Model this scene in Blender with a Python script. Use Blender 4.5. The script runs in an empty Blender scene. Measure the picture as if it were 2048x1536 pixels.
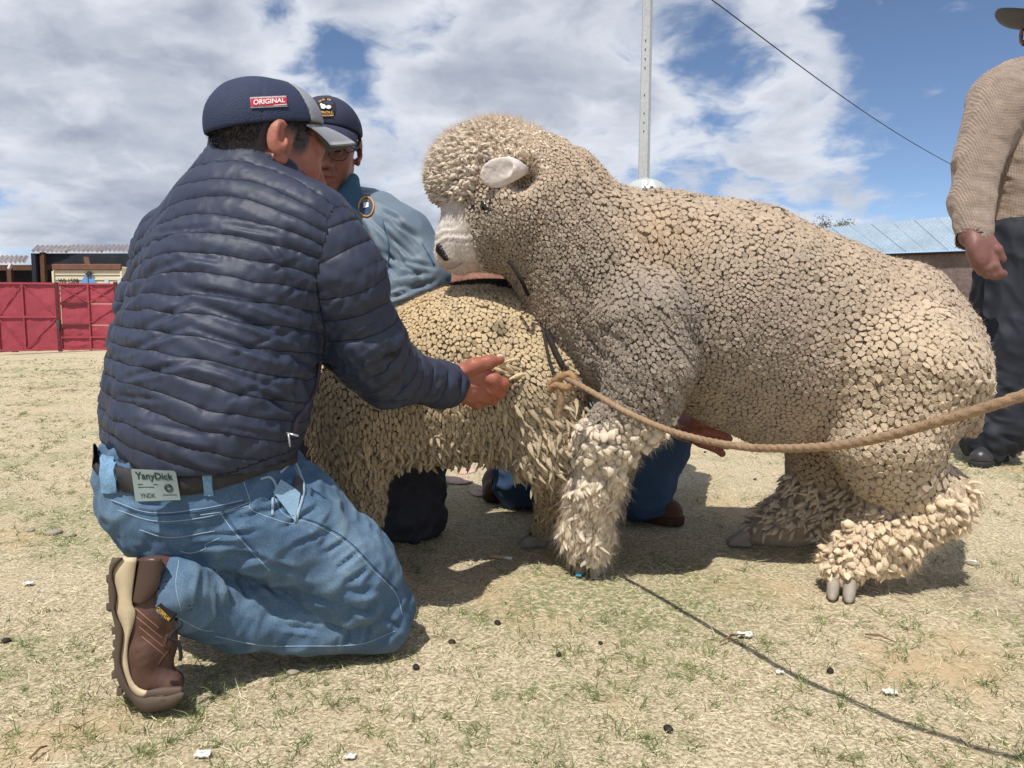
import bpy, bmesh, math, random
import numpy as np
from mathutils import Vector, Matrix
from mathutils.bvhtree import BVHTree

sc = bpy.context.scene
col = sc.collection
rad = math.radians
# ------------------------------------------------------------------ camera
CAM_H = 0.60; PITCH = rad(5.4); FPX = 1480.0
cam_d = bpy.data.cameras.new('camera'); cam = bpy.data.objects.new('camera', cam_d); col.objects.link(cam)
cam.location = (0, 0, CAM_H); cam.rotation_euler = (math.pi/2 - PITCH, 0, 0)
cam_d.sensor_width = 36; cam_d.lens = 36*FPX/2048; cam_d.clip_start = 0.02; cam_d.clip_end = 4000
sc.camera = cam
# ------------------------------------------------------------------ sun and sky
SUN_DIR = Vector((-0.22, -0.50, 1.0)).normalized()          # towards the sun
sun_d = bpy.data.lights.new('sun', 'SUN'); sun = bpy.data.objects.new('sun', sun_d); col.objects.link(sun)
sun_d.energy = 4.2; sun_d.angle = rad(0.55); sun_d.color = (1.0, 0.955, 0.88)
sun.rotation_euler = SUN_DIR.to_track_quat('Z', 'Y').to_euler(); sun.location = (0, 0, 30)
SUN_EL = math.asin(SUN_DIR.z); SUN_AZ = math.atan2(SUN_DIR.x, SUN_DIR.y)
sc.view_settings.view_transform = 'Standard'; sc.view_settings.look = 'None'
sc.view_settings.exposure = 0.25; sc.view_settings.gamma = 1.0
sc.view_settings.use_curve_mapping = False

def build_world():
    w = bpy.data.worlds.new('World'); sc.world = w; w.use_nodes = True
    nt = w.node_tree; nt.nodes.clear(); N = nt.nodes.new; L = nt.links.new
    out = N('ShaderNodeOutputWorld'); bg = N('ShaderNodeBackground'); bg.inputs[1].default_value = 0.10
    L(bg.outputs[0], out.inputs[0])
    sky = N('ShaderNodeTexSky'); sky.sky_type = 'NISHITA'; sky.sun_disc = False
    sky.sun_elevation = SUN_EL; sky.sun_rotation = SUN_AZ; sky.altitude = 3800; sky.air_density = 1.0; sky.dust_density = 0.6; sky.ozone_density = 1.5
    tc = N('ShaderNodeTexCoord')
    sep = N('ShaderNodeSeparateXYZ'); L(tc.outputs['Generated'], sep.inputs[0])
    def M(op, a, b=None, c=None):
        n = N('ShaderNodeMath'); n.operation = op
        for i, v in enumerate((a, b, c)):
            if v is None: continue
            if isinstance(v, (int, float)): n.inputs[i].default_value = v
            else: L(v, n.inputs[i])
        return n.outputs[0]
    # project the view direction on a cloud layer: clouds shrink and flatten to the horizon
    zz = M('ADD', M('MAXIMUM', sep.outputs[2], 0.0), 0.30)
    comb = N('ShaderNodeCombineXYZ')
    L(M('DIVIDE', sep.outputs[0], zz), comb.inputs[0]); L(M('DIVIDE', sep.outputs[1], zz), comb.inputs[1])
    comb.inputs[2].default_value = 3.7
    # large masses with broken edges
    mp = N('ShaderNodeMapping'); L(comb.outputs[0], mp.inputs[0]); mp.inputs['Location'].default_value = CLOUD_OFF
    wn = N('ShaderNodeTexNoise'); wn.inputs['Scale'].default_value = 4.0; wn.inputs['Detail'].default_value = 4; L(mp.outputs[0], wn.inputs['Vector'])
    wsub = N('ShaderNodeVectorMath'); wsub.operation = 'MULTIPLY_ADD'; wsub.inputs[1].default_value = (0.20,)*3
    L(wn.outputs['Color'], wsub.inputs[0]); L(mp.outputs[0], wsub.inputs[2])
    n1 = N('ShaderNodeTexNoise'); n1.inputs['Scale'].default_value = 2.1; n1.inputs['Detail'].default_value = 9; n1.inputs['Roughness'].default_value = 0.56
    L(wsub.outputs[0], n1.inputs['Vector'])
    n2 = N('ShaderNodeTexNoise'); n2.inputs['Scale'].default_value = 6.5; n2.inputs['Detail'].default_value = 8; n2.inputs['Roughness'].default_value = 0.6
    L(wsub.outputs[0], n2.inputs['Vector'])
    dens = M('ADD', n1.outputs[0], M('MULTIPLY', M('SUBTRACT', n2.outputs[0], 0.5), 0.22))
    # where the sky is open (blue) and where it is closed, as directions in the world
    for (dx, dy, dz, wid, amt) in CLOUD_LOBES:
        v = Vector((dx, dy, dz)).normalized()
        d = N('ShaderNodeVectorMath'); d.operation = 'DOT_PRODUCT'; L(tc.outputs['Generated'], d.inputs[0]); d.inputs[1].default_value = v
        g = M('POWER', 2.718, M('MULTIPLY', M('SUBTRACT', d.outputs['Value'], 1.0), 1.0/(wid*wid)))
        dens = M('ADD', dens, M('MULTIPLY', g, amt))
    cr = N('ShaderNodeMapRange'); cr.interpolation_type = 'SMOOTHSTEP'; L(dens, cr.inputs[0])
    cr.inputs[1].default_value = 0.415; cr.inputs[2].default_value = 0.56
    mask = cr.outputs[0]
    # thick middles are greyer, thin rims brighter
    th = N('ShaderNodeMapRange'); th.interpolation_type = 'SMOOTHSTEP'; L(dens, th.inputs[0]); th.inputs[1].default_value = 0.50; th.inputs[2].default_value = 0.70
    n3 = N('ShaderNodeTexNoise'); n3.inputs['Scale'].default_value = 4.4; n3.inputs['Detail'].default_value = 7; L(wsub.outputs[0], n3.inputs['Vector'])
    sh = M('ADD', M('MULTIPLY', th.outputs[0], 0.52), M('MULTIPLY', M('SUBTRACT', n3.outputs[0], 0.44), 2.0))
    shc = N('ShaderNodeClamp'); L(sh, shc.inputs[0])
    cc = N('ShaderNodeMix'); cc.data_type = 'RGBA'; L(shc.outputs[0], cc.inputs[0])
    cc.inputs[6].default_value = (6.6, 6.9, 7.5, 1); cc.inputs[7].default_value = (2.9, 3.25, 4.1, 1)
    mx = N('ShaderNodeMix'); mx.data_type = 'RGBA'; L(M('MULTIPLY', mask, 0.96), mx.inputs[0])
    hs = N('ShaderNodeHueSaturation'); hs.inputs['Saturation'].default_value = 1.0; hs.inputs['Value'].default_value = 1.12; L(sky.outputs[0], hs.inputs['Color'])
    L(hs.outputs[0], mx.inputs[6]); L(cc.outputs[2], mx.inputs[7])
    L(mx.outputs[2], bg.inputs[0])
CLOUD_OFF = (0.35, 1.9, 0)
# (direction, angular width, density added); negative opens a blue gap
def _pd(px, py):
    a = Vector((0, math.cos(PITCH), -math.sin(PITCH))); u = Vector((0, math.sin(PITCH), math.cos(PITCH)))
    return tuple((a + Vector((1,0,0))*((px-1024)/FPX) + u*((768-py)/FPX)).normalized())
CLOUD_LOBES = [(*_pd(1960,200),0.15,-0.26), (*_pd(1640,190),0.07,-0.12), (*_pd(690,140),0.045,-0.16), (*_pd(1420,110),0.05,-0.16), (*_pd(860,60),0.03,-0.14),
               (*_pd(40,370),0.045,-0.12), (*_pd(720,330),0.035,-0.08), (*_pd(250,150),0.22,0.10), (*_pd(1130,120),0.10,0.12), (*_pd(1650,320),0.10,0.14), (*_pd(560,0),0.03,-0.13),
               (*_pd(1700,30),0.09,0.16), (*_pd(1880,170),0.018,0.20), (*_pd(560,110),0.16,0.07), (*_pd(900,180),0.14,0.05), (*_pd(150,420),0.14,0.03)]
build_world()

# ------------------------------------------------------------------ helpers
rng = np.random.default_rng(7)
F32 = np.float32
def P(px, py, Y):
    """the world point that lies at distance Y in front of the camera on the line of sight through a photo pixel"""
    a = (px-1024)/FPX; b = (768-py)/FPX
    dy = math.cos(PITCH) + b*math.sin(PITCH); dz = -math.sin(PITCH) + b*math.cos(PITCH)
    t = Y/dy
    return np.array((a*t, Y, CAM_H + dz*t), F32)
def R(px, Y): return px*Y/FPX
def G(px, py):
    """ground point under a photo pixel (near, level ground)"""
    a = (px-1024)/FPX; b = (768-py)/FPX
    dy = math.cos(PITCH) + b*math.sin(PITCH); dz = -math.sin(PITCH) + b*math.cos(PITCH)
    t = -CAM_H/dz
    return np.array((a*t, dy*t, 0), F32)
def nrm(v):
    v = np.asarray(v, F32); return v/np.linalg.norm(v)
def sstep(a, b, x):
    t = np.clip((x-a)/(b-a), 0, 1); return t*t*(3-2*t)
def lerp(a, b, t): return a + (b-a)*t
def srgb(r, g, b):
    f = lambda c: ((c/255+0.055)/1.055)**2.4 if c/255 > 0.04045 else c/255/12.92
    return (f(r), f(g), f(b))

def _hash(ix, iy, iz, s):
    h = (ix.astype(np.uint32)*np.uint32(374761393) + iy.astype(np.uint32)*np.uint32(668265263) + iz.astype(np.uint32)*np.uint32(2147483647) + np.uint32((s*362437 + 97) & 0xffffffff))
    h = (h ^ (h >> np.uint32(13)))*np.uint32(1274126177); h = h ^ (h >> np.uint32(16)); h = h*np.uint32(2246822519); h = h ^ (h >> np.uint32(15))
    return (h & np.uint32(0xffffff)).astype(F32)/F32(0xffffff)
def vnoise(p, scale, seed=0):
    q = p*F32(scale); f = np.floor(q); i = f.astype(np.int64); t = (q-f).astype(F32); t = t*t*(3-2*t)
    r = np.zeros(len(p), F32)
    for dx in (0,1):
        wx = t[:,0] if dx else 1-t[:,0]
        for dy in (0,1):
            wy = t[:,1] if dy else 1-t[:,1]
            for dz in (0,1):
                wz = t[:,2] if dz else 1-t[:,2]
                r += wx*wy*wz*_hash(i[:,0]+dx, i[:,1]+dy, i[:,2]+dz, seed)
    return r*2-1
def fbm(p, scale, oct=3, seed=0):
    r = 0; a = 1.0; tot = 0
    for o in range(oct):
        r = r + a*vnoise(p, scale*2.03**o, seed+o*17); tot += a; a *= 0.5
    return r/tot
def worley(p, scale, seed=0, jit=0.9):
    """F1, F2 and a random value of the nearest cell"""
    q = p*F32(scale); i = np.floor(q).astype(np.int64); q = q.astype(F32)
    f1 = np.full(len(p), 9, F32); f2 = f1.copy(); cid = np.zeros(len(p), F32)
    for dx in (-1,0,1):
        for dy in (-1,0,1):
            for dz in (-1,0,1):
                c0 = i[:,0]+dx; c1 = i[:,1]+dy; c2 = i[:,2]+dz
                hx = c0 + 0.5 + (_hash(c0,c1,c2,seed)-0.5)*jit; hy = c1 + 0.5 + (_hash(c0,c1,c2,seed+1)-0.5)*jit; hz = c2 + 0.5 + (_hash(c0,c1,c2,seed+2)-0.5)*jit
                d = np.sqrt((q[:,0]-hx)**2 + (q[:,1]-hy)**2 + (q[:,2]-hz)**2).astype(F32)
                nw = d < f1
                f2 = np.where(nw, f1, np.minimum(f2, d)); cid = np.where(nw, _hash(c0,c1,c2,seed+3), cid); f1 = np.where(nw, d, f1)
    return f1, f2, cid

# ---- signed distance shapes
def cap(a, b, ra, rb=None, flat=None, s=1.0):
    """rounded cone from a to b; flat + s: squeezed to s along the direction flat"""
    a = np.asarray(a, F32); b = np.asarray(b, F32); rb = ra if rb is None else rb
    m = (a+b)/2
    if flat is not None: n = nrm(flat)
    def tr(p):
        d = (p-m)@n; return p + np.outer(d*(1/s-1), n).astype(F32)
    if flat is not None: a2 = tr(a[None])[0]; b2 = tr(b[None])[0]
    else: a2, b2 = a, b
    ba = b2-a2; L2 = max(float(ba@ba), 1e-9)
    def f(p):
        q = tr(p) if flat is not None else p
        q = q-a2; h = np.clip(q@ba/L2, 0, 1).astype(F32)
        q = q-h[:,None]*ba; d = np.sqrt(np.einsum('ij,ij->i',q,q)) - (ra+(rb-ra)*h)
        return d*(s if s < 1 else 1)
    f.bs = (m, float(np.linalg.norm(b-a))/2+max(ra,rb)*max(1.0,s)); return f
def ell(c, r, axes=None):
    c = np.asarray(c, F32); r = np.asarray(r, F32)
    A = np.eye(3, dtype=F32) if axes is None else np.asarray(axes, F32)      # rows = axes
    def f(p):
        q = (p-c)@A.T
        q = q/r; k0 = np.sqrt(np.einsum('ij,ij->i',q,q)); q = q/r; k1 = np.sqrt(np.einsum('ij,ij->i',q,q))
        return k0*(k0-1)/np.maximum(k1, 1e-6)
    f.bs = (c, float(r.max())); return f
def rbox(c, half, axes=None, rr=0.01):
    c = np.asarray(c, F32); half = np.asarray(half, F32)-rr
    A = np.eye(3, dtype=F32) if axes is None else np.asarray(axes, F32)
    def f(p):
        q = np.abs((p-c)@A.T)-half
        return np.sqrt((np.maximum(q,0)**2).sum(1)) + np.minimum(q.max(1),0) - rr
    return f
def plane(c, n):
    c = np.asarray(c, F32); n = nrm(n)
    return lambda p: (p-c)@n
def frame(x, up=(0,0,1)):
    x = nrm(x); z = np.asarray(up, F32); y = nrm(np.cross(z, x)); z = np.cross(x, y)
    return np.array((x, y, z), F32)
class Sh:
    def __init__(s): s.pr = []
    def u(s, f, k=0.02): s.pr.append((f, k, 0)); return s
    def sub(s, f, k=0.01): s.pr.append((f, k, 1)); return s
    def cut(s, f, k=0.01): s.pr.append((f, k, 2)); return s
    def chain(s, pts, k=0.02, flat=None, sq=1.0):
        for (a, ra), (b, rb) in zip(pts[:-1], pts[1:]): s.u(cap(a, b, ra, rb, flat, sq), k)
        return s
    def prune(s, c, R):
        """the same shape without the pieces that cannot matter within R of c"""
        lim = float(s(c[None])[0]) + R; o = Sh()
        for f, k, m in s.pr:
            if m == 0 and hasattr(f, 'bs') and np.linalg.norm(f.bs[0]-c)-f.bs[1]-R > lim+2*k+0.01: continue
            if isinstance(f, Sh): f = f.prune(c, R)
            o.pr.append((f, k, m))
        return o
    def __call__(s, p):
        d = np.full(len(p), 10, F32)
        for f, k, m in s.pr:
            e = f(p)
            if m == 0:
                h = np.clip(0.5+0.5*(d-e)/k, 0, 1); d = d + (e-d)*h - k*h*(1-h)
            else:
                if m == 1: e = -e
                h = np.clip(0.5-0.5*(d-e)/k, 0, 1); d = d + (e-d)*h + k*h*(1-h)
        return d.astype(F32)
def nprim(f): return sum(nprim(g) for g, _, _ in f.pr) if isinstance(f, Sh) else 1
def ev(f, p, cell=0.22, cache=None):
    if not isinstance(f, Sh) or len(p) < 4000 or nprim(f) < 7: return f(p)
    key = np.floor(p/cell).astype(np.int64); key = (key[:,0]*4001+key[:,1])*4001+key[:,2]
    o = np.argsort(key, kind='stable'); ks = key[o]; cuts = np.flatnonzero(np.diff(ks))+1; out = np.empty(len(p), F32)
    for g in np.split(o, cuts):
        q = p[g]; kk = int(key[g[0]])
        if cache is not None and kk in cache: h = cache[kk]
        else:
            c = ((np.floor(q[0]/cell)+0.5)*cell).astype(F32); h = f.prune(c, cell*0.87+0.004)
            if cache is not None: cache[kk] = h
        out[g] = h(q)
    return out
def grad(f, p, e=0.0015):
    K = np.array(((1,-1,-1),(-1,-1,1),(-1,1,-1),(1,1,1)), F32)
    g = 0
    for k in K: g = g + k*ev(f, p+k*F32(e))[:,None]
    g = g/(4*e); n = np.linalg.norm(g, axis=1, keepdims=True)
    return g/np.maximum(n, 1e-6), n[:,0]
def isosurf(f, lo, hi, h, proj=2):
    lo = np.asarray(lo, F32); hi = np.asarray(hi, F32)
    nb = np.ceil((hi-lo)/(4*h)).astype(int)+1
    bi = np.stack(np.meshgrid(*[np.arange(n) for n in nb], indexing='ij'), -1).reshape(-1,3)
    cen = (lo + (bi*4+1.5)*h).astype(F32)
    cc = {}; fc = ev(f, cen, 0.22, cc)
    near = np.abs(fc) < 4*h*1.25
    B = np.empty((*nb,4,4,4), F32); B[:] = np.where(fc < 0, -1, 1).reshape(*nb,1,1,1)
    sub = np.stack(np.meshgrid(*[np.arange(4)]*3, indexing='ij'), -1).reshape(-1,3)
    nbk = bi[near]; pts = (lo + ((nbk*4)[:,None,:]+sub[None])*h).astype(F32).reshape(-1,3)
    v = ev(f, pts, 0.22, cc)
    B[nbk[:,0],nbk[:,1],nbk[:,2]] = v.reshape(-1,4,4,4)
    vol = B.transpose(0,3,1,4,2,5).reshape(nb[0]*4, nb[1]*4, nb[2]*4)
    ins = vol < 0
    X,Y,Z = vol.shape
    s = np.zeros((X-1,Y-1,Z-1), np.int8)
    for a in (0,1):
        for b in (0,1):
            for c in (0,1): s += ins[a:X-1+a, b:Y-1+b, c:Z-1+c]
    idx = np.argwhere((s > 0) & (s < 8))
    vid = np.full(s.shape, -1, np.int32); vid[idx[:,0],idx[:,1],idx[:,2]] = np.arange(len(idx))
    acc = np.zeros((len(idx),3), F32); cnt = np.zeros(len(idx), F32)
    for ax in range(3):
        o = [a for a in range(3) if a != ax]
        for a in (0,1):
            for b in (0,1):
                c0 = idx.copy(); c0[:,o[0]] += a; c0[:,o[1]] += b; c1 = c0.copy(); c1[:,ax] += 1
                v0 = vol[c0[:,0],c0[:,1],c0[:,2]]; v1 = vol[c1[:,0],c1[:,1],c1[:,2]]
                m = (v0 < 0) != (v1 < 0); t = v0/np.where(m, v0-v1, 1)
                q = c0.astype(F32); q[:,ax] += t
                acc[m] += q[m]; cnt[m] += 1
    V = lo + acc/np.maximum(cnt,1)[:,None]*h
    Fs = []
    for ax in range(3):
        o1, o2 = (ax+1)%3, (ax+2)%3
        sl0 = [slice(None)]*3; sl1 = [slice(None)]*3; sl0[ax] = slice(0,-1); sl1[ax] = slice(1,None)
        a = ins[tuple(sl0)]; b = ins[tuple(sl1)]
        e = np.argwhere(a != b)
        e = e[(e[:,o1] > 0) & (e[:,o2] > 0) & (e[:,o1] < s.shape[o1]) & (e[:,o2] < s.shape[o2])]
        fl = a[e[:,0],e[:,1],e[:,2]]
        qs = []
        for (d1,d2) in ((-1,-1),(0,-1),(0,0),(-1,0)):
            c = e.copy(); c[:,o1] += d1; c[:,o2] += d2; qs.append(vid[c[:,0],c[:,1],c[:,2]])
        q = np.stack(qs,1); q[~fl] = q[~fl][:,::-1]; Fs.append(q)
    Fq = np.concatenate(Fs); Fq = Fq[(Fq >= 0).all(1)]
    V = V.astype(F32)
    for _ in range(2):
        n = vnormals(V, Fq); V = V - n*np.clip(ev(f, V, 0.22, cc), -h, h)[:,None]
    n = vnormals(V, Fq)
    return V.astype(F32), Fq, n.astype(F32)
def join_np(parts):
    Vs, Fs, Ns = [], [], []; b = 0
    for V, Fq, n in parts: Vs.append(V); Fs.append(Fq+b); Ns.append(n); b += len(V)
    return np.concatenate(Vs), np.concatenate(Fs), np.concatenate(Ns)
def keep_faces(V, Fq, n, mask):
    """only the faces all of whose corners satisfy mask"""
    Fk = Fq[mask[Fq].all(1)]; u, inv = np.unique(Fk, return_inverse=True); return V[u], inv.reshape(Fk.shape), n[u]
def vnormals(V, Fq):
    a, b, c, d = (V[Fq[:,i]] for i in range(4)); fn = np.cross(c-a, d-b); n = np.zeros((len(V),3), np.float64)
    for i in range(4):
        for j in range(3): n[:,j] += np.bincount(Fq[:,i], fn[:,j], len(V))
    return (n/(np.linalg.norm(n,axis=1,keepdims=True)+1e-12)).astype(F32)

def mesh_np(name, V, Fq, smooth=True, colr=None, attrs=None):
    me = bpy.data.meshes.new(name); k = Fq.shape[1]
    me.vertices.add(len(V)); me.vertices.foreach_set('co', np.ascontiguousarray(V, F32).ravel())
    me.loops.add(Fq.size); me.loops.foreach_set('vertex_index', Fq.astype(np.int32).ravel())
    me.polygons.add(len(Fq)); me.polygons.foreach_set('loop_start', np.arange(0, Fq.size, k, dtype=np.int32)); 
    me.polygons.foreach_set('use_smooth', np.full(len(Fq), smooth, bool))
    me.update(calc_edges=True)
    if colr is not None:
        a = me.attributes.new('Col', 'FLOAT_COLOR', 'POINT'); c = np.ones((len(V),4), F32); c[:,:3] = colr; a.data.foreach_set('color', c.ravel())
    for kx, v in (attrs or {}).items():
        v = np.asarray(v, F32)
        if v.ndim == 1: a = me.attributes.new(kx, 'FLOAT', 'POINT'); a.data.foreach_set('value', v)
        else: a = me.attributes.new(kx, 'FLOAT_VECTOR', 'POINT'); a.data.foreach_set('vector', np.ascontiguousarray(v).ravel())
    return me
def obj(name, me, mat=None, parent=None):
    o = bpy.data.objects.new(name, me); col.objects.link(o)
    if mat is not None and me is not None:
        me.materials.clear(); me.materials.append(mat)
    if parent is not None: o.parent = parent; o.matrix_parent_inverse = parent.matrix_world.inverted() if False else Matrix.Translation(-Vector(parent.location))
    return o
def tag(o, label=None, cat=None, group=None, kind=None):
    for k, v in (('label',label),('category',cat),('group',group),('kind',kind)):
        if v: o[k] = v
    return o
def thing(name, loc, label, cat, group=None):
    o = bpy.data.objects.new(name, None); col.objects.link(o); o.location = [float(c) for c in loc]; o.empty_display_size = 0.1
    return tag(o, label, cat, group)
def struct(o): o['kind'] = 'structure'; return o

class MB:
    """collects simple solids into one mesh"""
    def __init__(s): s.v = []; s.f = []
    def add(s, V, Fc):
        b = len(s.v); s.v += [tuple(map(float, v)) for v in V]; s.f += [tuple(i+b for i in f) for f in Fc]; return s
    def box(s, c, half, axes=None, taper=1.0):
        c = np.asarray(c, float); A = np.eye(3) if axes is None else np.asarray(axes, float); V = []
        for z in (-1,1):
            k = taper if z > 0 else 1
            for x, y in ((-1,-1),(1,-1),(1,1),(-1,1)): V.append(c + A[0]*x*half[0]*k + A[1]*y*half[1]*k + A[2]*z*half[2])
        return s.add(V, ((0,3,2,1),(4,5,6,7),(0,1,5,4),(1,2,6,5),(2,3,7,6),(3,0,4,7)))
    def bar(s, a, b, w, d=None, up=(0,0,1)):
        a = np.asarray(a, float); b = np.asarray(b, float); x = b-a; L = np.linalg.norm(x); x /= L
        u = np.asarray(up, float)
        if abs(x@u) > 0.98: u = np.array((0,1.0,0))
        y = np.cross(u, x); y /= np.linalg.norm(y); z = np.cross(x, y)
        return s.box((a+b)/2, (L/2, w/2, (d or w)/2), (x,y,z))
    def tube(s, pts, r, n=8, caps=True):
        V, Fc = tube_np(pts, r, n, caps); return s.add(V, Fc)
    def build(s, name, mat, parent=None, smooth=False, bevel=0):
        me = bpy.data.meshes.new(name); me.from_pydata(s.v, [], s.f); me.update()
        if smooth: me.polygons.foreach_set('use_smooth', [True]*len(me.polygons))
        if bevel:
            bm = bmesh.new(); bm.from_mesh(me); bmesh.ops.bevel(bm, geom=bm.edges[:], offset=bevel, segments=2, affect='EDGES', profile=0.5); bm.to_mesh(me); bm.free()
        return obj(name, me, mat, parent)
def tube_np(pts, r, n=8, caps=True):
    pts = np.asarray(pts, float); m = len(pts); rr = np.broadcast_to(np.asarray(r, float), (m,))
    T = np.gradient(pts, axis=0); T /= np.linalg.norm(T, axis=1, keepdims=True)+1e-12
    u = np.array((0,0,1.0)) if abs(T[0][2]) < 0.9 else np.array((1.0,0,0))
    V = []; a = np.cross(T[0], u); a /= np.linalg.norm(a)
    for i in range(m):
        a = a - T[i]*(a@T[i]); a /= np.linalg.norm(a)+1e-12; b = np.cross(T[i], a)
        for k in range(n):
            t = 2*math.pi*k/n; V.append(pts[i] + rr[i]*(math.cos(t)*a + math.sin(t)*b))
    Fc = [(i*n+k, i*n+(k+1)%n, (i+1)*n+(k+1)%n, (i+1)*n+k) for i in range(m-1) for k in range(n)]
    if caps: Fc += [tuple(range(n))[::-1], tuple((m-1)*n+k for k in range(n))]
    return V, Fc
def spline(pts, n=12):
    """Catmull-Rom through points"""
    p = np.asarray(pts, float); p = np.vstack((2*p[0]-p[1], p, 2*p[-1]-p[-2])); out = []
    for i in range(1, len(p)-2):
        for t in np.linspace(0, 1, n, endpoint=False):
            out.append(0.5*((2*p[i]) + (-p[i-1]+p[i+1])*t + (2*p[i-1]-5*p[i]+4*p[i+1]-p[i+2])*t*t + (-p[i-1]+3*p[i]-3*p[i+1]+p[i+2])*t**3))
    out.append(p[-2]); return np.array(out)

# ---- materials
def mat(name, base=(0.5,0.5,0.5), rough=0.8, vcol=False, noise=(), bump=(), spec=0.3, metal=0.0, sheen=0.0, coords='Object', sss=0.0, trans=None):
    """noise: (scale, amount, detail) multiplies the colour; bump: (kind, scale, strength, distance) stacked"""
    m = bpy.data.materials.new(name); m.use_nodes = True; nt = m.node_tree; N = nt.nodes.new; L = nt.links.new
    b = nt.nodes['Principled BSDF']; b.inputs['Roughness'].default_value = rough; b.inputs['Metallic'].default_value = metal
    b.inputs['Specular IOR Level'].default_value = spec
    if sheen: b.inputs['Sheen Weight'].default_value = sheen; b.inputs['Sheen Roughness'].default_value = 0.6
    if sss: b.inputs['Subsurface Weight'].default_value = sss; b.inputs['Subsurface Radius'].default_value = (0.012,0.005,0.003); b.inputs['Subsurface Scale'].default_value = 0.6
    tcn = N('ShaderNodeTexCoord'); vec = tcn.outputs['Object']
    if coords != 'Object':
        an = N('ShaderNodeAttribute'); an.attribute_name = coords; vec = an.outputs['Vector']
    if vcol:
        a = N('ShaderNodeAttribute'); a.attribute_name = 'Col'; c = a.outputs['Color']
    else:
        r = N('ShaderNodeRGB'); r.outputs[0].default_value = (*base, 1); c = r.outputs[0]
    for (s, amt, det) in noise:
        n = N('ShaderNodeTexNoise'); n.inputs['Scale'].default_value = s; n.inputs['Detail'].default_value = det; L(tcn.outputs['Object'], n.inputs['Vector'])
        mr = N('ShaderNodeMapRange'); mr.inputs[1].default_value = 0.25; mr.inputs[2].default_value = 0.75; mr.inputs[3].default_value = 1-amt; mr.inputs[4].default_value = 1+amt
        L(n.outputs[0], mr.inputs[0])
        mx = N('ShaderNodeVectorMath'); mx.operation = 'SCALE'; L(c, mx.inputs[0]); L(mr.outputs[0], mx.inputs['Scale']); c = mx.outputs[0]
    L(c, b.inputs['Base Color'])
    prev = None
    for (kind, s, st, dist) in bump:
        if kind == 'noise': t = N('ShaderNodeTexNoise'); t.inputs['Scale'].default_value = s; t.inputs['Detail'].default_value = 5; o = t.outputs[0]; L(vec, t.inputs['Vector'])
        elif kind == 'voro': t = N('ShaderNodeTexVoronoi'); t.inputs['Scale'].default_value = s; o = t.outputs['Distance']; L(vec, t.inputs['Vector'])
        elif kind[:4] == 'wave':
            t = N('ShaderNodeTexWave'); t.inputs['Scale'].default_value = s; t.bands_direction = kind[4].upper(); t.inputs['Distortion'].default_value = float(kind[5:] or 0); t.inputs['Detail'].default_value = 1; o = t.outputs[1]; L(vec, t.inputs['Vector'])
        bp = N('ShaderNodeBump'); bp.inputs['Strength'].default_value = st; bp.inputs['Distance'].default_value = dist; L(o, bp.inputs['Height'])
        if prev is not None: L(prev, bp.inputs['Normal'])
        prev = bp.outputs[0]
    if prev is not None: L(prev, b.inputs['Normal'])
    if trans:
        t = N('ShaderNodeBsdfTranslucent'); L(c, t.inputs[0]); ms = N('ShaderNodeMixShader'); ms.inputs[0].default_value = trans
        L(b.outputs[0], ms.inputs[1]); L(t.outputs[0], ms.inputs[2]); L(ms.outputs[0], nt.nodes['Material Output'].inputs[0])
    return m

# ---- strands and locks, joined
def strands(V0, D, L, W, bend, cols, seg=2):
    """thin pointed blades: roots V0, directions D, lengths L, widths W, bend = offset of the tip"""
    n = len(V0); side = np.cross(D, rng.normal(size=(n,3)).astype(F32)); side /= np.linalg.norm(side, axis=1, keepdims=True)+1e-9
    rows = []
    for i in range(seg+1):
        t = i/seg; c = V0 + D*(L*t)[:,None] + bend*(t*t)
        if i < seg: w = (W*(1-0.45*t)/2)[:,None]; rows += [c-side*w, c+side*w]
        else: rows += [c]
    k = len(rows); V = np.stack(rows,1).reshape(-1,3); base = (np.arange(n)*k)[:,None]
    T = []
    for i in range(seg-1): a = 2*i; T += [(a,a+1,a+3),(a,a+3,a+2)]
    a = 2*(seg-1); T += [(a,a+1,a+2)]
    Fc = (base[:,:,None] + np.array(T)[None]).reshape(-1,3)
    return V.astype(F32), Fc, np.repeat(cols, k, axis=0)
def sample_surface(V, Fq, n, weight=None):
    a = V[Fq[:,0]]; b = V[Fq[:,1]]; c = V[Fq[:,2]]; d = V[Fq[:,3]]
    ar = np.linalg.norm(np.cross(b-a, c-a), axis=1) + np.linalg.norm(np.cross(c-a, d-a), axis=1)
    if weight is not None: ar = ar*weight[Fq].mean(1)
    cdf = np.cumsum(ar); fi = np.searchsorted(cdf, rng.random(n)*cdf[-1]); fi = np.minimum(fi, len(Fq)-1)
    u = rng.random((n,1)).astype(F32); v = rng.random((n,1)).astype(F32)
    pts = (a[fi]*(1-u)+b[fi]*u)*(1-v) + (d[fi]*(1-u)+c[fi]*u)*v
    return pts, Fq[fi,0]
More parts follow.
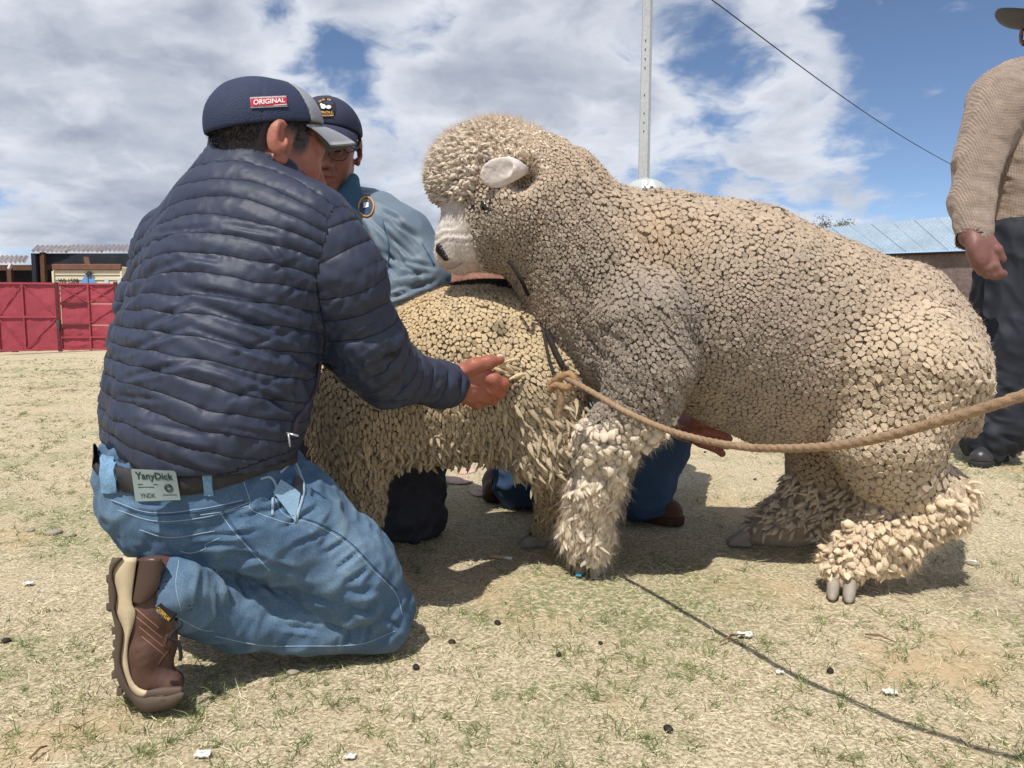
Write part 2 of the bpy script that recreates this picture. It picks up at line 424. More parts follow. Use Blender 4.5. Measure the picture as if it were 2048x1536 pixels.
# ================================================================== ground
def gz(x, y):
    return sstep(4.5, 24, y)*(0.05*np.clip(x, -60, 60)+0.10) + 0.25*sstep(60, 400, y)
def gzf(x, y): return float(gz(np.array([float(x)]), np.array([float(y)]))[0])
def near_relief(p):
    return 0.006*fbm(p, 2.3, 3, 5) + 0.003*vnoise(p, 14, 9)
STRAW = np.array(srgb(226,213,182)); SOIL = np.array(srgb(166,148,122)); GREEN = np.array(srgb(98,122,62))
def ground_mat():
    m = bpy.data.materials.new('dry_turf'); m.use_nodes = True; nt = m.node_tree; N = nt.nodes.new; L = nt.links.new
    b = nt.nodes['Principled BSDF']; b.inputs['Roughness'].default_value = 0.95; b.inputs['Specular IOR Level'].default_value = 0.1
    tc = N('ShaderNodeTexCoord'); v = tc.outputs['Object']
    def noise(s, d, r=0.55, off=0):
        mp = N('ShaderNodeMapping'); mp.inputs['Location'].default_value = (off, off*0.7, 0); L(v, mp.inputs[0])
        n = N('ShaderNodeTexNoise'); n.inputs['Scale'].default_value = s; n.inputs['Detail'].default_value = d; n.inputs['Roughness'].default_value = r; L(mp.outputs[0], n.inputs['Vector']); return n.outputs[0]
    def ramp(x, a, b_):
        r = N('ShaderNodeMapRange'); r.inputs[1].default_value = a; r.inputs[2].default_value = b_; r.interpolation_type = 'SMOOTHSTEP'; L(x, r.inputs[0]); return r.outputs[0]
    def mix(f, a, c):
        x = N('ShaderNodeMix'); x.data_type = 'RGBA'; L(f, x.inputs[0])
        for i, q in ((6,a),(7,c)):
            if isinstance(q, tuple): x.inputs[i].default_value = (*q,1)
            else: L(q, x.inputs[i])
        return x.outputs[2]
    c = mix(ramp(noise(160, 4, 0.7), 0.38, 0.62), tuple(SOIL*0.8), tuple(STRAW*0.86))
    c = mix(ramp(noise(3.1, 5, 0.6, 3), 0.50, 0.72), c, tuple(srgb(190,168,136)))
    gr = N('ShaderNodeMath'); gr.operation = 'MULTIPLY'; L(ramp(noise(1.6, 6, 0.65, 7), 0.48, 0.66), gr.inputs[0]); L(ramp(noise(70, 4, 0.7, 2), 0.42, 0.60), gr.inputs[1])
    c = mix(gr.outputs[0], c, tuple(srgb(122,130,88)))
    c = mix(ramp(noise(0.9, 5, 0.6, 11), 0.60, 0.72), c, tuple(srgb(114,102,88)))
    L(c, b.inputs['Base Color'])
    bp = N('ShaderNodeBump'); bp.inputs['Strength'].default_value = 0.7; bp.inputs['Distance'].default_value = 0.006; L(noise(220, 4, 0.7, 5), bp.inputs['Height']); L(bp.outputs[0], b.inputs['Normal'])
    return m
def build_ground():
    ys = np.concatenate((np.linspace(-3, 0.4, 12), np.linspace(0.5, 4.5, 150), np.geomspace(4.6, 60, 60), np.geomspace(70, 3000, 20)))
    us = np.linspace(-1, 1, 161); V = []
    for y in ys:
        w = 3.0 + max(y,0)*1.6
        xs = us*w
        q = np.stack((xs, np.full_like(xs, y), np.zeros_like(xs)), 1).astype(F32)
        q[:,2] = gz(xs, q[:,1]) + near_relief(q)*(1-sstep(6, 12, q[:,1])); V.append(q)
    n = len(us); V = np.concatenate(V); i = np.arange(len(ys)-1)[:,None]*n + np.arange(n-1)[None]
    Fq = np.stack((i, i+1, i+1+n, i+n), -1).reshape(-1,4)
    struct(obj('ground', mesh_np('ground', V, Fq), ground_mat()))
build_ground()
def ground_h(x, y):
    p = np.stack((x, y, np.zeros_like(x)), 1).astype(F32); return gz(x, y) + near_relief(p)*(1-sstep(6, 12, y))

def build_grass():
    mblade = mat('grass_blades', vcol=True, rough=0.75, spec=0.2, trans=0.25)
    # dry straw, lying and standing, dense near and thinning out
    def scatter(n, ymin, ymax, pw):
        u = rng.random(n); y = (ymin**pw + u*(ymax**pw-ymin**pw))**(1/pw)
        x = (rng.random(n)*2-1)*(0.35+y*0.74); return x, y
    x, y = scatter(210000, 0.75, 9.0, 0.35)
    p = np.stack((x, y, np.zeros_like(x)), 1).astype(F32)
    dens = fbm(p, 1.3, 3, 21); keep = rng.random(len(x)) < 0.80+0.5*dens
    x, y, p = x[keep], y[keep], p[keep]; n = len(x)
    p[:,2] = ground_h(x, y)
    az = rng.random(n)*2*np.pi; el = np.abs(rng.normal(0.15, 0.28, n))
    D = np.stack((np.cos(az)*np.cos(el), np.sin(az)*np.cos(el), np.sin(el)), 1).astype(F32)
    s = 0.55+0.16*y
    Ls = (rng.gamma(3.0, 0.0050, n)*np.minimum(s,1.5)).astype(F32); W = (0.0013*np.maximum(0.8, s)*(0.7+0.6*rng.random(n))).astype(F32)
    t = rng.random((n,1)); c = STRAW*(0.72+0.55*t); c = c*np.array((1,1,1)) ; dk = rng.random((n,1)) < 0.16; c = np.where(dk, SOIL*(0.5+0.6*t), c); wt = rng.random((n,1)) < 0.12; c = np.where(wt, np.array(srgb(238,224,184))*1.0, c)
    gm = (rng.random(n) < np.clip(0.20+0.7*fbm(p, 2.0, 3, 33),0.04,0.6))[:,None]; c = np.where(gm, np.array(srgb(146,150,98))*(0.7+0.5*t), c)
    bend = (rng.normal(size=(n,3))*np.array((1,1,0.35))*Ls[:,None]*0.35).astype(F32)
    p[:,2] += 0.001 + 0.003*rng.random(n)
    nr = y < 2.6; Va, Fa, Ca = strands(p[nr], D[nr], Ls[nr], W[nr], bend[nr], c[nr]); Vb, Fb, Cb = strands(p[~nr], D[~nr], Ls[~nr], W[~nr]*1.3, bend[~nr], c[~nr], 1); V = np.concatenate((Va,Vb)); Fc = np.concatenate((Fa,Fb+len(Va))); C = np.concatenate((Ca,Cb))
    tag(obj('dry_grass', mesh_np('dry_grass', V, Fc, False, C), mblade), 'short dry straw grass matted over the bare ground', 'grass', kind='stuff')
    # green tufts
    m = 10500; x, y = scatter(m, 0.75, 11.0, 0.4); p = np.stack((x, y, np.zeros_like(x)), 1).astype(F32)
    k = fbm(p, 1.5, 3, 41) + 0.5*fbm(p, 6, 2, 47) + 0.16*(np.clip(-x,-1,1.5)) + 0.25*(y < 1.5); kp = k > -0.10+0.22*rng.random(m)
    # the animals and people have trodden the middle bare
    kp &= ~((y > 1.45) & (y < 2.6) & (x > -0.2) & (x < 1.2) & (rng.random(m) < 0.7))
    p = p[kp]; m = len(p); cnt = rng.integers(4, 11, m); ti = np.repeat(np.arange(m), cnt); n = len(ti)
    q = p[ti] + np.concatenate((rng.normal(0, 0.006, (n,2)), np.zeros((n,1))),1).astype(F32); q[:,2] = ground_h(q[:,0], q[:,1])-0.001
    az = rng.random(n)*2*np.pi; el = rng.normal(1.0, 0.35, n).clip(0.2, 1.5)
    D = np.stack((np.cos(az)*np.cos(el), np.sin(az)*np.cos(el), np.sin(el)), 1).astype(F32)
    sz = (0.7+0.95*rng.random(m))[ti]
    Ls = (sz*rng.uniform(0.009, 0.026, n)).astype(F32); W = (0.0018*np.maximum(0.8, 0.5+0.2*q[:,1])*(0.7+0.6*rng.random(n))).astype(F32)
    t = rng.random((n,1)); c = lerp(np.array(srgb(92,112,66)), np.array(srgb(146,154,100)), t)
    bend = np.stack((np.cos(az)*Ls*0.5, np.sin(az)*Ls*0.5, -0.25*Ls),1).astype(F32)
    V, Fc, C = strands(q, D, Ls, W, bend, c, 2)
    tag(obj('green_grass', mesh_np('green_grass', V, Fc, False, C), mblade), 'sparse green grass tufts sprouting through the straw', 'grass', kind='stuff')
build_grass()

# ================================================================== background
def build_gate():
    red = mat('red_paint', srgb(154,64,76), 0.55, noise=((1.4,0.14,5),(9,0.10,5),(60,0.06,3)), bump=(('noise',2.0,0.5,0.03),))
    dark = mat('gate_steel', srgb(88,40,44), 0.6, noise=((20,0.25,4),))
    Y = 23.0; z0 = gzf(-14, Y)
    a = P(-330, 708, Y); b = P(238, 700, Y+0.3); T = P(238, 568, Y+0.3)[2]; T2 = P(-330, 564, Y)[2]
    root = thing('metal_gate', (a[0], Y, z0), 'long red sheet metal gate with cross braced panels', 'gate')
    def at(px, v):       # v 0 bottom .. 1 top
        t = (px+330)/(238+330); x = lerp(a[0], b[0], t); y = lerp(Y, Y+0.3, t); return np.array((x, y, lerp(lerp(a[2],b[2],t), lerp(T2,T,t), v)))
    xs = [-330,-210,-96,0,52,118]; fy = np.array((0,-0.03,0))
    rs = np.random.default_rng(3)
    def panel(p0, p1, v0, v1):
        q = [at(p0,v0), at(p1,v0), at(p1,v1), at(p0,v1)]; n = 9; V = []
        off = rs.normal(0, 0.012, (n,n)); off[0] = off[-1] = 0; off[:,0] = off[:,-1] = 0
        for i in range(n):
            for j in range(n):
                u, w = i/(n-1), j/(n-1); V.append(lerp(lerp(q[0],q[1],u), lerp(q[3],q[2],u), w) + np.array((0, off[i,j]-0.03*math.sin(u*math.pi)*math.sin(w*math.pi)*0.4, 0)))
        m = MB(); m.add(V, [(i*n+j, (i+1)*n+j, (i+1)*n+j+1, i*n+j+1) for i in range(n-1) for j in range(n-1)])
        m.build('panel', red, root, True)
    for p0, p1 in zip(xs[:-1], xs[1:]):
        panel(p0+0.7, p1-0.7, 0.03, 0.51); panel(p0+0.7, p1-0.7, 0.515, 0.99)
    lv = [0.02,0.20,0.38,0.70,0.99]
    for p0, p1 in ((126,182),(184,237)):
        for v0, v1 in zip(lv[:-1], lv[1:]): panel(p0+0.5, p1-0.5, v0+0.004, v1-0.004)
    def bar(nm, p0, v0, p1, v1, w=0.07, m=red, d=0.05): MB().bar(at(p0,v0)+fy, at(p1,v1)+fy, d, w, up=(0,0,1)).build(nm, m, root)
    for p in xs[1:-1]: bar('stile', p, 0.02, p, 1, 0.05)
    bar('rail', -330, 0.51, 118, 0.51); bar('rail', -330, 1.0, 118, 1.0, 0.06); bar('rail', -330, 0.02, 118, 0.02, 0.06)
    for i, (p0, p1) in enumerate(zip(xs[:-1], xs[1:])): bar('brace', p0 if i%2 else p1, 0.52, p1 if i%2 else p0, 0.99, 0.032, d=0.014); bar('brace', p1 if i%2 else p0, 0.03, p0 if i%2 else p1, 0.5, 0.032, d=0.014)
    for p in (124, 183, 238): bar('stile', p, 0, p, 1.0, 0.05)
    for v in (0.70, 0.38): bar('rail', 124, v, 183, v, 0.07, dark)
    for v in (0.2, 0.02, 0.995): bar('rail', 124, v, 238, v, 0.05)
    bar('brace', 126, 0.72, 182, 0.98, 0.032, d=0.014); bar('brace', 126, 0.98, 182, 0.72, 0.032, d=0.014); bar('brace', 184, 0.72, 237, 0.98, 0.032, d=0.014); bar('brace', 184, 0.98, 237, 0.72, 0.032, d=0.014)
    bar('brace', 184, 0.42, 237, 0.66, 0.032, d=0.014)
    MB().bar(at(121,-0.01)+fy, at(121,1.02)+fy, 0.09, 0.09).build('post', dark, root); MB().bar(at(238.5,-0.03)+fy, at(238.5,1.03)+fy, 0.09, 0.09).build('post', dark, root)
    MB().box(at(122,0.40)+fy*3, (0.05,0.03,0.13)).bar(at(121,0.42)+fy*4, at(124,0.30)+fy*4, 0.03).build('latch', mat('latch_steel', (0.12,0.1,0.1), 0.4, metal=0.6), root)
build_gate()

def corrugated(p00, p10, p01, p11, n_rib, amp, rows=2, sag=0.0, seed=1):
    """sheet between the eave p00-p10 and the ridge p01-p11 with ribs running up the slope"""
    rs = np.random.default_rng(seed); m = n_rib*4+1; V = []; nn = np.cross(p10-p00, p01-p00); nn = nn/np.linalg.norm(nn)
    if nn[2] < 0: nn = -nn
    for j in range(rows+1):
        for i in range(m):
            u = i/(m-1); v = j/rows; q = lerp(lerp(p00,p10,u), lerp(p01,p11,u), v)
            V.append(q + nn*(amp*math.sin(i*math.pi/2)) + np.array((0,0,sag*(rs.random()-0.5))))
    return V, [(j*m+i, j*m+i+1, (j+1)*m+i+1, (j+1)*m+i) for j in range(rows) for i in range(m-1)]

def build_shed():
    Y = 28.0; zb = gzf(-16, Y)-0.3
    rust = mat('rusty_tin', srgb(150,140,138), 0.5, noise=((0.8,0.22,4),(6,0.22,5),(30,0.12,3)), metal=0.35)
    timber = mat('shed_timber', srgb(92,66,52), 0.85, noise=((12,0.25,5),)); boards = mat('shed_boards', srgb(40,42,50), 0.9, noise=((3,0.3,4),(16,0.2,3)))
    l = P(62, 500, Y); r = P(470, 508, Y+1.0)
    root = thing('open_shed', ((l[0]+r[0])/2, Y+3, zb), 'open timber shed with rusty corrugated roof behind the red gate', 'shed')
    e0 = P(60, 500, Y); e1 = P(480, 512, Y+1.2); k0 = P(74, 489, Y+3.4); k1 = P(490, 493, Y+4.6)
    for i in range(6):                                         # sheet by sheet, unevenly laid
        a, b = i/6, (i+1)/6+0.004; dz = np.array((0, 0, 0.05*((i*7)%3-1)+0.012*i*0))
        V, Fc = corrugated(lerp(e0,e1,a)+dz, lerp(e0,e1,b)+dz, lerp(k0,k1,a)+dz*0.6, lerp(k0,k1,b)+dz*0.6, 8, 0.035, 3, 0.02, i)
        MB().add(V, Fc).build('roof_sheet', rust, root)
    back = k0[1]+0.2
    zt = e0[2]-0.12
    MB().box(((e0[0]+e1[0])/2, back, (zb+zt)/2), ((e1[0]-e0[0])/2, 0.08, (zt-zb)/2)).build('back_wall', boards, root)
    MB().box((e0[0]+0.1, (Y+back)/2, (zb+zt)/2), (0.08, (back-Y)/2, (zt-zb)/2)).build('side_wall', boards, root)
    MB().box(((e0[0]+e1[0])/2, Y+0.35, e0[2]-0.34), ((e1[0]-e0[0])/2, 0.05, 0.24)).build('fascia', boards, root)
    for px in (84, 300, 430):
        q = P(px, 520, Y+0.2); MB().bar((q[0], Y+0.2, zb), (q[0]+0.05, Y+0.2, zt+0.05), 0.16).build('post', timber, root)
    q0 = P(172, 517, Y-0.05); q1 = P(178, 545, Y-0.6); MB().bar(q0, q1, 0.16).build('strut', timber, root)
    # lower lean-to on the far side
    l2 = thing('tin_lean_to', (P(0,540,Y+1)[0], Y+2, gzf(-20,Y)-0.3), 'low lean-to with sagging rusty tin roof left of the open shed', 'shed')
    e0 = P(-360, 530, Y+0.2); e1 = P(50, 525, Y+0.3); k0 = P(-360, 512, Y+2.8); k1 = P(57, 511, Y+2.8)
    for i in range(5):
        a, b = i/5, (i+1)/5+0.004; V, Fc = corrugated(lerp(e0,e1,a), lerp(e0,e1,b), lerp(k0,k1,a), lerp(k0,k1,b), 9, 0.035, 3, 0.03, 20+i)
        MB().add(V, Fc).build('roof_sheet', rust, l2)
    MB().box(((e0[0]+e1[0])/2, Y+2.9, (zb+e0[2])/2), ((e1[0]-e0[0])/2, 0.08, (e0[2]-zb)/2-0.03)).build('back_wall', boards, l2)
    MB().bar(P(-350,537,Y+0.3), P(100,535,Y+0.35), 0.16, 0.2).build('beam', timber, l2)
    for px in (20, -150): q = P(px, 540, Y+0.25); MB().bar((q[0],Y+0.25,zb), (q[0],Y+0.25,e0[2]-0.14), 0.16).build('post', timber, l2)
    MB().bar(P(22,528,Y), P(18,538,Y-0.1), 0.09).build('rafter_end', mat('pale_timber', srgb(190,185,180), 0.8), l2)
build_shed()

def text_mesh(body, size=1.0, bold=0.0):
    cu = bpy.data.curves.new('t', 'FONT'); cu.body = body; cu.size = size; cu.offset = bold; cu.resolution_u = 3
    o = bpy.data.objects.new('t', cu); col.objects.link(o); bpy.context.view_layer.update()
    me = o.to_mesh(); V = np.array([v.co[:] for v in me.vertices]); Fc = [tuple(p.vertices) for p in me.polygons]
    o.to_mesh_clear(); bpy.data.objects.remove(o); bpy.data.curves.remove(cu)
    return V, Fc
def fit_text(body, bold=0.0):
    """letters scaled into the unit box (x 0..1, y 0..1)"""
    V, Fc = text_mesh(body, 1.0, bold); lo = V.min(0); hi = V.max(0); V = V.copy(); V[:,0] = (V[:,0]-lo[0])/(hi[0]-lo[0]); V[:,1] = (V[:,1]-lo[1])/(hi[1]-lo[1]); return V, Fc

def build_truck():
    Y = 25.4; zb = gzf(-14, Y); cream = mat('cream_paint', srgb(226,216,184), 0.5, noise=((2,0.06,4),(18,0.05,4))); brown = mat('truck_frame', srgb(120,84,68), 0.7, noise=((8,0.2,4),))
    bl = P(106, 568, Y); tr = P(245, 533, Y)
    x0, x1 = bl[0], tr[0]; zt = tr[2]; L = 2.2; z0 = zb+0.75
    root = thing('parked_truck', ((x0+x1)/2, Y+L/2, zb), 'cream box truck with blue diamond parked behind the red gate', 'truck')
    MB().box(((x0+x1)/2, Y+L/2, (zt+z0)/2), ((x1-x0)/2, L/2, (zt-z0)/2)).build('box_body', cream, root, bevel=0.05)
    MB().box(((x0+x1)/2, Y-0.02, zt-0.02), ((x1-x0)/2-0.03, 0.05, 0.10)).build('top_frame', brown, root, bevel=0.02)
    for i in range(5): MB().box(((x0+x1)/2, Y-0.012, zt-0.28-0.17*i), ((x1-x0)/2-0.05, 0.015, 0.006)).build('slat_joint', mat('joint_paint', srgb(180,168,140), 0.7), root)
    for s in (x0+0.04, x1-0.04): MB().box((s, Y-0.02, (zt+z0)/2-0.06), (0.035, 0.03, (zt-z0)/2-0.1)).build('corner_post', cream, root)
    blue = mat('blue_paint', srgb(110,160,205), 0.5, noise=((10,0.08,3),)); c = P(177, 568, Y-0.03); w = R(19,Y); h = R(23,Y)
    for s in (-1, 1): MB().add([(c[0]+s*0.012,Y-0.03,c[2]+h),(c[0]+s*0.012,Y-0.03,c[2]-h),(c[0]+s*w,Y-0.03,c[2])], [(0,1,2) if s > 0 else (0,2,1)]).build('diamond', blue, root)
    MB().box((c[0], Y-0.035, (zt+z0)/2-0.1), (0.012, 0.012, (zt-z0)/2-0.12)).build('door_joint', brown, root)
    V, Fc = fit_text('WJ-1508', 0.02); a = P(118, 570, Y); b = P(158, 557, Y)
    V2 = [(lerp(a[0],b[0],v[0]), Y-0.032, lerp(a[2],b[2],v[1])) for v in V]; MB().add(V2, Fc).build('plate_number', mat('black_lettering', (0.02,0.02,0.02), 0.6), root)
    q = P(214, 563, Y); MB().box((q[0],Y-0.03,q[2]), (0.07,0.006,0.10)).build('document_sticker', mat('sticker', srgb(196,206,214), 0.5), root)
    q = P(180, 548, Y); MB().bar(q+np.array((-0.12,-0.06,0)), q+np.array((0.14,-0.06,0.02)), 0.04).box(q+np.array((0,-0.06,0.02)), (0.05,0.03,0.07)).build('lock', mat('lock_steel', (0.08,0.07,0.07), 0.5, metal=0.5), root)
    tyre = mat('truck_tyre', (0.02,0.02,0.02), 0.9)
    for s in (x0+0.2, x1-0.2): MB().tube([(s-0.13,Y+0.5,zb+0.45),(s+0.13,Y+0.5,zb+0.45)], 0.45, 20).build('wheel', tyre, root, True)
    MB().box(((x0+x1)/2, Y+L+0.9, zb+1.3), ((x1-x0)/2-0.06, 0.85, 0.85)).build('cab', cream, root, bevel=0.12)
    # pale post beside the truck
    p = P(246, 590, Y-1.2); po = MB().bar((p[0],p[1],gzf(p[0],p[1])-0.1), (p[0],p[1],P(246,555,Y-1.2)[2]), 0.22).build('concrete_post', mat('pale_concrete', srgb(205,205,196), 0.85, noise=((8,0.12,4),)), None, bevel=0.02)
    tag(po, 'short pale concrete post at the end of the red gate', 'post')
build_truck()

def build_pole():
    Y = 18.0; b = P(1281, 640, Y); x0 = b[0]; zb = gzf(x0, Y)
    conc = mat('pole_concrete', srgb(176,178,180), 0.8, noise=((0.7,0.08,4),(14,0.10,5),(60,0.06,3)), bump=(('noise',40,0.3,0.01),))
    root = thing('utility_pole', (x0, Y, zb), 'tall pale concrete utility pole rising behind the big ram', 'pole')
    H = 10.5; V = []; n = 8
    for k, (z, r) in enumerate(((zb-0.3, 0.155), (zb+H*0.5, 0.135), (zb+H, 0.108))):
        for i in range(n):
            t = math.pi*2*(i+0.5)/n; V.append((x0+r*math.cos(t)*0.98 + 0.006*(z-zb), Y+r*math.sin(t), z))
    MB().add(V, [(k*n+i, k*n+(i+1)%n, (k+1)*n+(i+1)%n, (k+1)*n+i) for k in range(2) for i in range(n)]+[tuple(2*n+i for i in range(n))]).build('shaft', conc, root)
    hm = mat('bolt_hole', (0.03,0.03,0.03), 0.9)
    for py in (80, 98, 117, 135, 190, 226, 245, 262): 
        q = P(1284+ (350-py)*0.02, py, Y-0.135); MB().tube([q+np.array((0.02,-0.006,0)), q+np.array((0.02,0.02,0))], 0.013, 10).build('bolt_hole', hm, root)
    ins = mat('ceramic', srgb(120,90,70), 0.3)
    MB().bar((x0-0.7,Y-0.1,zb+H-0.5), (x0+0.8,Y-0.1,zb+H-0.5), 0.09).build('crossarm', conc, root)
    for s in (-0.6, 0.0, 0.7): MB().tube([(x0+s,Y-0.1,zb+H-0.45),(x0+s,Y-0.1,zb+H-0.38),(x0+s,Y-0.1,zb+H-0.3)], [0.03,0.045,0.03], 10).build('insulator', ins, root, True)
    # wire crossing the sky
    a = P(1425, 0, 13.0); bb = P(1910, 333, 26.0); d = bb-a; pts = [a + d*t + np.array((0,0,-0.18*math.sin(math.pi*min(1,max(0,t))))) for t in np.linspace(-0.6, 1.12, 40)]
    tag(MB().tube(pts, 0.011, 6).build('power_wire', mat('wire_black', (0.02,0.02,0.025), 0.5)), 'thin dark power wire slanting down across the blue sky', 'wire')
build_pole()

def build_long_house():
    Y0, Y1 = 33.0, 25.5                                     # the long side comes nearer to the right
    tin = mat('galvanised_tin', srgb(176,192,204), 0.42, noise=((0.6,0.12,4),(7,0.12,4),(40,0.06,3)), metal=0.35)
    adobe = mat('dark_adobe', srgb(112,98,94), 0.95, noise=((0.8,0.22,5),(5,0.25,5),(26,0.2,4)), bump=(('noise',6,0.8,0.05),('noise',30,0.6,0.02)))
    e0 = P(1560, 513, Y0+1.5); e1 = P(2250, 487, Y1); k0 = P(1480, 470, Y0+6.0); k1 = P(2190, 408, Y1+3.8)
    root = thing('long_adobe_house', ((e0[0]+e1[0])/2, (Y0+Y1)/2, gzf(18,29)), 'long adobe house with pale blue corrugated tin roof behind standing man', 'building')
    N = 16
    for i in range(N):
        a, b = i/N, (i+1)/N+0.002; up = np.array((0,0,0.012*(i%2)))
        V, Fc = corrugated(lerp(e0,e1,a)+up, lerp(e0,e1,b)+up, lerp(k0,k1,a)+up, lerp(k0,k1,b)+up, 6, 0.028, 2, 0.0, 50+i); MB().add(V, Fc).build('roof_sheet', tin, root)
    d = nrm((e1-e0)*np.array((1,1,0))); nin = np.array((-d[1], d[0], 0)); nin = nin if nin[1] > 0 else -nin
    A = e0 + nin*0.35; B = e1 + nin*0.35
    def wall(a, b, th, zt_a, zt_b, nm, zb=None):
        m = MB(); n = 24; V = []
        for i in range(n+1):
            t = i/n; q = lerp(a,b,t); z0 = gzf(q[0],q[1])-0.2 if zb is None else zb
            for off in (0, th):
                for z in (z0, lerp(zt_a,zt_b,t)): V.append(q*np.array((1,1,0)) + nin*off + np.array((0,0,z)))
        Fc = []
        for i in range(n):
            k = i*4; Fc += [(k,k+4,k+5,k+1),(k+2,k+3,k+7,k+6),(k+1,k+5,k+7,k+3)]
        m.add(V, Fc).build(nm, adobe, root)
    wall(A, B, 0.4, e0[2]-0.03, e1[2]-0.03, 'wall')
    plinth = mat('stone_plinth', srgb(140,122,104), 0.95, noise=((3,0.2,4),(20,0.15,3)), bump=(('voro',6,0.8,0.04),))
    m = MB()
    for i in range(30):
        t0, t1 = i/30, (i+1)/30-0.002; p0 = lerp(A,B,t0)-nin*(0.06+0.02*(i%3)); p1 = lerp(A,B,t1)-nin*(0.06+0.02*(i%3)); z = gzf(p0[0],p0[1])
        p0 = np.array((p0[0],p0[1],z+0.05)); p1 = np.array((p1[0],p1[1],gzf(p1[0],p1[1])+0.05)); m.bar(p0, p1, 0.14, 0.45+0.05*(i%2))
    m.build('plinth', plinth, root)
    # thin eave edge of each sheet shows as a dark rafter line below
    MB().bar(e0+nin*0.2-np.array((0,0,0.09)), e1+nin*0.2-np.array((0,0,0.09)), 0.1, 0.10).build('wall_plate', mat('old_timber', srgb(64,50,44), 0.9), root)
build_long_house()

def build_red_house():
    Y = 34.0; clay = mat('red_adobe', srgb(150,110,98), 0.95, noise=((0.9,0.18,5),(6,0.18,5),(30,0.12,3)), bump=(('noise',10,0.6,0.04),))
    a = P(700, 486, Y); b = P(1480, 486, Y+3); zb = gzf(0, Y)-0.3; c = P(862, 478, Y)
    root = thing('low_red_house', ((a[0]+b[0])/2, Y+2, zb+0.3), 'low reddish adobe wall of a house behind the ram\'s muzzle', 'building')
    d = nrm(b-a); nin = np.array((-d[1], d[0], 0)); zt = P(880,514,Y)[2]
    MB().bar(np.array((a[0],a[1],(zb+zt)/2))+nin*2, np.array((b[0],b[1],(zb+zt)/2))+nin*2, 4.0, zt-zb).build('wall', clay, root)
    rt = mat('brown_tin', srgb(120,108,104), 0.6, noise=((2,0.2,4),(10,0.2,4)), metal=0.2)
    e0 = np.array((a[0],a[1],zt+0.02))-nin*0.2; e1 = np.array((b[0],b[1],zt+0.02))-nin*0.2; k0 = e0+nin*2.3+np.array((0,0,0.42)); k1 = e1+nin*2.3+np.array((0,0,0.42))
    for i in range(10):
        V, Fc = corrugated(lerp(e0,e1,i/10), lerp(e0,e1,(i+1)/10), lerp(k0,k1,i/10), lerp(k0,k1,(i+1)/10), 7, 0.03, 2, 0.01, 80+i); MB().add(V, Fc).build('roof_sheet', rt, root)
build_red_house()

def build_tree():
    Y = 48.0; base = P(1668, 470, Y); zb = gzf(base[0], Y); root = thing('scrubby_tree', (base[0], Y, zb), 'small scrubby tree showing above the tin roof ridge', 'tree')
    rs = np.random.default_rng(11); bark = mat('grey_bark', srgb(96,86,82), 0.9); leaf = mat('dusty_leaves', vcol=True, rough=0.8)
    H = P(1668, 432, Y)[2]-zb; m = MB(); tips = []
    m.tube([(base[0],Y,zb-0.2),(base[0]+0.1,Y,zb+H*0.4),(base[0],Y,zb+H*0.62)], [0.22,0.16,0.12], 8)
    for i in range(16):
        a = rs.random()*6.28; l = rs.uniform(0.8,1.9); st = np.array((base[0], Y, zb+H*rs.uniform(0.45,0.66)))
        e = st + np.array((math.cos(a)*l*1.0, math.sin(a)*l*0.8, rs.uniform(0.15,0.36)*H)); e[2] = min(e[2], zb+H*0.985); mid = (st+e)/2+np.array((0,0,0.2)); m.tube([st,mid,e], [0.06,0.04,0.015], 5); tips += [mid, e, (mid+e)/2]
        for k in range(3): 
            e2 = mid + rs.normal(0,0.45,3)*np.array((1,1,0.55)); m.tube([mid,e2], [0.025,0.008], 4); tips.append(e2)
    m.build('trunk', bark, root, True)
    T = np.array(tips); n = 5000; k = rs.integers(0, len(T), n); c = T[k] + rs.normal(0, 0.17, (n,3))*np.array((1.3,1.3,0.7))
    D = rs.normal(size=(n,3)); D /= np.linalg.norm(D,axis=1,keepdims=True)
    colr = np.array(srgb(104,108,96))*(0.6+0.7*rs.random((n,1)))
    V, Fc, C = strands(c.astype(F32), D.astype(F32), rs.uniform(0.06,0.13,n).astype(F32), np.full(n,0.06,F32), np.zeros((n,3),F32), colr)
    o = obj('crown', mesh_np('crown', V, Fc, False, C), leaf, root)
build_tree()
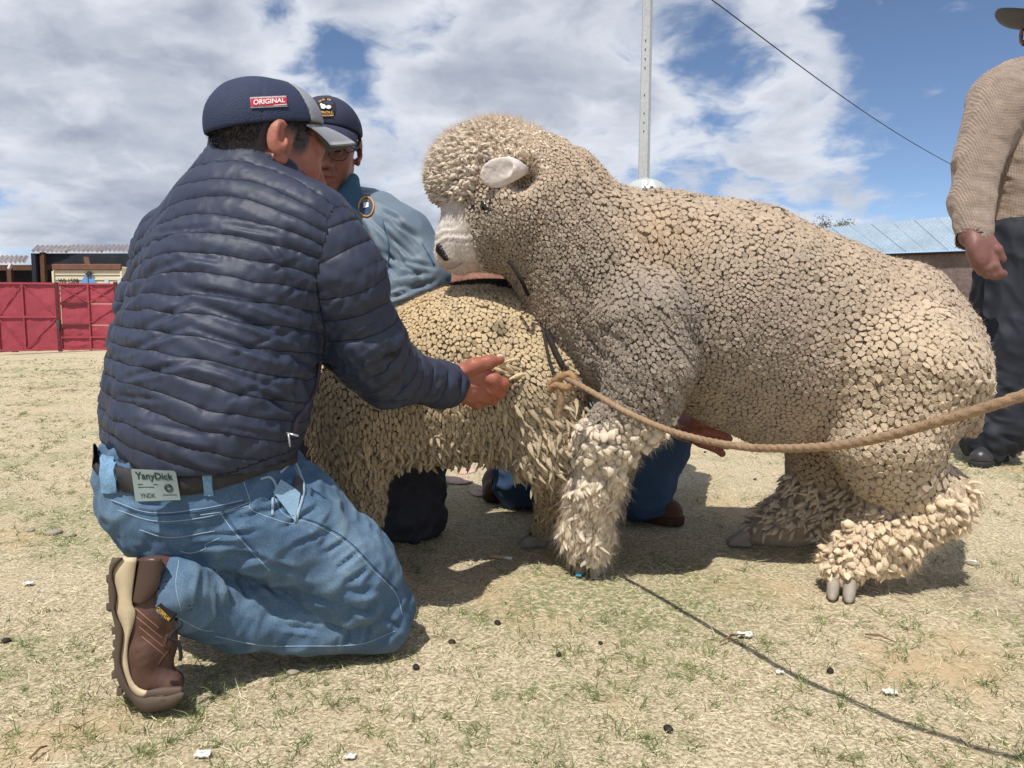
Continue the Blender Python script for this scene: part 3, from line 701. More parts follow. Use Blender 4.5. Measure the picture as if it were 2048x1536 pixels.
# ================================================================== sheep
def locks(pts, D, N, L, W, cols, nr=5, seg=5, curl=0.35, rs=None, blunt=0.0):
    """wool locks: flat teardrops that leave the skin along N, hang along D and curl at the tip"""
    rs = rs or rng; n = len(pts); D = D/np.linalg.norm(D,axis=1,keepdims=True)
    B = np.cross(D, N); B /= np.linalg.norm(B,axis=1,keepdims=True)+1e-9; Nn = np.cross(B, D)
    ph = rs.random(n)*6.28; prof = np.array((0.45,0.95,1.0,0.78,0.42,0.05))[:seg+1] if seg == 5 else np.interp(np.linspace(0,1,seg+1),(0,.2,.4,.6,.8,1),(0.45,0.95,1.0,0.78,0.42,0.05))
    if blunt: prof = lerp(prof, np.interp(np.linspace(0,1,seg+1),(0,.3,.7,.9,1),(0.7,1,1,0.75,0.1)), blunt)
    rows = []; k = rs.normal(0, curl, (n,2)).astype(F32)
    for i in range(seg+1):
        t = i/seg
        c = pts + D*(L*t)[:,None] + Nn*((0.30*np.sin(t*math.pi*0.9)-0.12)*W*1.5)[:,None] + B*((k[:,0]*t*t)*L*0.6)[:,None] + Nn*((k[:,1]*t*t)*L*0.35)[:,None]
        for j in range(nr):
            a = 2*math.pi*j/nr; wob = 1+0.18*np.sin(ph+j*2.1+i*1.3)
            rows.append(c + (B*math.cos(a) + Nn*(math.sin(a)*0.62))*(W*0.5*prof[i]*wob)[:,None])
    m = (seg+1)*nr; V = np.stack(rows,1).reshape(-1,3).astype(F32); Fl = []
    for i in range(seg):
        for j in range(nr): Fl.append((i*nr+j, i*nr+(j+1)%nr, (i+1)*nr+(j+1)%nr, (i+1)*nr+j))
    Fq = ((np.arange(n)*m)[:,None,None] + np.array(Fl)[None]).reshape(-1,4)
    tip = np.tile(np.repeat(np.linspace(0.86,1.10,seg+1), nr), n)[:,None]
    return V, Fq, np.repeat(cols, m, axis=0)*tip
def catm(parts):
    Vs, Fs, Cs = [], [], []; b = 0
    for V, Fq, C in parts: Vs.append(V); Fs.append(Fq+b); Cs.append(C); b += len(V)
    return np.concatenate(Vs), np.concatenate(Fs), np.concatenate(Cs)
def wool_cells(V, size, seed, depth, crack=0.26, flow=None, stretch=1.0, warp=0.35):
    """staples: flat-topped cells parted by narrow deep cracks; flow + stretch draw them out along a direction"""
    q = V + warp*size*np.stack([fbm(V, 0.55/size, 2, seed+60+i) for i in range(3)],1)
    if flow is not None:
        f_ = flow/np.linalg.norm(flow,axis=-1,keepdims=True); t = (q*f_).sum(1); q = (q - f_*(t*(1-1/stretch))[:,None]).astype(F32)
    f1, f2, cid = worley(q, 1.0/size, seed)
    e = np.clip(f2-f1, 0, 1); d = sstep(0.0, crack, e)**0.6
    return depth*(d-0.8) + depth*0.40*(cid-0.5)*d - depth*0.35*f1*f1*d, d, cid
def tufts(pts, D, N, L, W, cols, m=12, curl=0.35, rs=None, sw=0.0017, spread=0.5):
    """wool tufts: each a bundle of tapering crimped strands that close to a soft tip"""
    rs = rs or rng; n = len(pts); D = D/np.linalg.norm(D,axis=1,keepdims=True); B = np.cross(D, N); B /= np.linalg.norm(B,axis=1,keepdims=True)+1e-9; Nn = np.cross(B, D)
    k = rs.normal(0, curl, (n,2)); i = np.repeat(np.arange(n), m); M = len(i)
    a = rs.random(M)*6.283; r = np.sqrt(rs.random(M))*0.5; ob = (np.cos(a)*r); on = (np.sin(a)*r*0.6); lj = rs.uniform(0.72,1.08,M); tp = rs.uniform(0.0,spread,M); ph = rs.random(M)*6.283
    side = B[i]*np.cos(a*2)[:,None] + Nn[i]*np.sin(a*2)[:,None]; rows = []; seg = 4
    for j in range(seg+1):
        t = j/seg; g = (0.75+1.0*math.sin(t*math.pi*0.8))*(1-t)+tp*t
        c = pts[i] + D[i]*(L[i]*lj*t)[:,None] + B[i]*((ob*g)*W[i] + k[i,0]*t*t*L[i]*0.5 + 0.06*W[i]*np.sin(ph+t*9))[:,None] + Nn[i]*((on*g+0.12)*W[i] + k[i,1]*t*t*L[i]*0.3)[:,None]
        w = sw*0.5*(1-0.6*t)
        rows += [c-side*w, c+side*w] if j < seg else [c]
    V = np.stack(rows,1).reshape(-1,3); q = 2*seg+1; T = []
    for j in range(seg-1): b = 2*j; T += [(b,b+1,b+3),(b,b+3,b+2)]
    b = 2*(seg-1); T += [(b,b+1,b+2)]
    Ft = ((np.arange(M)*q)[:,None,None]+np.array(T)[None]).reshape(-1,3); cc = np.repeat(cols[i]*rs.uniform(0.82,1.16,(M,1)), q, axis=0)*np.tile(np.repeat(np.linspace(0.86,1.08,seg+1),2)[:q],M)[:,None]
    return V.astype(F32), Ft, cc
from mathutils.kdtree import KDTree
def ray(o, px, py):
    a = (px-1024)/FPX; b = (768-py)/FPX
    d = Vector((a, math.cos(PITCH)+b*math.sin(PITCH), -math.sin(PITCH)+b*math.cos(PITCH))).normalized()
    ok, loc, nor, _ = o.ray_cast(Vector((0,0,CAM_H)), d)
    return (np.array(loc), np.array(nor)) if ok else None
def staples(V, Fq, n, weight, size_of, flow_of, stretch_of, ncand, K=8, height=0.013, gap=0.0011, dome=0.35, lean=0.35, rs=None, wob=0.10):
    """fleece built staple by staple: each is a blunt column whose top fills its Voronoi cell on the skin, parted from its neighbours by a narrow gap"""
    rs = rs or rng; pts, vi = sample_surface(V, Fq, ncand, weight); nn = n[vi]; size = size_of(pts); st = stretch_of(pts)
    fl = flow_of(pts, nn); e1 = fl-nn*(fl*nn).sum(1)[:,None]; e1 /= np.linalg.norm(e1,axis=1,keepdims=True)+1e-9; e2 = np.cross(nn, e1)
    cell = float(size.max()*st.max()); grid = {}; keep = []; key = np.floor(pts/cell).astype(int).tolist()
    P_ = pts.tolist(); E1 = e1.tolist(); S_ = size.tolist(); T_ = st.tolist()
    for i in range(ncand):
        kx, ky, kz = key[i]; p0, p1, p2 = P_[i]; a0, a1, a2 = E1[i]; s2 = (0.74*S_[i]*(0.8+0.45*((i*7919)%97)/97))**2; w = 1-1/(T_[i]*T_[i]); ok = True
        for dx in (-1,0,1):
            for dy in (-1,0,1):
                for dz in (-1,0,1):
                    for (q0,q1,q2) in grid.get((kx+dx,ky+dy,kz+dz), ()):
                        x = p0-q0; y = p1-q1; z = p2-q2; t = x*a0+y*a1+z*a2
                        if x*x+y*y+z*z-w*t*t < s2: ok = False; break
                    if not ok: break
                if not ok: break
            if not ok: break
        if ok: grid.setdefault((kx,ky,kz),[]).append((p0,p1,p2)); keep.append(i)
    keep = np.array(keep); pts, nn, e1, e2, size, st, vi = pts[keep], nn[keep], e1[keep], e2[keep], size[keep], st[keep], vi[keep]; m = len(keep)
    kd = KDTree(m)
    for i in range(m): kd.insert(pts[i], i)
    kd.balance()
    ang = np.arange(K)*2*np.pi/K; t = np.empty((m,K), F32); off = rs.random(m)*6.283
    ca = np.cos(ang[None]+off[:,None]); sa = np.sin(ang[None]+off[:,None])
    for i in range(m):
        nb = [j for _, j, _ in kd.find_range(pts[i], 2.1*size[i]*max(1.0,st[i]*0.9)) if j != i]; lim = size[i]*0.80
        if not nb: t[i] = lim*0.8; continue
        d = pts[nb]-pts[i]; d = d[(nn[nb]@nn[i]) > 0.1]; dx = d@e1[i]/st[i]; dy = d@e2[i]; l2 = (dx*dx+dy*dy)/2
        pr = dx[:,None]*ca[i][None]+dy[:,None]*sa[i][None]
        t[i] = np.minimum(lim, np.where(pr > 1e-5, l2[:,None]/np.maximum(pr,1e-5), 1).min(0)) if len(d) else lim*0.8
    hh = rs.normal(0, 0.0007, m); tl = rs.normal(0, 0.16, (m,2)); rows = []; H = height*np.ones(m) if np.isscalar(height) else height(pts)
    prof = ((0.62,0.0),(0.95,-0.12*dome),(1.0,-0.42*dome),(0.93,-1.0))
    gv = gap + 0.0007*np.clip(fbm(pts.astype(F32), 22, 3, 91)*1.6-0.25, 0, 1) + 0.00012*rs.random(m)      # the fleece parts here and there
    t = t*np.clip(1+rs.normal(0, 0.085, t.shape), 0.78, 1.2); zj = rs.normal(0, 0.0006, (3,K,m))       # ragged edges: some overlap the neighbour, some stand open
    rows.append(pts + nn*(hh+0.10*dome*size)[:,None] + e1*(lean*H*0.5)[:,None])
    for k, (f, z) in enumerate(prof):
        hz = (hh if k < 3 else 0)+ (z*size*0.75 if k < 3 else -H)
        lf = lean*(H+np.minimum(hz,0))*0.5
        for j in range(K):
            r = np.maximum((t[:,j]-gv)*f, 0.0008)*(1+rs.normal(0,wob*(0.35 if k > 1 else 0.8),m)); a = r*ca[:,j]*st; b = r*sa[:,j]
            rows.append(pts + e1*(a+lf)[:,None] + e2*b[:,None] + nn*(hz + (tl[:,0]*a+tl[:,1]*b+zj[k,j] if k < 3 else 0))[:,None])
    Q = 1+4*K; Vs = np.stack(rows,1).reshape(-1,3).astype(F32); T = [(0,1+j,1+(j+1)%K) for j in range(K)]
    for k in range(3):
        for j in range(K): a = 1+k*K+j; b = 1+k*K+(j+1)%K; T += [(a,a+K,b+K),(a,b+K,b)]
    Ft = ((np.arange(m)*Q)[:,None,None]+np.array(T)[None]).reshape(-1,3)
    return Vs, Ft, Q, m, vi, pts, nn
def fit_axes(f, up): return frame(f, up)

WOOLM = mat('fleece', vcol=True, rough=0.95, spec=0.08, sheen=0.25, noise=((70,0.10,4),(420,0.16,3)), bump=(('noise',520,0.55,0.0016),))
LOCKM = mat('wool_locks', vcol=True, rough=0.95, spec=0.08, sheen=0.2, noise=((500,0.14,3),), bump=(('noise',700,0.6,0.0012),))
STAPM = mat('fleece_staples', vcol=True, rough=0.95, spec=0.06, sheen=0.2, noise=((240,0.10,3),(900,0.16,2)), bump=(('voro',300,0.35,0.0025),('noise',420,0.8,0.0024),('noise',1100,0.5,0.0010)))
FUZZM = mat('wool_fuzz', vcol=True, rough=0.95, spec=0.05, trans=0.35)
HOOFM = mat('hoof_horn', srgb(150,140,128), 0.55, noise=((40,0.2,4),), bump=(('wavez2',90,0.3,0.001),))
NOSEM = mat('dark_nose', srgb(38,33,36), 0.35, noise=((80,0.2,3),), bump=(('noise',300,0.4,0.001),))
RAMC = np.array(srgb(182,161,138)); RAMG = np.array(srgb(150,137,124)); RAMW = np.array(srgb(206,190,168)); FACE = np.array(srgb(222,213,204))
EWEC = np.array(srgb(198,176,140)); EWEL = np.array(srgb(184,166,138)); EWED = np.array(srgb(128,108,84))

def hoof(parent, c, d, w, l, h):
    """cloven hoof: two toes with a slit, toes pointing along d"""
    d = nrm(d); s = nrm(np.cross(d, (0,0,1)))
    for sg in (-1, 1):
        sh = Sh(); a = np.asarray(c, F32)+s*sg*w*0.27
        sh.u(cap(a-d*l*0.25+np.array((0,0,h*0.75)), a+d*l*0.30+np.array((0,0,h*0.30)), w*0.26, w*0.20), 0.006); sh.u(cap(a-d*l*0.30+np.array((0,0,h*0.2)), a+d*l*0.45+np.array((0,0,h*0.12)), w*0.24, w*0.13), 0.01)
        sh.cut(lambda p, z=float(np.asarray(c)[2]): z+0.001-p[:,2], 0.002)
        V, Fq, n = isosurf(sh, np.minimum(a,a+d*l)-0.06, np.maximum(a,a+d*l)+0.06+np.array((0,0,h)), 0.0032)
        obj('hoof', mesh_np('hoof', V, Fq), HOOFM, parent)

def build_ram():
    S = Y0 = 1.72
    p = lambda px, py, Y=1.72: P(px, py, Y)
    yy = (0,1,0)
    body = Sh()
    body.chain([(p(1815,738,1.68),R(148,1.7)),(p(1765,704,1.71),R(173,1.72)),(p(1600,674,1.72),R(199,1.72)),(p(1460,622,1.72),R(208,1.72)),(p(1320,572,1.72),R(188,1.72))], 0.03, yy, 0.92)
    body.u(cap(p(1250,610,1.71), p(1200,560,1.70), R(172,1.7), R(148,1.7), yy, 0.9), 0.05)
    body.u(cap(p(1196,550,1.70), p(1088,418,1.68), R(150,1.7), R(136,1.68), yy, 0.90), 0.05)
    body.u(cap(p(1230,690,1.66), p(1190,640,1.68), R(95,1.66), R(100,1.68)), 0.05)
    body.u(cap(p(1560,800,1.72), p(1470,760,1.72), R(100,1.72), R(95,1.72), yy, 1.0), 0.05)
    head = Sh(); head.u(ell(p(1000,352,1.67), (R(118,1.67),R(100,1.67),R(108,1.67))), 0.02)
    head.u(ell(p(925,345,1.66), (R(56,1.66),R(66,1.66),R(56,1.66))), 0.05); head.u(ell(p(1000,450,1.66), (R(85,1.66),R(84,1.66),R(85,1.66))), 0.05)
    face = Sh(); face.chain([(p(950,430,1.66),R(62,1.66)),(p(922,478,1.655),R(46,1.66)),(p(907,506,1.655),R(34,1.66))], 0.02, yy, 0.95)
    face.u(cap(p(965,495,1.655), p(925,523,1.655), R(46,1.66), R(24,1.66)), 0.02)      # lower jaw
    face.u(cap(p(897,505,1.655), p(905,520,1.655), R(22,1.66), R(18,1.66)), 0.012)
    face.sub(cap(p(946,519,1.612), p(893,534,1.628), 0.0055, 0.0055), 0.006); face.sub(cap(p(946,519,1.70), p(893,534,1.682), 0.0055, 0.0055), 0.006)
    face.sub(cap(p(935,410,1.597), p(985,416,1.590), 0.010, 0.008), 0.012); face.sub(cap(p(905,392,1.61), p(930,398,1.605), 0.009, 0.009), 0.012)
    sh_near = Sh(); sh_near.chain([(p(1290,640,1.56),R(105,1.56)),(p(1300,735,1.54),R(85,1.54)),(p(1285,800,1.55),R(72,1.55)),(p(1215,880,1.57),R(56,1.57)),(p(1190,960,1.60),R(46,1.6)),(p(1176,1050,1.64),R(48,1.64)),(p(1176,1098,1.655),R(44,1.65))], 0.03)
    hn = Sh(); hn.chain([(p(1790,770,1.60),R(165,1.6)),(p(1775,880,1.57),R(108,1.57)),(p(1785,935,1.57),R(76,1.57)),(p(1866,995,1.59),R(66,1.59)),(p(1765,1075,1.575),R(58,1.57)),(p(1690,1130,1.565),R(38,1.56)),(p(1682,1160,1.56),R(30,1.56))], 0.03)
    hf = Sh(); hf.chain([(p(1740,800,1.84),R(130,1.84)),(p(1670,920,1.88),R(90,1.88)),(p(1648,1010,1.90),R(76,1.9)),(p(1570,1046,1.91),R(54,1.91)),(p(1500,1072,1.92),R(28,1.92))], 0.03)
    ff = Sh(); ff.chain([(p(1290,660,1.88),R(95,1.88)),(p(1270,780,1.90),R(66,1.9)),(p(1235,900,1.93),R(45,1.93)),(p(1215,1030,1.95),R(36,1.95))], 0.03)
    tail = Sh(); tail.u(cap(p(1945,760,1.70), p(1935,850,1.69), R(34,1.7), R(24,1.7)), 0.03)
    ears = Sh()
    whole = Sh()
    for s_, k in ((body,.04),(head,.045),(face,.03),(sh_near,.035),(hn,.04),(hf,.035),(ff,.03),(tail,.04)): whole.u(s_, k)
    whole.sub(ell(p(1047,352,1.565), (R(26,1.6),R(30,1.6),R(26,1.6))), 0.03)        # hollow behind the ear
    V, Fq, n = isosurf(whole, (-0.25,1.36,-0.01), (1.18,2.12,1.12), 0.0080, 1); nA = len(V)
    fV, fF, fn_ = isosurf(whole, P(850,380,1.75)-np.array((0,0.30,0.20)), P(1000,380,1.75)+np.array((0.02,0.12,0.03)), 0.0034, 1)
    V, Fq, n = join_np(((V,Fq,n),(fV,fF,fn_))); isF = np.arange(len(V)) >= nA
    dB, dH, dF, dN, dT, dR, dFF = [s_(V) for s_ in (body,head,face,sh_near,hn,hf,ff)]
    px = 1024+FPX*V[:,0]/(V[:,1]*math.cos(PITCH)-(V[:,2]-CAM_H)*math.sin(PITCH)); depth = V[:,1]*math.cos(PITCH)-(V[:,2]-CAM_H)*math.sin(PITCH)
    a0 = p(955,395,1.66); a1 = p(905,520,1.655)
    # bare face: the front of the muzzle, wool on the cheek behind it
    mz = sstep(0.0, 0.03, (a0[0]-V[:,0]) + 0.28*(a0[2]-V[:,2]) - 0.022)*(dF < 0.03)*(V[:,2] < p(905,396,1.66)[2])
    mz = np.maximum(mz, sstep(0.008,-0.004,dF-np.minimum(dH,dB))*(V[:,2] < p(960,515,1.66)[2])*sstep(p(968,500,1.66)[0], p(938,500,1.66)[0], V[:,0])*(V[:,1]<1.9))
    small = np.clip(sstep(1.12, 0.95, V[:,0]/0.45+0.35-0.0*V[:,2]) , 0, 1)            # neck and head: finer staples
    small = sstep(p(1330,500)[0], p(1130,500)[0], V[:,0])
    shn = sstep(0.02, -0.01, dN-np.minimum(dB,dH)); small = np.maximum(small, 0.35*shn)
    top = sstep(p(1500,560)[2], p(1500,450)[2], V[:,2]); th = sstep(0.02,-0.02,dT-dB)
    shape = 0.006*fbm(V, 7, 2, 70); wr = 0.5+0.5*np.sin((V[:,0]*0.80+V[:,2]*0.55+0.02*fbm(V,12,2,5))*150); nk = sstep(p(1420,500)[0], p(1300,500)[0], V[:,0])*sstep(p(1050,500)[0], p(1150,500)[0], V[:,0])
    shape = shape - 0.007*nk*wr**5; disp = shape
    # wrinkles over the nose
    nl = (V[:,2]-a1[2]); disp = lerp(disp, 0.0016*np.sin(nl*330+6*fbm(V,30,1,4))*sstep(0.02,0.04,nl)*sstep(0.09,0.05,nl) + 0.0006*fbm(V,120,2,6), mz)
    mz = mz*(V[:,1] < 1.95)
    V2 = V + n*(disp-np.where(isF, 0.0095*(1-sstep(0.0,0.6,mz)), 0.0105))[:,None]; V3 = V + n*disp[:,None]
    # colour: tan back, greyer shoulders and flank, cleaner legs
    g = fbm(V, 5, 3, 90); z = V[:,2]
    grey = np.clip(sstep(p(1750,600)[0], p(1350,600)[0], V[:,0])*sstep(p(1400,420)[2], p(1400,640)[2], z)*0.9 + 0.35*g + 0.5*small*sstep(p(1100,330)[2], p(1100,470)[2], z), 0, 1)
    C = lerp(RAMC[None], RAMG[None], grey[:,None])
    C = lerp(C, RAMW[None]*np.array((1,0.95,0.86)), (th*0.45)[:,None])
    C = C*(0.96+0.10*fbm(V,40,2,30))[:,None]*(1+0.22*sstep(p(1200,400)[0], p(1020,400)[0], V[:,0]))[:,None]
    st = np.clip(fbm(V, 3.2, 3, 44)*2-0.35,0,1)[:,None]*sstep(0.45,0.6,z)[:,None]; C = lerp(C, C*np.array((1.04,0.92,0.74)), st*0.5)     # yellow grease stains
    C = lerp(C, FACE[None]*(0.95+0.1*fbm(V,60,2,3))[:,None], mz[:,None])
    lips = mz*sstep(p(925,520,1.65)[2], p(900,530,1.65)[2], z)*0.35; C = lerp(C, np.array(srgb(180,150,135))[None], lips[:,None])
    root = thing('ram', p(1500,1120,1.72)*np.array((1,1,0)), 'big woolly pale tan ram mounting the yellowish ewe', 'sheep')
    Fall = Fq; okF = ~isF[Fq[:,0]] | (mz[Fq].max(1) > 0.02); obj('body', mesh_np('body', V2, Fall[okF], True, C), WOOLM, root); Fq = Fall[~isF[Fall[:,0]]]     # the fleece grows from the skin sheet only
    # ---- ears
    for Ys, sg in ((1.545, 1), (1.79, -1)):
        e = Sh(); c_ = P(996, 346, Ys); ax = np.array((nrm((0.93,0.12*sg,0.30)), nrm((-0.28,-0.30*sg,0.95)), (0,0,0)),F32); ax[2] = nrm(np.cross(ax[0],ax[1])); ax[1] = np.cross(ax[2],ax[0])
        e.u(ell(c_, (R(36,1.55),R(28,1.55),0.0050), ax), 0.01); e.u(cap(c_+ax[0]*R(26,1.55), P(1046,340,Ys+0.035*sg), R(17,1.55), R(12,1.55)), 0.02); e.sub(ell(c_-ax[2]*(-sg)*0.0+np.array((0.0,-0.013*sg,0.004),F32), (R(30,1.55),R(20,1.55),0.0085), ax), 0.008)
        Ve, Fe, ne = isosurf(e, c_-0.08, c_+0.09, 0.0026)
        Ve = Ve + ne*(0.0009*fbm(Ve, 180, 2, 9))[:,None]; Ce = np.tile(np.array(srgb(214,202,194)), (len(Ve),1))*(0.95+0.08*fbm(Ve,90,2,5))[:,None]
        obj('ear', mesh_np('ear', Ve, Fe, True, Ce), mat('ear_fur', vcol=True, rough=0.9, spec=0.1, bump=(('noise',500,0.6,0.0012),)), root)
    # ---- eyes, nostrils, mouth
    for Ys, sg in ((1.627,-1),(1.683,1)):
        s_ = Sh(); s_.u(cap(P(884,498,Ys), P(892,514,Ys+0.004*sg), R(13,1.65), R(8,1.65), (0,1,0), 0.6), 0.006); Vn, Fn, nn = isosurf(s_, P(885,505,Ys)-0.03, P(885,505,Ys)+0.035, 0.002)
        obj('nostril', mesh_np('nostril', Vn, Fn), NOSEM, root)
    bpy.context.view_layer.update(); bd = [c for c in root.children if c.name.startswith('body')][0]
    lipm = mat('lip_line', srgb(128,98,88), 0.7)
    def on_face(pix, off=0.0): return [r_[0]+r_[1]*off for r_ in (ray(bd,a,b_) for a,b_ in pix) if r_ is not None]
    q = on_face([(892,536),(902,537),(914,533),(926,525)])
    if len(q) > 3: MB().tube(spline(q,5), [0.0006]+[0.0011]*(5*(len(q)-1)-1)+[0.0005], 6).build('mouth', lipm, root, True)
    eb = ray(bd, 972, 414)
    if eb is not None:
        e0 = eb[0]+eb[1]*0.002
        for cc_ in (e0, np.array((e0[0], 2*1.665-e0[1], e0[2]))):
            me = bpy.data.meshes.new('eye'); bm = bmesh.new(); bmesh.ops.create_uvsphere(bm, u_segments=20, v_segments=14, radius=0.0125); bmesh.ops.translate(bm, verts=bm.verts, vec=Vector(cc_.tolist())); bm.to_mesh(me); bm.free()
            me.polygons.foreach_set('use_smooth', [True]*len(me.polygons)); obj('eye', me, mat('eye_dark', (0.02,0.015,0.012), 0.12, spec=0.5), root)
    q = on_face([(948,413),(960,405),(974,403),(990,408)], 0.008); q2 = on_face([(948,414),(960,423),(976,425),(990,418)], 0.008)
    for w_ in (q, q2):
        if len(w_) > 2: MB().tube(spline(w_,5), 0.0030, 6).build('eyelid', mat('eyelid_dark', srgb(58,46,42), 0.8), root, True)
    # ---- the fleece
    rs = np.random.default_rng(5); parts = []
    def pick(weight, k):
        pts, vi = sample_surface(V3, Fq, k, weight); return pts.astype(F32), n[vi], vi
    low_t = sstep(0.0, -0.025, z-(p(1700,972)[2]+0.30*(V[:,0]-p(1700,972)[0])))*(dT < 0.02)*(V[:,1] < 1.78)*sstep(0.035,0.06,z)
    low_n = sstep(p(1200,905)[2], p(1200,935)[2], z)*(dN < 0.02)*sstep(0.052,0.066,z)
    low_f = sstep(p(1600,960)[2], p(1600,1000)[2], z)*(dR < 0.02)*sstep(0.03,0.06,z)
    el = (dN < 0.03)*sstep(p(1300,815)[2], p(1300,835)[2], z)*sstep(p(1300,960)[2], p(1300,910)[2], z)
    headw = (dH < 0.04)*sstep(p(1120,300)[0], p(1010,300)[0], V[:,0])*sstep(p(960,372,1.66)[2], p(960,350,1.66)[2], z)
    eyeb = np.exp(-((V-P(970,414,1.59))**2).sum(1)/0.00045)
    bare = np.clip(mz*1.3 + 1.4*eyeb + low_t + low_n + low_f + el, 0, 1)
    face_cam = sstep(0.55,0.40,n[:,1])
    W = face_cam*(bare < 0.5)*(V[:,1] < 2.02)*(z > 0.05)
    from_x = lambda q, a, b: sstep(p(a,500)[0], p(b,500)[0], q[:,0])
    def size_of(q):
        sm = from_x(q,1330,1130); tp = sstep(p(1500,560)[2], p(1500,450)[2], q[:,2]); bk = from_x(q,1480,1720)
        return lerp(0.0112+0.0036*tp+0.0030*bk, 0.0080, sm)*(1+0.35*fbm(q.astype(F32),14,2,3))
    def stretch_of(q): return 1.0+0.5*from_x(q,1600,1800)*sstep(p(1800,620)[2], p(1800,760)[2], q[:,2])+0.3*from_x(q,1420,1250)
    def flow_of(q, nn):
        f_ = np.zeros_like(q); f_[:,2] = -1; f_[:,0] = lerp(0.35, -0.75*0, from_x(q,1400,1300)) + 0.55*from_x(q,1420,1250); return f_
    Wd = W*(1/size_of(V))**2
    Vs, Fs, Q, m_, vi, sp_, sn_ = staples(V3, Fq, n, Wd, size_of, flow_of, stretch_of, 90000, 7, 0.0105, -0.00005, 0.07, 0.22, rs, 0.07)
    Cs_ = np.repeat(C[vi]*(0.95+0.1*rs.random((m_,1)))*(1+0.12*fbm(sp_.astype(F32),28,2,8))[:,None], Q, axis=0); tipc = np.ones(Q); tipc[0] = 1.04; Cs_ = Cs_*np.tile(tipc,m_)[:,None]
    o = obj('fleece', mesh_np('fleece', Vs, Fs, True, Cs_), STAPM, root); o['kind'] = 'stuff'
    def addl(wt, k, D0, kn, jit, L, Wd_, cols, **kw):
        pts, nn, vi_ = pick(wt, k); D = nn*kn + np.array(D0) + rs.normal(0,jit,(k,3)); c = cols*(0.88+0.22*rs.random((k,1)))
        parts.append(locks(pts-nn*0.008, D.astype(F32), nn, rs.uniform(*L,k).astype(F32), rs.uniform(*Wd_,k).astype(F32), c, rs=rs, **kw)); return pts, nn, D
    LEGC = np.array(srgb(216,201,180))
    for wt_, sz_, st_, fl_, H_, nc_, cc_ in ((low_t, 0.0165, 1.45, (0.35,0,-1.0), 0.024, 7000, LEGC*np.array((.96,.90,.80))), (el, 0.0180, 1.15, (0.1,0,-1.0), 0.022, 3000, LEGC*0.97)):
        Vs, Fs, Q, m_, vi, _, _ = staples(V3, Fq, n, wt_*sstep(0.8,0.6,n[:,1])+1e-9, lambda q: sz_*(1+0.3*fbm(q.astype(F32),18,2,4)), lambda q, nn: np.tile(np.array(fl_,F32),(len(q),1)), lambda q: st_+0*q[:,0], nc_, 8, H_, 0.0004, 0.62, 0.75, rs, 0.13)
        o = obj('leg_fleece', mesh_np('leg_fleece', Vs, Fs, True, np.repeat(cc_*(0.90+0.18*rs.random((m_,1))), Q, axis=0)), STAPM, root); o['kind'] = 'stuff'
    a_ = addl(low_t, 380, (0.15,-0.05,-0.45), 0.75, 0.28, (0.018,0.032), (0.010,0.020), LEGC*np.array((.96,.90,.80)), curl=0.3, blunt=1.0, nr=7)
    Vs, Fs, Q, m_, vi, _, _ = staples(V3, Fq, n, low_n*face_cam+1e-9, lambda q: 0.0125+0*q[:,0], lambda q, nn: np.tile(np.array((-0.15,0,-1.0),F32),(len(q),1))+0.5*np.stack((fbm(q.astype(F32),14,2,6),)*3,1)*np.array((1,0,0.2)), lambda q: 2.0+0*q[:,0], 6000, 8, 0.016, 0.0002, 0.25, 0.9, rs, 0.08)
    o = obj('leg_fleece', mesh_np('leg_fleece', Vs, Fs, True, np.repeat(LEGC*(0.86+0.22*rs.random((m_,1))), Q, axis=0)), STAPM, root); o['kind'] = 'stuff'
    b_ = addl(low_n, 520, (-0.12,-0.12,-1.0), 0.20, 0.18, (0.022,0.036), (0.010,0.017), LEGC, curl=0.7, blunt=0.9, nr=6)
    c_ = addl(low_f, 520, (-0.6,0,-0.6), 0.35, 0.2, (0.020,0.036), (0.009,0.016), RAMW, curl=0.5, blunt=0.7)
    d_ = addl(el, 150, (0.1,0,-0.6), 0.6, 0.25, (0.018,0.030), (0.014,0.026), LEGC*0.98, curl=0.3, blunt=1.0, nr=7)
    earz = np.exp(-((V-P(1000,350,1.56))**2).sum(1)/0.0020)
    mop = headw*(mz < 0.2)*(V[:,1] < 1.85)*(1-np.clip(1.6*earz,0,1))
    pts, nn, vi_ = pick(mop, 1500); k = len(pts); fx = sstep(p(1080,300)[0], p(890,330)[0], pts[:,0])[:,None]; D = nn*0.9 + fx*np.array((-0.50,-0.08,-0.05)) + rs.normal(0,0.20,(k,3)); MOPC = np.array(srgb(212,197,178))
    parts.append(locks(pts-nn*0.010, D.astype(F32), nn, (rs.uniform(0.012,0.020,k)*(0.75+0.7*fx[:,0])).astype(F32), rs.uniform(0.008,0.013,k).astype(F32), lerp(MOPC, MOPC*np.array((0.90,0.89,0.90)), fx)*(0.88+0.24*rs.random((k,1))), nr=5, seg=4, curl=0.3, rs=rs, blunt=1.0))
    brow = (dH < 0.05)*(dF < 0.06)*sstep(p(960,410,1.66)[2], p(960,385,1.66)[2], z)*sstep(p(960,340,1.66)[2], p(960,372,1.66)[2], z)*(V[:,0] < p(955,380,1.66)[0])*(V[:,1] < 1.83)
    pts, nn, vi_ = pick(brow+1e-9*(dH<0.02), 380); k = len(pts); D = nn*0.45 + np.array((-0.85,-0.15,-0.10)) + rs.normal(0,0.2,(k,3))
    parts.append(locks(pts-nn*0.006, D.astype(F32), nn, rs.uniform(0.018,0.030,k).astype(F32), rs.uniform(0.008,0.013,k).astype(F32), MOPC*0.82*(0.9+0.25*rs.random((k,1))), nr=5, seg=4, curl=0.4, rs=rs, blunt=0.8))
    Vl, Fl, Cl = catm(parts); o = obj('wool_locks', mesh_np('wool_locks', Vl, Fl, True, Cl), LOCKM, root); o['kind'] = 'stuff'
    # stray fibres on locks
    fz = []; 
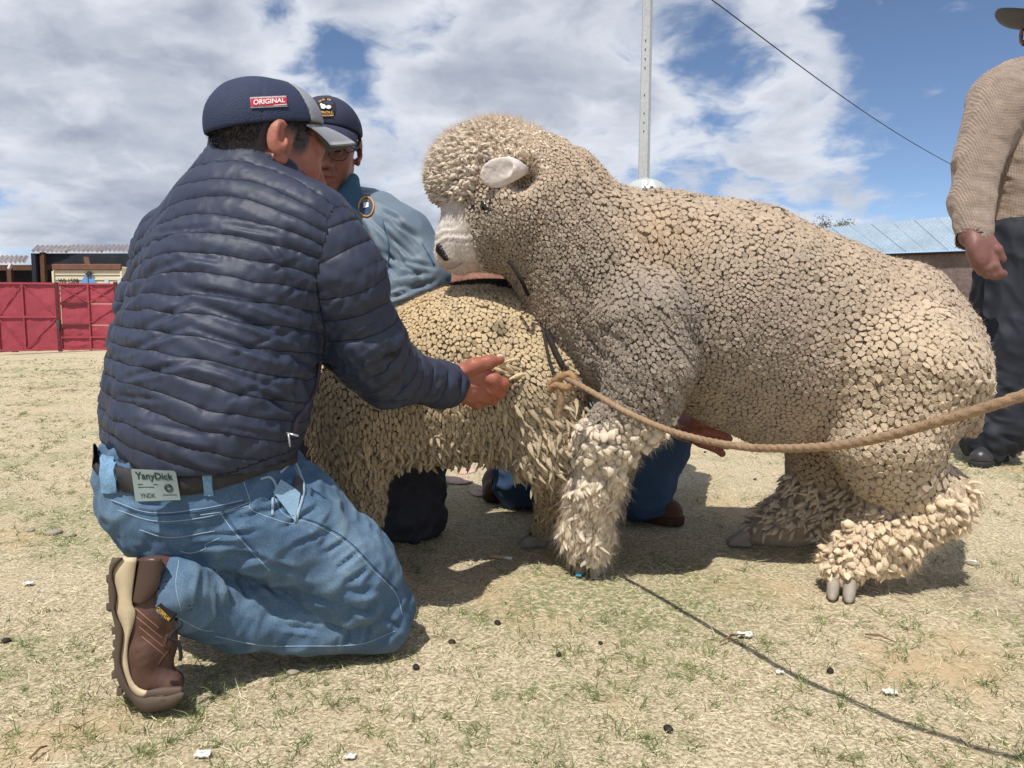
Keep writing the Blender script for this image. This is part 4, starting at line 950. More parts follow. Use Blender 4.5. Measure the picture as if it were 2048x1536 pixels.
    for (pts, nn, D), ln, cc in ((a_,0.034,LEGC*np.array((1,.95,.86))),(b_,0.05,LEGC),(c_,0.03,RAMW),(d_,0.028,LEGC)):
        i_ = rs.integers(0,len(pts),5200 if ln > 0.03 else 2500); k = len(i_); q = pts[i_]+rs.normal(0,0.005,(k,3)); DD = D[i_]+rs.normal(0,0.18,(k,3)); DD /= np.linalg.norm(DD,axis=1,keepdims=True)
        fz.append(strands(q.astype(F32), DD.astype(F32), rs.uniform(ln*0.5,ln*1.0,k).astype(F32), np.full(k,0.0005,F32), rs.normal(0,0.008,(k,3)).astype(F32), cc*rs.uniform(0.95,1.15,(k,1)), 2))
    pts, nn, vi_ = pick(mop, 9000); k = len(pts); fx = sstep(p(1080,300)[0], p(890,330)[0], pts[:,0])[:,None]; D = nn*0.9+fx*np.array((-0.5,-0.08,-0.05))+rs.normal(0,0.3,(k,3)); D /= np.linalg.norm(D,axis=1,keepdims=True)
    fz.append(strands(pts, D.astype(F32), (rs.uniform(0.012,0.022,k)*(0.8+0.6*fx[:,0])).astype(F32), np.full(k,0.0006,F32), rs.normal(0,0.005,(k,3)).astype(F32), MOPC*rs.uniform(0.9,1.15,(k,1)), 2))
    fm = (mz > 0.3)*isF*1.0; ptf, vif = sample_surface(V2, Fall, 9000, fm); k = len(ptf); D = n[vif]*0.35 + np.array((-0.25,0,-0.9)) + rs.normal(0,0.25,(k,3)); D /= np.linalg.norm(D,axis=1,keepdims=True)
    fz.append(strands(ptf.astype(F32), D.astype(F32), rs.uniform(0.003,0.007,k).astype(F32), np.full(k,0.0007,F32), rs.normal(0,0.001,(k,3)).astype(F32), C[vif]*rs.uniform(1.0,1.25,(k,1)), 2))
    Vf, Ff, Cf = catm(fz); o = obj('stray_fibre', mesh_np('stray_fibre', Vf, Ff, False, Cf), FUZZM, root); o['kind'] = 'stuff'
    # fine fuzz
    w = (1-mz*0.75)*(0.6+0.8*(np.abs(n[:,1]) < 0.5))*(n[:,1] < 0.7); pts, nn, vi = pick(w, 36000); k = len(pts); pts = pts-nn*0.002
    D = nn*0.55 + rs.normal(0,0.6,(k,3)); D /= np.linalg.norm(D,axis=1,keepdims=True)
    ln = (rs.uniform(0.004,0.009,k)*(1-0.6*mz[vi])).astype(F32)
    Vf, Ff, Cf = strands(pts, D.astype(F32), ln, np.full(k,0.0008,F32), (rs.normal(0,0.004,(k,3))).astype(F32), C[vi]*1.12)
    o = obj('wool_fuzz', mesh_np('wool_fuzz', Vf, Ff, False, Cf), FUZZM, root); o['kind'] = 'stuff'
    hoof(root, G(1184,1146), (-0.25,-0.5,0), 0.066, 0.085, 0.066); hoof(root, G(1682,1192), (-0.3,-0.6,0), 0.058, 0.08, 0.05)
    hoof(root, G(1478,1090), (-1,0.05,0), 0.048, 0.055, 0.04); hoof(root, P(1208,1070,1.96)*np.array((1,1,0)), (-0.6,-0.2,0), 0.05, 0.07, 0.045)
build_ram()

def build_ewe():
    p = lambda px, py, Y=1.78: P(px, py, Y)
    yy = (0,1,0); body = Sh()
    body.chain([(p(1030,735,1.78),R(160,1.78)),(p(940,745,1.77),R(170,1.77)),(p(840,775,1.75),R(150,1.75)),(p(730,800,1.72),R(138,1.72))], 0.04, yy, 0.95)
    neck = Sh(); neck.chain([(p(700,760,1.72),R(110,1.72)),(p(585,700,1.74),R(85,1.74)),(p(520,690,1.76),R(62,1.76))], 0.04); neck.chain([(p(520,690,1.76),R(56,1.76)),(p(440,760,1.78),R(32,1.78))], 0.03)
    hn = Sh(); hn.chain([(p(1065,790,1.68),R(112,1.68)),(p(1090,880,1.68),R(84,1.68)),(p(1125,955,1.74),R(46,1.74)),(p(1110,1000,1.80),R(33,1.8)),(p(1085,1062,1.87),R(28,1.87))], 0.04)
    hf = Sh(); hf.chain([(p(1060,790,1.90),R(90,1.9)),(p(1090,900,1.93),R(55,1.93)),(p(1120,990,1.97),R(34,1.97)),(p(1110,1040,2.0),R(26,2.0))], 0.04)
    fn = Sh(); fn.chain([(p(720,840,1.64),R(86,1.64)),(p(712,930,1.66),R(62,1.66)),(p(722,1010,1.69),R(44,1.69)),(p(725,1075,1.72),R(34,1.72))], 0.04)
    ff = Sh(); ff.chain([(p(690,850,1.84),R(70,1.84)),(p(675,940,1.86),R(48,1.86)),(p(665,1050,1.88),R(33,1.88))], 0.04)
    whole = Sh()
    for s_, k in ((body,.04),(neck,.05),(hn,.05),(hf,.04),(fn,.045),(ff,.04)): whole.u(s_, k)
    whole.sub(cap(p(1000,650,1.58), p(1025,690,1.58), 0.012, 0.010), 0.02)         # parted wool on the rump
    V, Fq, n = isosurf(whole, (-0.78,1.36,-0.01), (0.24,2.14,0.80), 0.0080, 1)
    dB, dH, dFn = body(V), hn(V), fn(V); z = V[:,2]
    low = sstep(p(900,690)[2], p(900,800)[2], z)
    slx = sstep(p(960,800)[0], p(1100,800)[0], V[:,0]); disp = 0.008*fbm(V,8,2,8); V3 = V + n*disp[:,None]; V2 = V3 - n*0.0105
    g = fbm(V, 5, 3, 12)
    C = lerp(EWEC[None], EWEL[None], low[:,None]); C = lerp(C, EWED[None]*1.15, (np.clip(g*1.4-0.2,0,1)*0.5)[:,None])
    C = C*(0.96+0.10*fbm(V,40,2,3))[:,None]
    st = np.clip(fbm(V, 3.5, 3, 19)*2-0.2,0,1)[:,None]; C = lerp(C, C*np.array((1.04,0.86,0.60)), st*0.4)
    hole = np.exp(-((V-p(1004,655,1.60))**2).sum(1)/0.0004)*0.8; C = lerp(C, np.array(srgb(40,32,28))[None], hole[:,None])   # near-black painted into the hollow of the parted wool
    root = thing('ewe', p(900,1080,1.78)*np.array((1,1,0)), 'smaller yellowish ewe with shaggy locks held between the kneeling men', 'sheep')
    global EWE_BODY; EWE_BODY = obj('body', mesh_np('body', V2, Fq, True, C), WOOLM, root)
    rs = np.random.default_rng(15); parts = []
    def pick(weight, k):
        pts, vi = sample_surface(V3, Fq, k, weight); return pts.astype(F32), n[vi], vi
    side = (n[:,1] < 0.45)*(V[:,0] > -0.50)
    lowf = lambda q: sstep(p(900,680)[2], p(900,800)[2], q[:,2])
    size_of = lambda q: lerp(0.0104, 0.0100, lowf(q))*(1+0.22*fbm(q.astype(F32),14,2,3)); stretch_of = lambda q: 1.15+0.95*lowf(q)*sstep(0.15,0.25,q[:,2])
    def flow_of(q, nn): f_ = np.zeros_like(q); f_[:,2] = -1; f_[:,0] = 0.12+0.6*sstep(p(960,800)[0], p(1100,800)[0], q[:,0])+0.25*fbm(q.astype(F32),6,2,9); return f_
    Vs, Fs, Q, m_, vi, sp_, sn_ = staples(V3, Fq, n, side*(z > 0.05)*(0.8+0.4*lowf(V)), size_of, flow_of, stretch_of, 46000, 7, lambda q: 0.012+0.007*lowf(q), 0.0001, 0.15+0*0.1, 0.85, rs, 0.12)
    Cs_ = np.repeat(C[vi]*(0.92+0.16*rs.random((m_,1))), Q, axis=0); o = obj('fleece', mesh_np('fleece', Vs, Fs, True, Cs_), STAPM, root); o['kind'] = 'stuff'
    def add(wt, k, D0, kn, jit, L, W, **kw):
        pts, nn, vi = pick(wt, k); D = nn*kn + np.array(D0) + rs.normal(0,jit,(k,3)); c = C[vi]*(0.92+0.32*rs.random((k,1)))
        parts.append(locks(pts-nn*0.008, D.astype(F32), nn, rs.uniform(*L,k).astype(F32), rs.uniform(*W,k).astype(F32), c, rs=rs, **kw))
    hq_ = side*sstep(p(980,800)[0], p(1040,800)[0], V[:,0])*sstep(p(1000,740)[2], p(1000,820)[2], z)*sstep(0.20,0.26,z)
    add(hq_, 420, (0.5,-0.05,-1.0), 0.14, 0.18, (0.030,0.050), (0.009,0.016), curl=0.5, blunt=0.4)
    add(side*(1-slx)*sstep(p(900,820)[2], p(900,880)[2], z)*sstep(0.22,0.30,z), 420, (0.1,0,-1.0), 0.2, 0.2, (0.020,0.034), (0.008,0.014), curl=0.5, blunt=0.5)
    add(side*sstep(0.24,0.18,z)*sstep(0.05,0.09,z), 380, (0,0,-1.0), 0.25, 0.25, (0.016,0.028), (0.008,0.014), curl=0.5, blunt=0.7)
    gp = P(1018, 744, 1.555); k = 26; q = gp + rs.normal(0,0.010,(k,3)).astype(F32)*np.array((1.6,0.8,1.0),F32); Dg = np.array((-0.95,-0.25,0.12)) + rs.normal(0,0.22,(k,3))
    parts.append(locks(q.astype(F32), Dg.astype(F32), np.tile(np.array((0,-1,0.2),F32),(k,1)), rs.uniform(0.03,0.05,k).astype(F32), rs.uniform(0.008,0.013,k).astype(F32), EWEC*(0.9+0.3*rs.random((k,1))), rs=rs, curl=0.4, blunt=0.3))
    Vl, Fl, Cl = catm(parts); o = obj('wool_locks', mesh_np('wool_locks', Vl, Fl, True, Cl), STAPM, root); o['kind'] = 'stuff'
    pts, nn, vi = pick(side+0.02, 18000); k = len(pts); D = nn + rs.normal(0,0.6,(k,3)); D /= np.linalg.norm(D,axis=1,keepdims=True)
    Vf, Ff, Cf = strands(pts, D.astype(F32), rs.uniform(0.004,0.009,k).astype(F32), np.full(k,0.0006,F32), rs.normal(0,0.003,(k,3)).astype(F32), C[vi]*1.05)
    o = obj('wool_fuzz', mesh_np('wool_fuzz', Vf, Ff, False, Cf), FUZZM, root); o['kind'] = 'stuff'
    for c in (G(1066,1092), P(725,1100,1.73)*np.array((1,1,0)), P(1095,1070,2.02)*np.array((1,1,0)), P(660,1085,1.9)*np.array((1,1,0))): hoof(root, c, (-0.9,-0.2,0), 0.05, 0.07, 0.045)
build_ewe()
# ================================================================== people
def C4(lst): return [(P(a,b,Y), R(r,Y)) for (a,b,Y,r) in lst]
def skin_mat(nm, tint=1.0): return mat(nm, vcol=True, rough=0.5, spec=0.35, sss=0.06, noise=((45,0.12,4),(160,0.08,3),(420,0.06,2)), bump=(('noise',120,0.35,0.0016),('noise',320,0.3,0.0010),('voro',420,0.2,0.0006)))
SKIN = skin_mat('skin')
HAIRM = mat('black_hair', vcol=True, rough=0.45, spec=0.4)
def folds(V, d, wl, amp, seed=0, along=5.0):
    """cloth creases running along direction d: ridged noise stretched along d"""
    d = nrm(d); t = V@d; q = V - np.outer(t, d)*(1-1/along)
    n1 = fbm(q.astype(F32), 1.0/wl, 2, seed); return amp*(1-2*np.abs(n1)*1.6)
def crease_lines(V, segs, w, amp):
    """single folds: each segment (a, b) presses a valley of width w with a ridge beside it"""
    out = np.zeros(len(V), F32)
    for a, b in segs:
        a = np.asarray(a,F32); b = np.asarray(b,F32); ba = b-a; h = np.clip((V-a)@ba/float(ba@ba),0,1); d = np.linalg.norm(V-a-h[:,None]*ba, axis=1)
        k = np.sin(np.pi*np.clip(h,0.02,0.98))**0.5
        out += k*(-amp*np.exp(-(d/w)**2) + 0.55*amp*np.exp(-((d-2.0*w)/(1.1*w))**2))
    return out
def crease_at(V, n, segs, w, amp, front=0.35):
    """folds pressed into the side of a garment that faces front; lines given as photo positions, w in photo pixels"""
    dp = V[:,1]*math.cos(PITCH)-(V[:,2]-CAM_H)*math.sin(PITCH); q = np.stack((1024+FPX*V[:,0]/dp, 768-FPX*(V[:,1]*math.sin(PITCH)+(V[:,2]-CAM_H)*math.cos(PITCH))/dp),1); out = np.zeros(len(V),F32); m = sstep(front,front-0.25,n[:,1])
    for a0,b0,a1,b1 in segs:
        a = np.array((a0,b0),F32); ba = np.array((a1-a0,b1-b0),F32); h = np.clip((q-a)@ba/float(ba@ba),0,1); r = q-a-h[:,None]*ba; L = float(np.linalg.norm(ba)); sd = (r[:,0]*-ba[1]+r[:,1]*ba[0])/L; d = np.linalg.norm(r,axis=1)
        k = np.sin(np.pi*np.clip(h,0.03,0.97))**0.6; out += k*(-amp*np.exp(-(d/w)**2) + 0.7*amp*np.exp(-(((d-1.9*w))/(1.0*w))**2)*np.where(sd > 0,1,0.35))
    return out*m
def solid(name, sh, lo, hi, h, m, parent, disp=None, color=None, proj=1, attrs=None):
    V, Fq, n = isosurf(sh, lo, hi, h, proj)
    if disp is not None: V = V + n*disp(V, n)[:,None]
    o = obj(name, mesh_np(name, V, Fq, True, None if color is None else color(V, n), None if attrs is None else attrs(V, n)), m, parent)
    o['_np'] = 0; del o['_np']
    return o, V, Fq, n
def drape(o, pix, off=0.0006, n=10):
    """points on the cloth that follow a line"""
    q = spline([(a,b,0) for a,b in pix], n); out = []
    for a, b, _ in q:
        r = ray(o, a, b)
        if r is not None: out.append(r[0]+r[1]*off)
    return out
def seam(o, pix, r, m, name='seam', off=0.0004, n=10):
    pts = drape(o, pix, off, n)
    if len(pts) > 2: return MB().tube(pts, r, 6).build(name, m, o, True)
_FIT = {}
def surf_fit(o, V):
    """a smooth sheet fitted to the cloth under a patch, so that patch, print and letters share one even surface"""
    a = np.array(V, float); c = a.mean(0); lo = a.min(0); hi = a.max(0)
    for (on, c0, h0), fn in _FIT.items():
        if on == o.name and abs(c[0]-c0[0]) < h0[0] and abs(c[1]-c0[1]) < h0[1]: return fn
    h = np.maximum((hi-lo)/2, 4.0)+1.0; B = []; Q = []
    for u in np.linspace(-1,1,15):
        for v in np.linspace(-1,1,9):
            r = ray(o, c[0]+u*h[0], c[1]+v*h[1])
            if r is not None: B.append((1,u,v,u*u,u*v,v*v)); Q.append(r[0])
    if len(B) < 12: return None
    K, *_ = np.linalg.lstsq(np.array(B), np.array(Q), rcond=None)
    def fn(x, y, off):
        u = (x-c[0])/h[0]; v = (y-c[1])/h[1]; p = np.array((1,u,v,u*u,u*v,v*v))@K; du = np.array((0,1,0,2*u,v,0))@K; dv = np.array((0,0,1,0,u,2*v))@K; n = np.cross(du,dv); n /= np.linalg.norm(n)+1e-12
        if n@(np.array((0,0,CAM_H))-p) < 0: n = -n
        return p+n*off
    _FIT[(o.name, tuple(c), tuple(h))] = fn; return fn
def decal(o, V, Fc, m, name, off=0.001, back=0.0):
    """flat print or patch laid on a curved surface; V are photo positions"""
    fn = surf_fit(o, V)
    if fn is None: return None
    return MB().add([fn(a, b, off+0.0006) for a, b in V], Fc).build(name, m, o)
def grid_quad(c00, c10, c01, c11, nu, nv):
    V = [lerp(lerp(np.array(c00,float),np.array(c10,float),i/nu), lerp(np.array(c01,float),np.array(c11,float),i/nu), j/nv) for j in range(nv+1) for i in range(nu+1)]
    return V, [(j*(nu+1)+i, j*(nu+1)+i+1, (j+1)*(nu+1)+i+1, (j+1)*(nu+1)+i) for j in range(nv) for i in range(nu)]
def text_px(body, c00, c10, c01, c11, bold=0.0):
    V, Fc = fit_text(body, bold); c00,c10,c01,c11 = [np.array(c,float) for c in (c00,c10,c01,c11)]
    return [tuple(lerp(lerp(c00,c10,v[0]), lerp(c01,c11,v[0]), v[1])) for v in V], Fc

def body_mesh(coarse, lo, hi, hc, fine):
    """one skin: trunk and limbs (under the clothes) with finer head and hands set on"""
    parts = [isosurf(coarse, lo, hi, hc)]
    for f, c, r, h in fine: parts.append(isosurf(f, np.asarray(c)-r, np.asarray(c)+r, h))
    return join_np(parts)
class Head:
    """head in a local frame: x forward, y to the left side, z up; origin between the ears"""
    def __init__(s, c, f, up, k=1.0):
        s.c = np.asarray(c,F32); x = nrm(f); y = nrm(np.cross(up, x)); z = np.cross(x, y); s.A = np.array((x,y,z),F32); s.k = k
    def p(s, x, y, z): return s.c + s.k*(s.A[0]*x + s.A[1]*y + s.A[2]*z)
    def loc(s, V): return ((V-s.c)@s.A.T)/s.k
    def sdf(s):
        k = s.k; p = s.p; h = Sh(); A = s.A
        h.u(ell(p(-.012,0,.03), np.array((.097,.077,.088))*k, A), .01); h.u(ell(p(.028,0,-.035), np.array((.068,.060,.080))*k, A), .04)
        for g in (-1,1):
            h.u(cap(p(.0,.046*g,-.060), p(.072,.012*g,-.102), .022*k, .020*k), .03); h.u(ell(p(.055,.040*g,-.022), np.array((.028,.024,.026))*k, A), .025)
            h.u(cap(p(.076,.042*g,.022), p(.090,.012*g,.022), .012*k, .012*k), .015)
        h.u(ell(p(.078,0,-.100), np.array((.018,.022,.017))*k, A), .02)
        for g in (-1,1): h.sub(ell(p(.100,.032*g,.000), np.array((.016,.017,.012))*k, A), .016)
        for g in (-1,1): h.u(ell(p(.080,.031*g,.000), np.array((.012,.013,.012))*k, A), .004)
        h.u(cap(p(.092,0,.012), p(.116,0,-.030), .008*k, .0125*k), .014)
        for g in (-1,1): h.u(ell(p(.104,.0145*g,-.036), np.array((.012,.0085,.009))*k, A), .008)
        for g in (-1,1): h.sub(ell(p(.108,.008*g,-.044), np.array((.005,.004,.004))*k, A), .003)
        h.u(cap(p(.090,-.022,-.067), p(.102,0,-.061), .0065*k, .008*k), .012); h.u(cap(p(.090,.022,-.067), p(.102,0,-.061), .0065*k, .008*k), .012)
        h.u(cap(p(.089,-.018,-.077), p(.100,0,-.078), .0065*k, .0085*k), .012); h.u(cap(p(.089,.018,-.077), p(.100,0,-.078), .0065*k, .0085*k), .012)
        h.sub(cap(p(.096,-.024,-.0705), p(.110,0,-.0695), .0022*k, .0026*k), .004); h.sub(cap(p(.096,.024,-.0705), p(.110,0,-.0695), .0022*k, .0026*k), .004)
        for g in (-1,1):
            ea = np.array((nrm(A[0]*0.92-A[1]*g*-0.30), nrm(A[1]*g+A[0]*-0.35), A[2]),F32)
            h.u(ell(p(-.022,.087*g,-.004), np.array((.019,.0068,.032))*k, ea), .005); h.u(ell(p(-.008,.082*g,-.036), np.array((.012,.007,.012))*k, ea), .008)
            h.sub(ell(p(-.015,.0975*g,.004), np.array((.0110,.0108,.021))*k, ea), .003); h.u(ell(p(-.027,.0890*g,.002), np.array((.0035,.0046,.020))*k, ea), .004)
        h.u(cap(p(-.022,0,-.05), p(-.036,0,-.17), .054*k, .056*k), .03)
        return h
    def color(s, V, base, hairc=None):
        q = s.loc(V); c = np.tile(np.asarray(base), (len(V),1))
        b = lambda x,y,z,r: np.exp(-((q[:,0]-x)**2+(np.abs(q[:,1])-y)**2+(q[:,2]-z)**2)/(r*r))[:,None]
        c = lerp(c, c*np.array((1.12,0.86,0.82)), 0.8*b(.07,.045,-.03,.035)+0.8*b(.115,0,-.03,.02)+0.7*b(-.02,.09,0,.035))
        c = lerp(c, np.asarray(base)*np.array((0.85,0.58,0.56)), 0.9*np.clip(b(.100,0,-.070,.016)+b(.094,.016,-.070,.012),0,1))
        c = lerp(c, np.asarray(base)*0.35, 0.85*np.clip(b(.088,.032,.030,.009)+b(.090,.022,.030,.009)+b(.082,.042,.028,.008),0,1))
        if hairc is not None:
            lowz = np.where(q[:,0] < -0.045, -0.085, -0.085+0.10*np.clip((q[:,0]+0.045)/0.03,0,1)); lowz = np.where(q[:,0] > 0.012, -0.012+0.9*np.clip(q[:,0]-0.03,0,1), lowz)
            hm = sstep(-0.012,0.012,q[:,2]-lowz)*sstep(0.05,0.035,q[:,0])*(np.linalg.norm(q,axis=1) < 0.2)*(np.abs(q[:,1]) < 0.0815)
            c = lerp(c, np.asarray(hairc)[None], (0.92*hm)[:,None])
        return c
def hair(hd, parent, zlo, zhi, n, colr, ln=0.010, seed=1, xmax=0.03):
    """short cropped hair on back and sides of the head, as strands"""
    rs = np.random.default_rng(seed); d = rs.normal(size=(n*4,3)); d /= np.linalg.norm(d,axis=1,keepdims=True)
    q = d*np.array((.097,.077,.088))+np.array((-.012,0,.03)); zl = zlo + 0.055*np.clip((q[:,0]+0.05)/0.08,0,1)*(q[:,0] < 0.02) 
    kp = (q[:,2] > zlo) & (q[:,2] < zhi) & (q[:,0] < xmax) & ~((np.abs(q[:,0]+.015) < .03) & (q[:,2] < 0.03)); q = q[kp][:n]; d = d[kp][:n]
    q = q*np.where(q[:,2:] < 0, np.array((1.0,0.98,1.0)), 1.0)
    V0 = hd.c + hd.k*(q@hd.A); N = d@hd.A; D = N*0.45 + (-hd.A[2])*0.8 + (-hd.A[0])*0.25 + rs.normal(0,0.25,(len(q),3)); D /= np.linalg.norm(D,axis=1,keepdims=True)
    m = len(q); V, Fc, Cc = strands(V0.astype(F32), D.astype(F32), rs.uniform(ln*0.7,ln*1.4,m).astype(F32), np.full(m,0.0011,F32), np.zeros((m,3),F32), np.asarray(colr)*(0.6+0.8*rs.random((m,1))))
    o = obj('hair', mesh_np('hair', V, Fc, False, Cc), HAIRM, parent); o['kind'] = 'stuff'; return o
def cap_hat(hd, parent, m_back, m_front, m_bill, m_under, tilt=0.0, size=1.0, split=0.02, droop=0.02, bill=0.075, vx=0.0038):
    k = hd.k*size; A = hd.A
    T = np.array((nrm(A[0]*math.cos(tilt)-A[2]*math.sin(tilt)), A[1], nrm(A[2]*math.cos(tilt)+A[0]*math.sin(tilt))),F32)
    c = hd.c
    L = lambda x,y,z: c + k*(T[0]*x+T[1]*y+T[2]*z)
    def dome(part):
        h = Sh(); h.u(ell(L(-.008,0,.036), np.array((.112,.093,.092))*k, T), .005); h.u(ell(L(.042,0,.056), np.array((.058,.070,.062))*k, T), .03)
        inn = Sh(); inn.u(ell(L(-.008,0,.034), np.array((.103,.084,.087))*k, T), .005); h.sub(inn, .002)
        # the rim runs lower at the back
        h.cut(lambda p: -(((p-c)@T[2])/k - (0.034 + 0.20*((p-c)@T[0])/k - (0.0))*1.0 + 0.0)*k*0.95, .003)
        pl = lambda p: ((p-c)@T[0]/k - (split - 0.30*(((p-c)@T[2])/k-0.05)))*k*0.95
        if part == 0: h.cut(pl, .001)
        if part == 1: h.cut(lambda p: -pl(p)+0.0008, .001)
        return h
    lo = c-0.17; hi = c+0.20
    def dsp(V, n):
        q = ((V-c)@T.T)/k; a = np.arctan2(q[:,1], q[:,0]); sm = np.minimum(np.abs(np.sin(a*3)), 1)
        return -0.0012*np.exp(-(sm/0.05)**2) + 0.0010*fbm(V,28,2,3)
    att = lambda V, n: {'tc': ((V-c)@T.T)}
    root, *_ = solid('cap', dome(0), lo, hi, vx, m_back, parent, dsp, None, 1, att)
    fr, *_ = solid('front_panel', dome(1), lo, hi, vx, m_front, root, dsp, None, 1, att)
    # bill: curved plate
    nu, nv = 22, 8; top = []; th = 0.003
    for lay in (0,1):
        for j in range(nv+1):
            for i in range(nu+1):
                a = lerp(-1.18, 1.18, i/nu); v = j/nv
                x0 = .104*math.cos(a)*1.0; y0 = .088*math.sin(a); r = v*bill*(math.cos(a*0.95)**0.55 if abs(a) < 1.5 else 0)
                x = x0 + r; y = y0*(1-0.10*v*0) ; z = 0.0335+0.20*x0 - droop*v*v - 0.9*(y/0.088)**2*0.022*(0.3+0.7*v)
                top.append(L(x,y,z-lay*th))
    w = nu+1; n1 = (nu+1)*(nv+1); Fc = []
    for j in range(nv):
        for i in range(nu):
            a = j*w+i; Fc += [(a,a+1,a+w+1,a+w)]
    under = [(n1+d_, n1+c_, n1+b_, n1+a_) for (a_,b_,c_,d_) in Fc]
    edge = []
    for j in range(nv): a = j*w; edge += [(a, a+w, a+w+n1, a+n1)]; a = j*w+nu; edge += [(a+w, a, a+n1, a+w+n1)]
    for i in range(nu): a = nv*w+i; edge += [(a+1, a, a+n1, a+1+n1)]
    me_t = MB().add(top, Fc+edge).build('bill', m_bill, root, True); MB().add(top, under).build('bill_underside', m_under, root, True)
    MB().tube([L(-.008+.108*math.cos(a)*0+(.0)*a, 0, .1275) + k*(T[0]*0.006*math.cos(a)+T[1]*0.006*math.sin(a)) for a in np.linspace(0,6.2,9)], 0.003, 6).build('button', m_back, root, True)
    return root, L

# ------------------------------------------------------------------ the kneeling man in the navy jacket
def build_man_jacket():
    navy = mat('navy_nylon', srgb(48,54,72), 0.55, noise=((4,0.12,5),(26,0.10,5)), spec=0.34, bump=(('noise',60,0.3,0.003),('noise',190,0.2,0.001)))
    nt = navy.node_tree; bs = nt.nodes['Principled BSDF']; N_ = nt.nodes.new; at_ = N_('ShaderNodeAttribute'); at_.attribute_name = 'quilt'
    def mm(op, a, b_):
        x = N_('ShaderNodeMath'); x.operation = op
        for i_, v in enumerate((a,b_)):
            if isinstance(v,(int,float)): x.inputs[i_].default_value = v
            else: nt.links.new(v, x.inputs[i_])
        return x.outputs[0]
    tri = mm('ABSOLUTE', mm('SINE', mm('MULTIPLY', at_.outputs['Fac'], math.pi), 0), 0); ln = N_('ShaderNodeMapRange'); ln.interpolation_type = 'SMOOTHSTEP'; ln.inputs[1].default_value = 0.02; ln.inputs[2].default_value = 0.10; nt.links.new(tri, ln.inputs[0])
    src = bs.inputs['Base Color'].links[0].from_socket; mxc = N_('ShaderNodeMix'); mxc.data_type = 'RGBA'; nt.links.new(ln.outputs[0], mxc.inputs[0]); mxc.inputs[6].default_value = (*srgb(20,23,34),1); nt.links.new(src, mxc.inputs[7]); nt.links.new(mxc.outputs[2], bs.inputs['Base Color'])   # stitch lines, with the shade of their creases painted into the colour
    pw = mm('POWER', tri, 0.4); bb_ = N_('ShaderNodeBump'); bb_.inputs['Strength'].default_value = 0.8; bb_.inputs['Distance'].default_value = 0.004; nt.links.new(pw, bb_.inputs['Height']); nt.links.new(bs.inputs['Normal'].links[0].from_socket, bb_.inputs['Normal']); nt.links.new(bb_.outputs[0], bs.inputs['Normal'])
    denim = mat('blue_denim', vcol=True, rough=0.85, spec=0.15, noise=((14,0.10,5),(420,0.22,2),(900,0.18,2)), bump=(('noise',700,0.35,0.0008),))
    thread = mat('pale_thread', srgb(140,160,176), 0.8, noise=((900,0.35,2),)); dthread = mat('dark_seam', srgb(52,78,110), 0.85)
    skinc = np.array(srgb(150,98,82))
    f = nrm((0.62,0.74,-0.10)); ff = nrm((f[0],f[1],0))
    gnd = G(420,1330); root = thing('person', (gnd[0], 1.22, 0), 'man in navy quilted jacket and jeans kneeling with his back to us', 'person')
    hd = Head(P(536,296,1.30), nrm((0.70,0.66,-0.24)), (0.04,0.05,1), 0.93)
    # ---- body: head, torso, arms, hands, legs in one skin
    b = Sh()
    b.chain([(hd.p(-.036,0,-.15),0.052),(P(510,410,1.31),0.062),(P(470,560,1.29),0.13),(P(430,720,1.25),0.13),(P(390,930,1.23),0.14)], .04, ff, .75)
    ra = C4([(655,500,1.22,50),(735,705,1.30,44),(890,768,1.485,30),(915,768,1.50,28)]); b.chain(ra, .02)
    hand = Sh()
    hand.chain(C4([(905,768,1.50,29),(935,766,1.515,35),(958,764,1.525,35)]), .02, (0.35,-1,0.1), 0.60)
    hand.chain(C4([(918,748,1.495,18),(948,732,1.492,15),(976,724,1.502,12.5),(1000,719,1.515,10)]), .012)
    hand.chain(C4([(958,752,1.512,15),(986,758,1.508,13),(1006,768,1.522,11.5),(1003,778,1.545,10)]), .009)
    hand.chain(C4([(958,770,1.520,15),(984,778,1.520,13),(999,786,1.540,11.5),(992,790,1.562,10)]), .007)
    hand.chain(C4([(950,786,1.528,14.5),(972,794,1.532,12.5),(984,798,1.555,11),(978,798,1.575,9)]), .007)
    hand.chain(C4([(934,796,1.535,13),(954,806,1.542,11),(964,806,1.562,9.5)]), .007)
    for a in ((958,752,1.502),(958,770,1.510),(950,786,1.518),(936,797,1.526)): hand.u(ell(P(*a),(0.0085,0.005,0.0075)),.007)
    for a, b_ in (((915,765),(955,755)),((915,772),(955,773))): hand.u(cap(P(*a,1.482),P(*b_,1.496),0.0022,0.0022),.006)
    hand.chain(C4([(860,764,1.455,27),(905,768,1.50,27)]), .012)
    la = C4([(345,505,1.42,44),(284,688,1.45,38),(380,730,1.62,34),(520,690,1.66,30)]); b.chain(la, .02); b.chain(C4([(520,690,1.66,30),(560,680,1.67,30)]),.02,(0,1,0),.6)
    for k in range(4): b.chain(C4([(560,664+11*k,1.67,11),(590,668+11*k,1.66,10),(604,676+11*k,1.65,9)]), .006)
    b.chain(C4([(545,660,1.66,14),(575,645,1.65,11)]), .008)
    b.chain(C4([(440,990,1.215,80),(745,1225,1.27,38),(620,1240,1.24,36),(490,1222,1.205,38),(385,1194,1.145,38),(320,1180,1.10,36),(300,1330,1.09,30)]), .03); b.chain(C4([(360,990,1.36,95),(640,1180,1.52,62),(420,1110,1.42,48)]), .03)
    V, Fq, n = body_mesh(b, (-0.72,0.98,0.02), (0.05,1.82,1.12), 0.012, ((hd.sdf(), hd.p(0,0,-.02), 0.20, 0.0032), (hand, P(945,768,1.52), 0.10, 0.0026)))
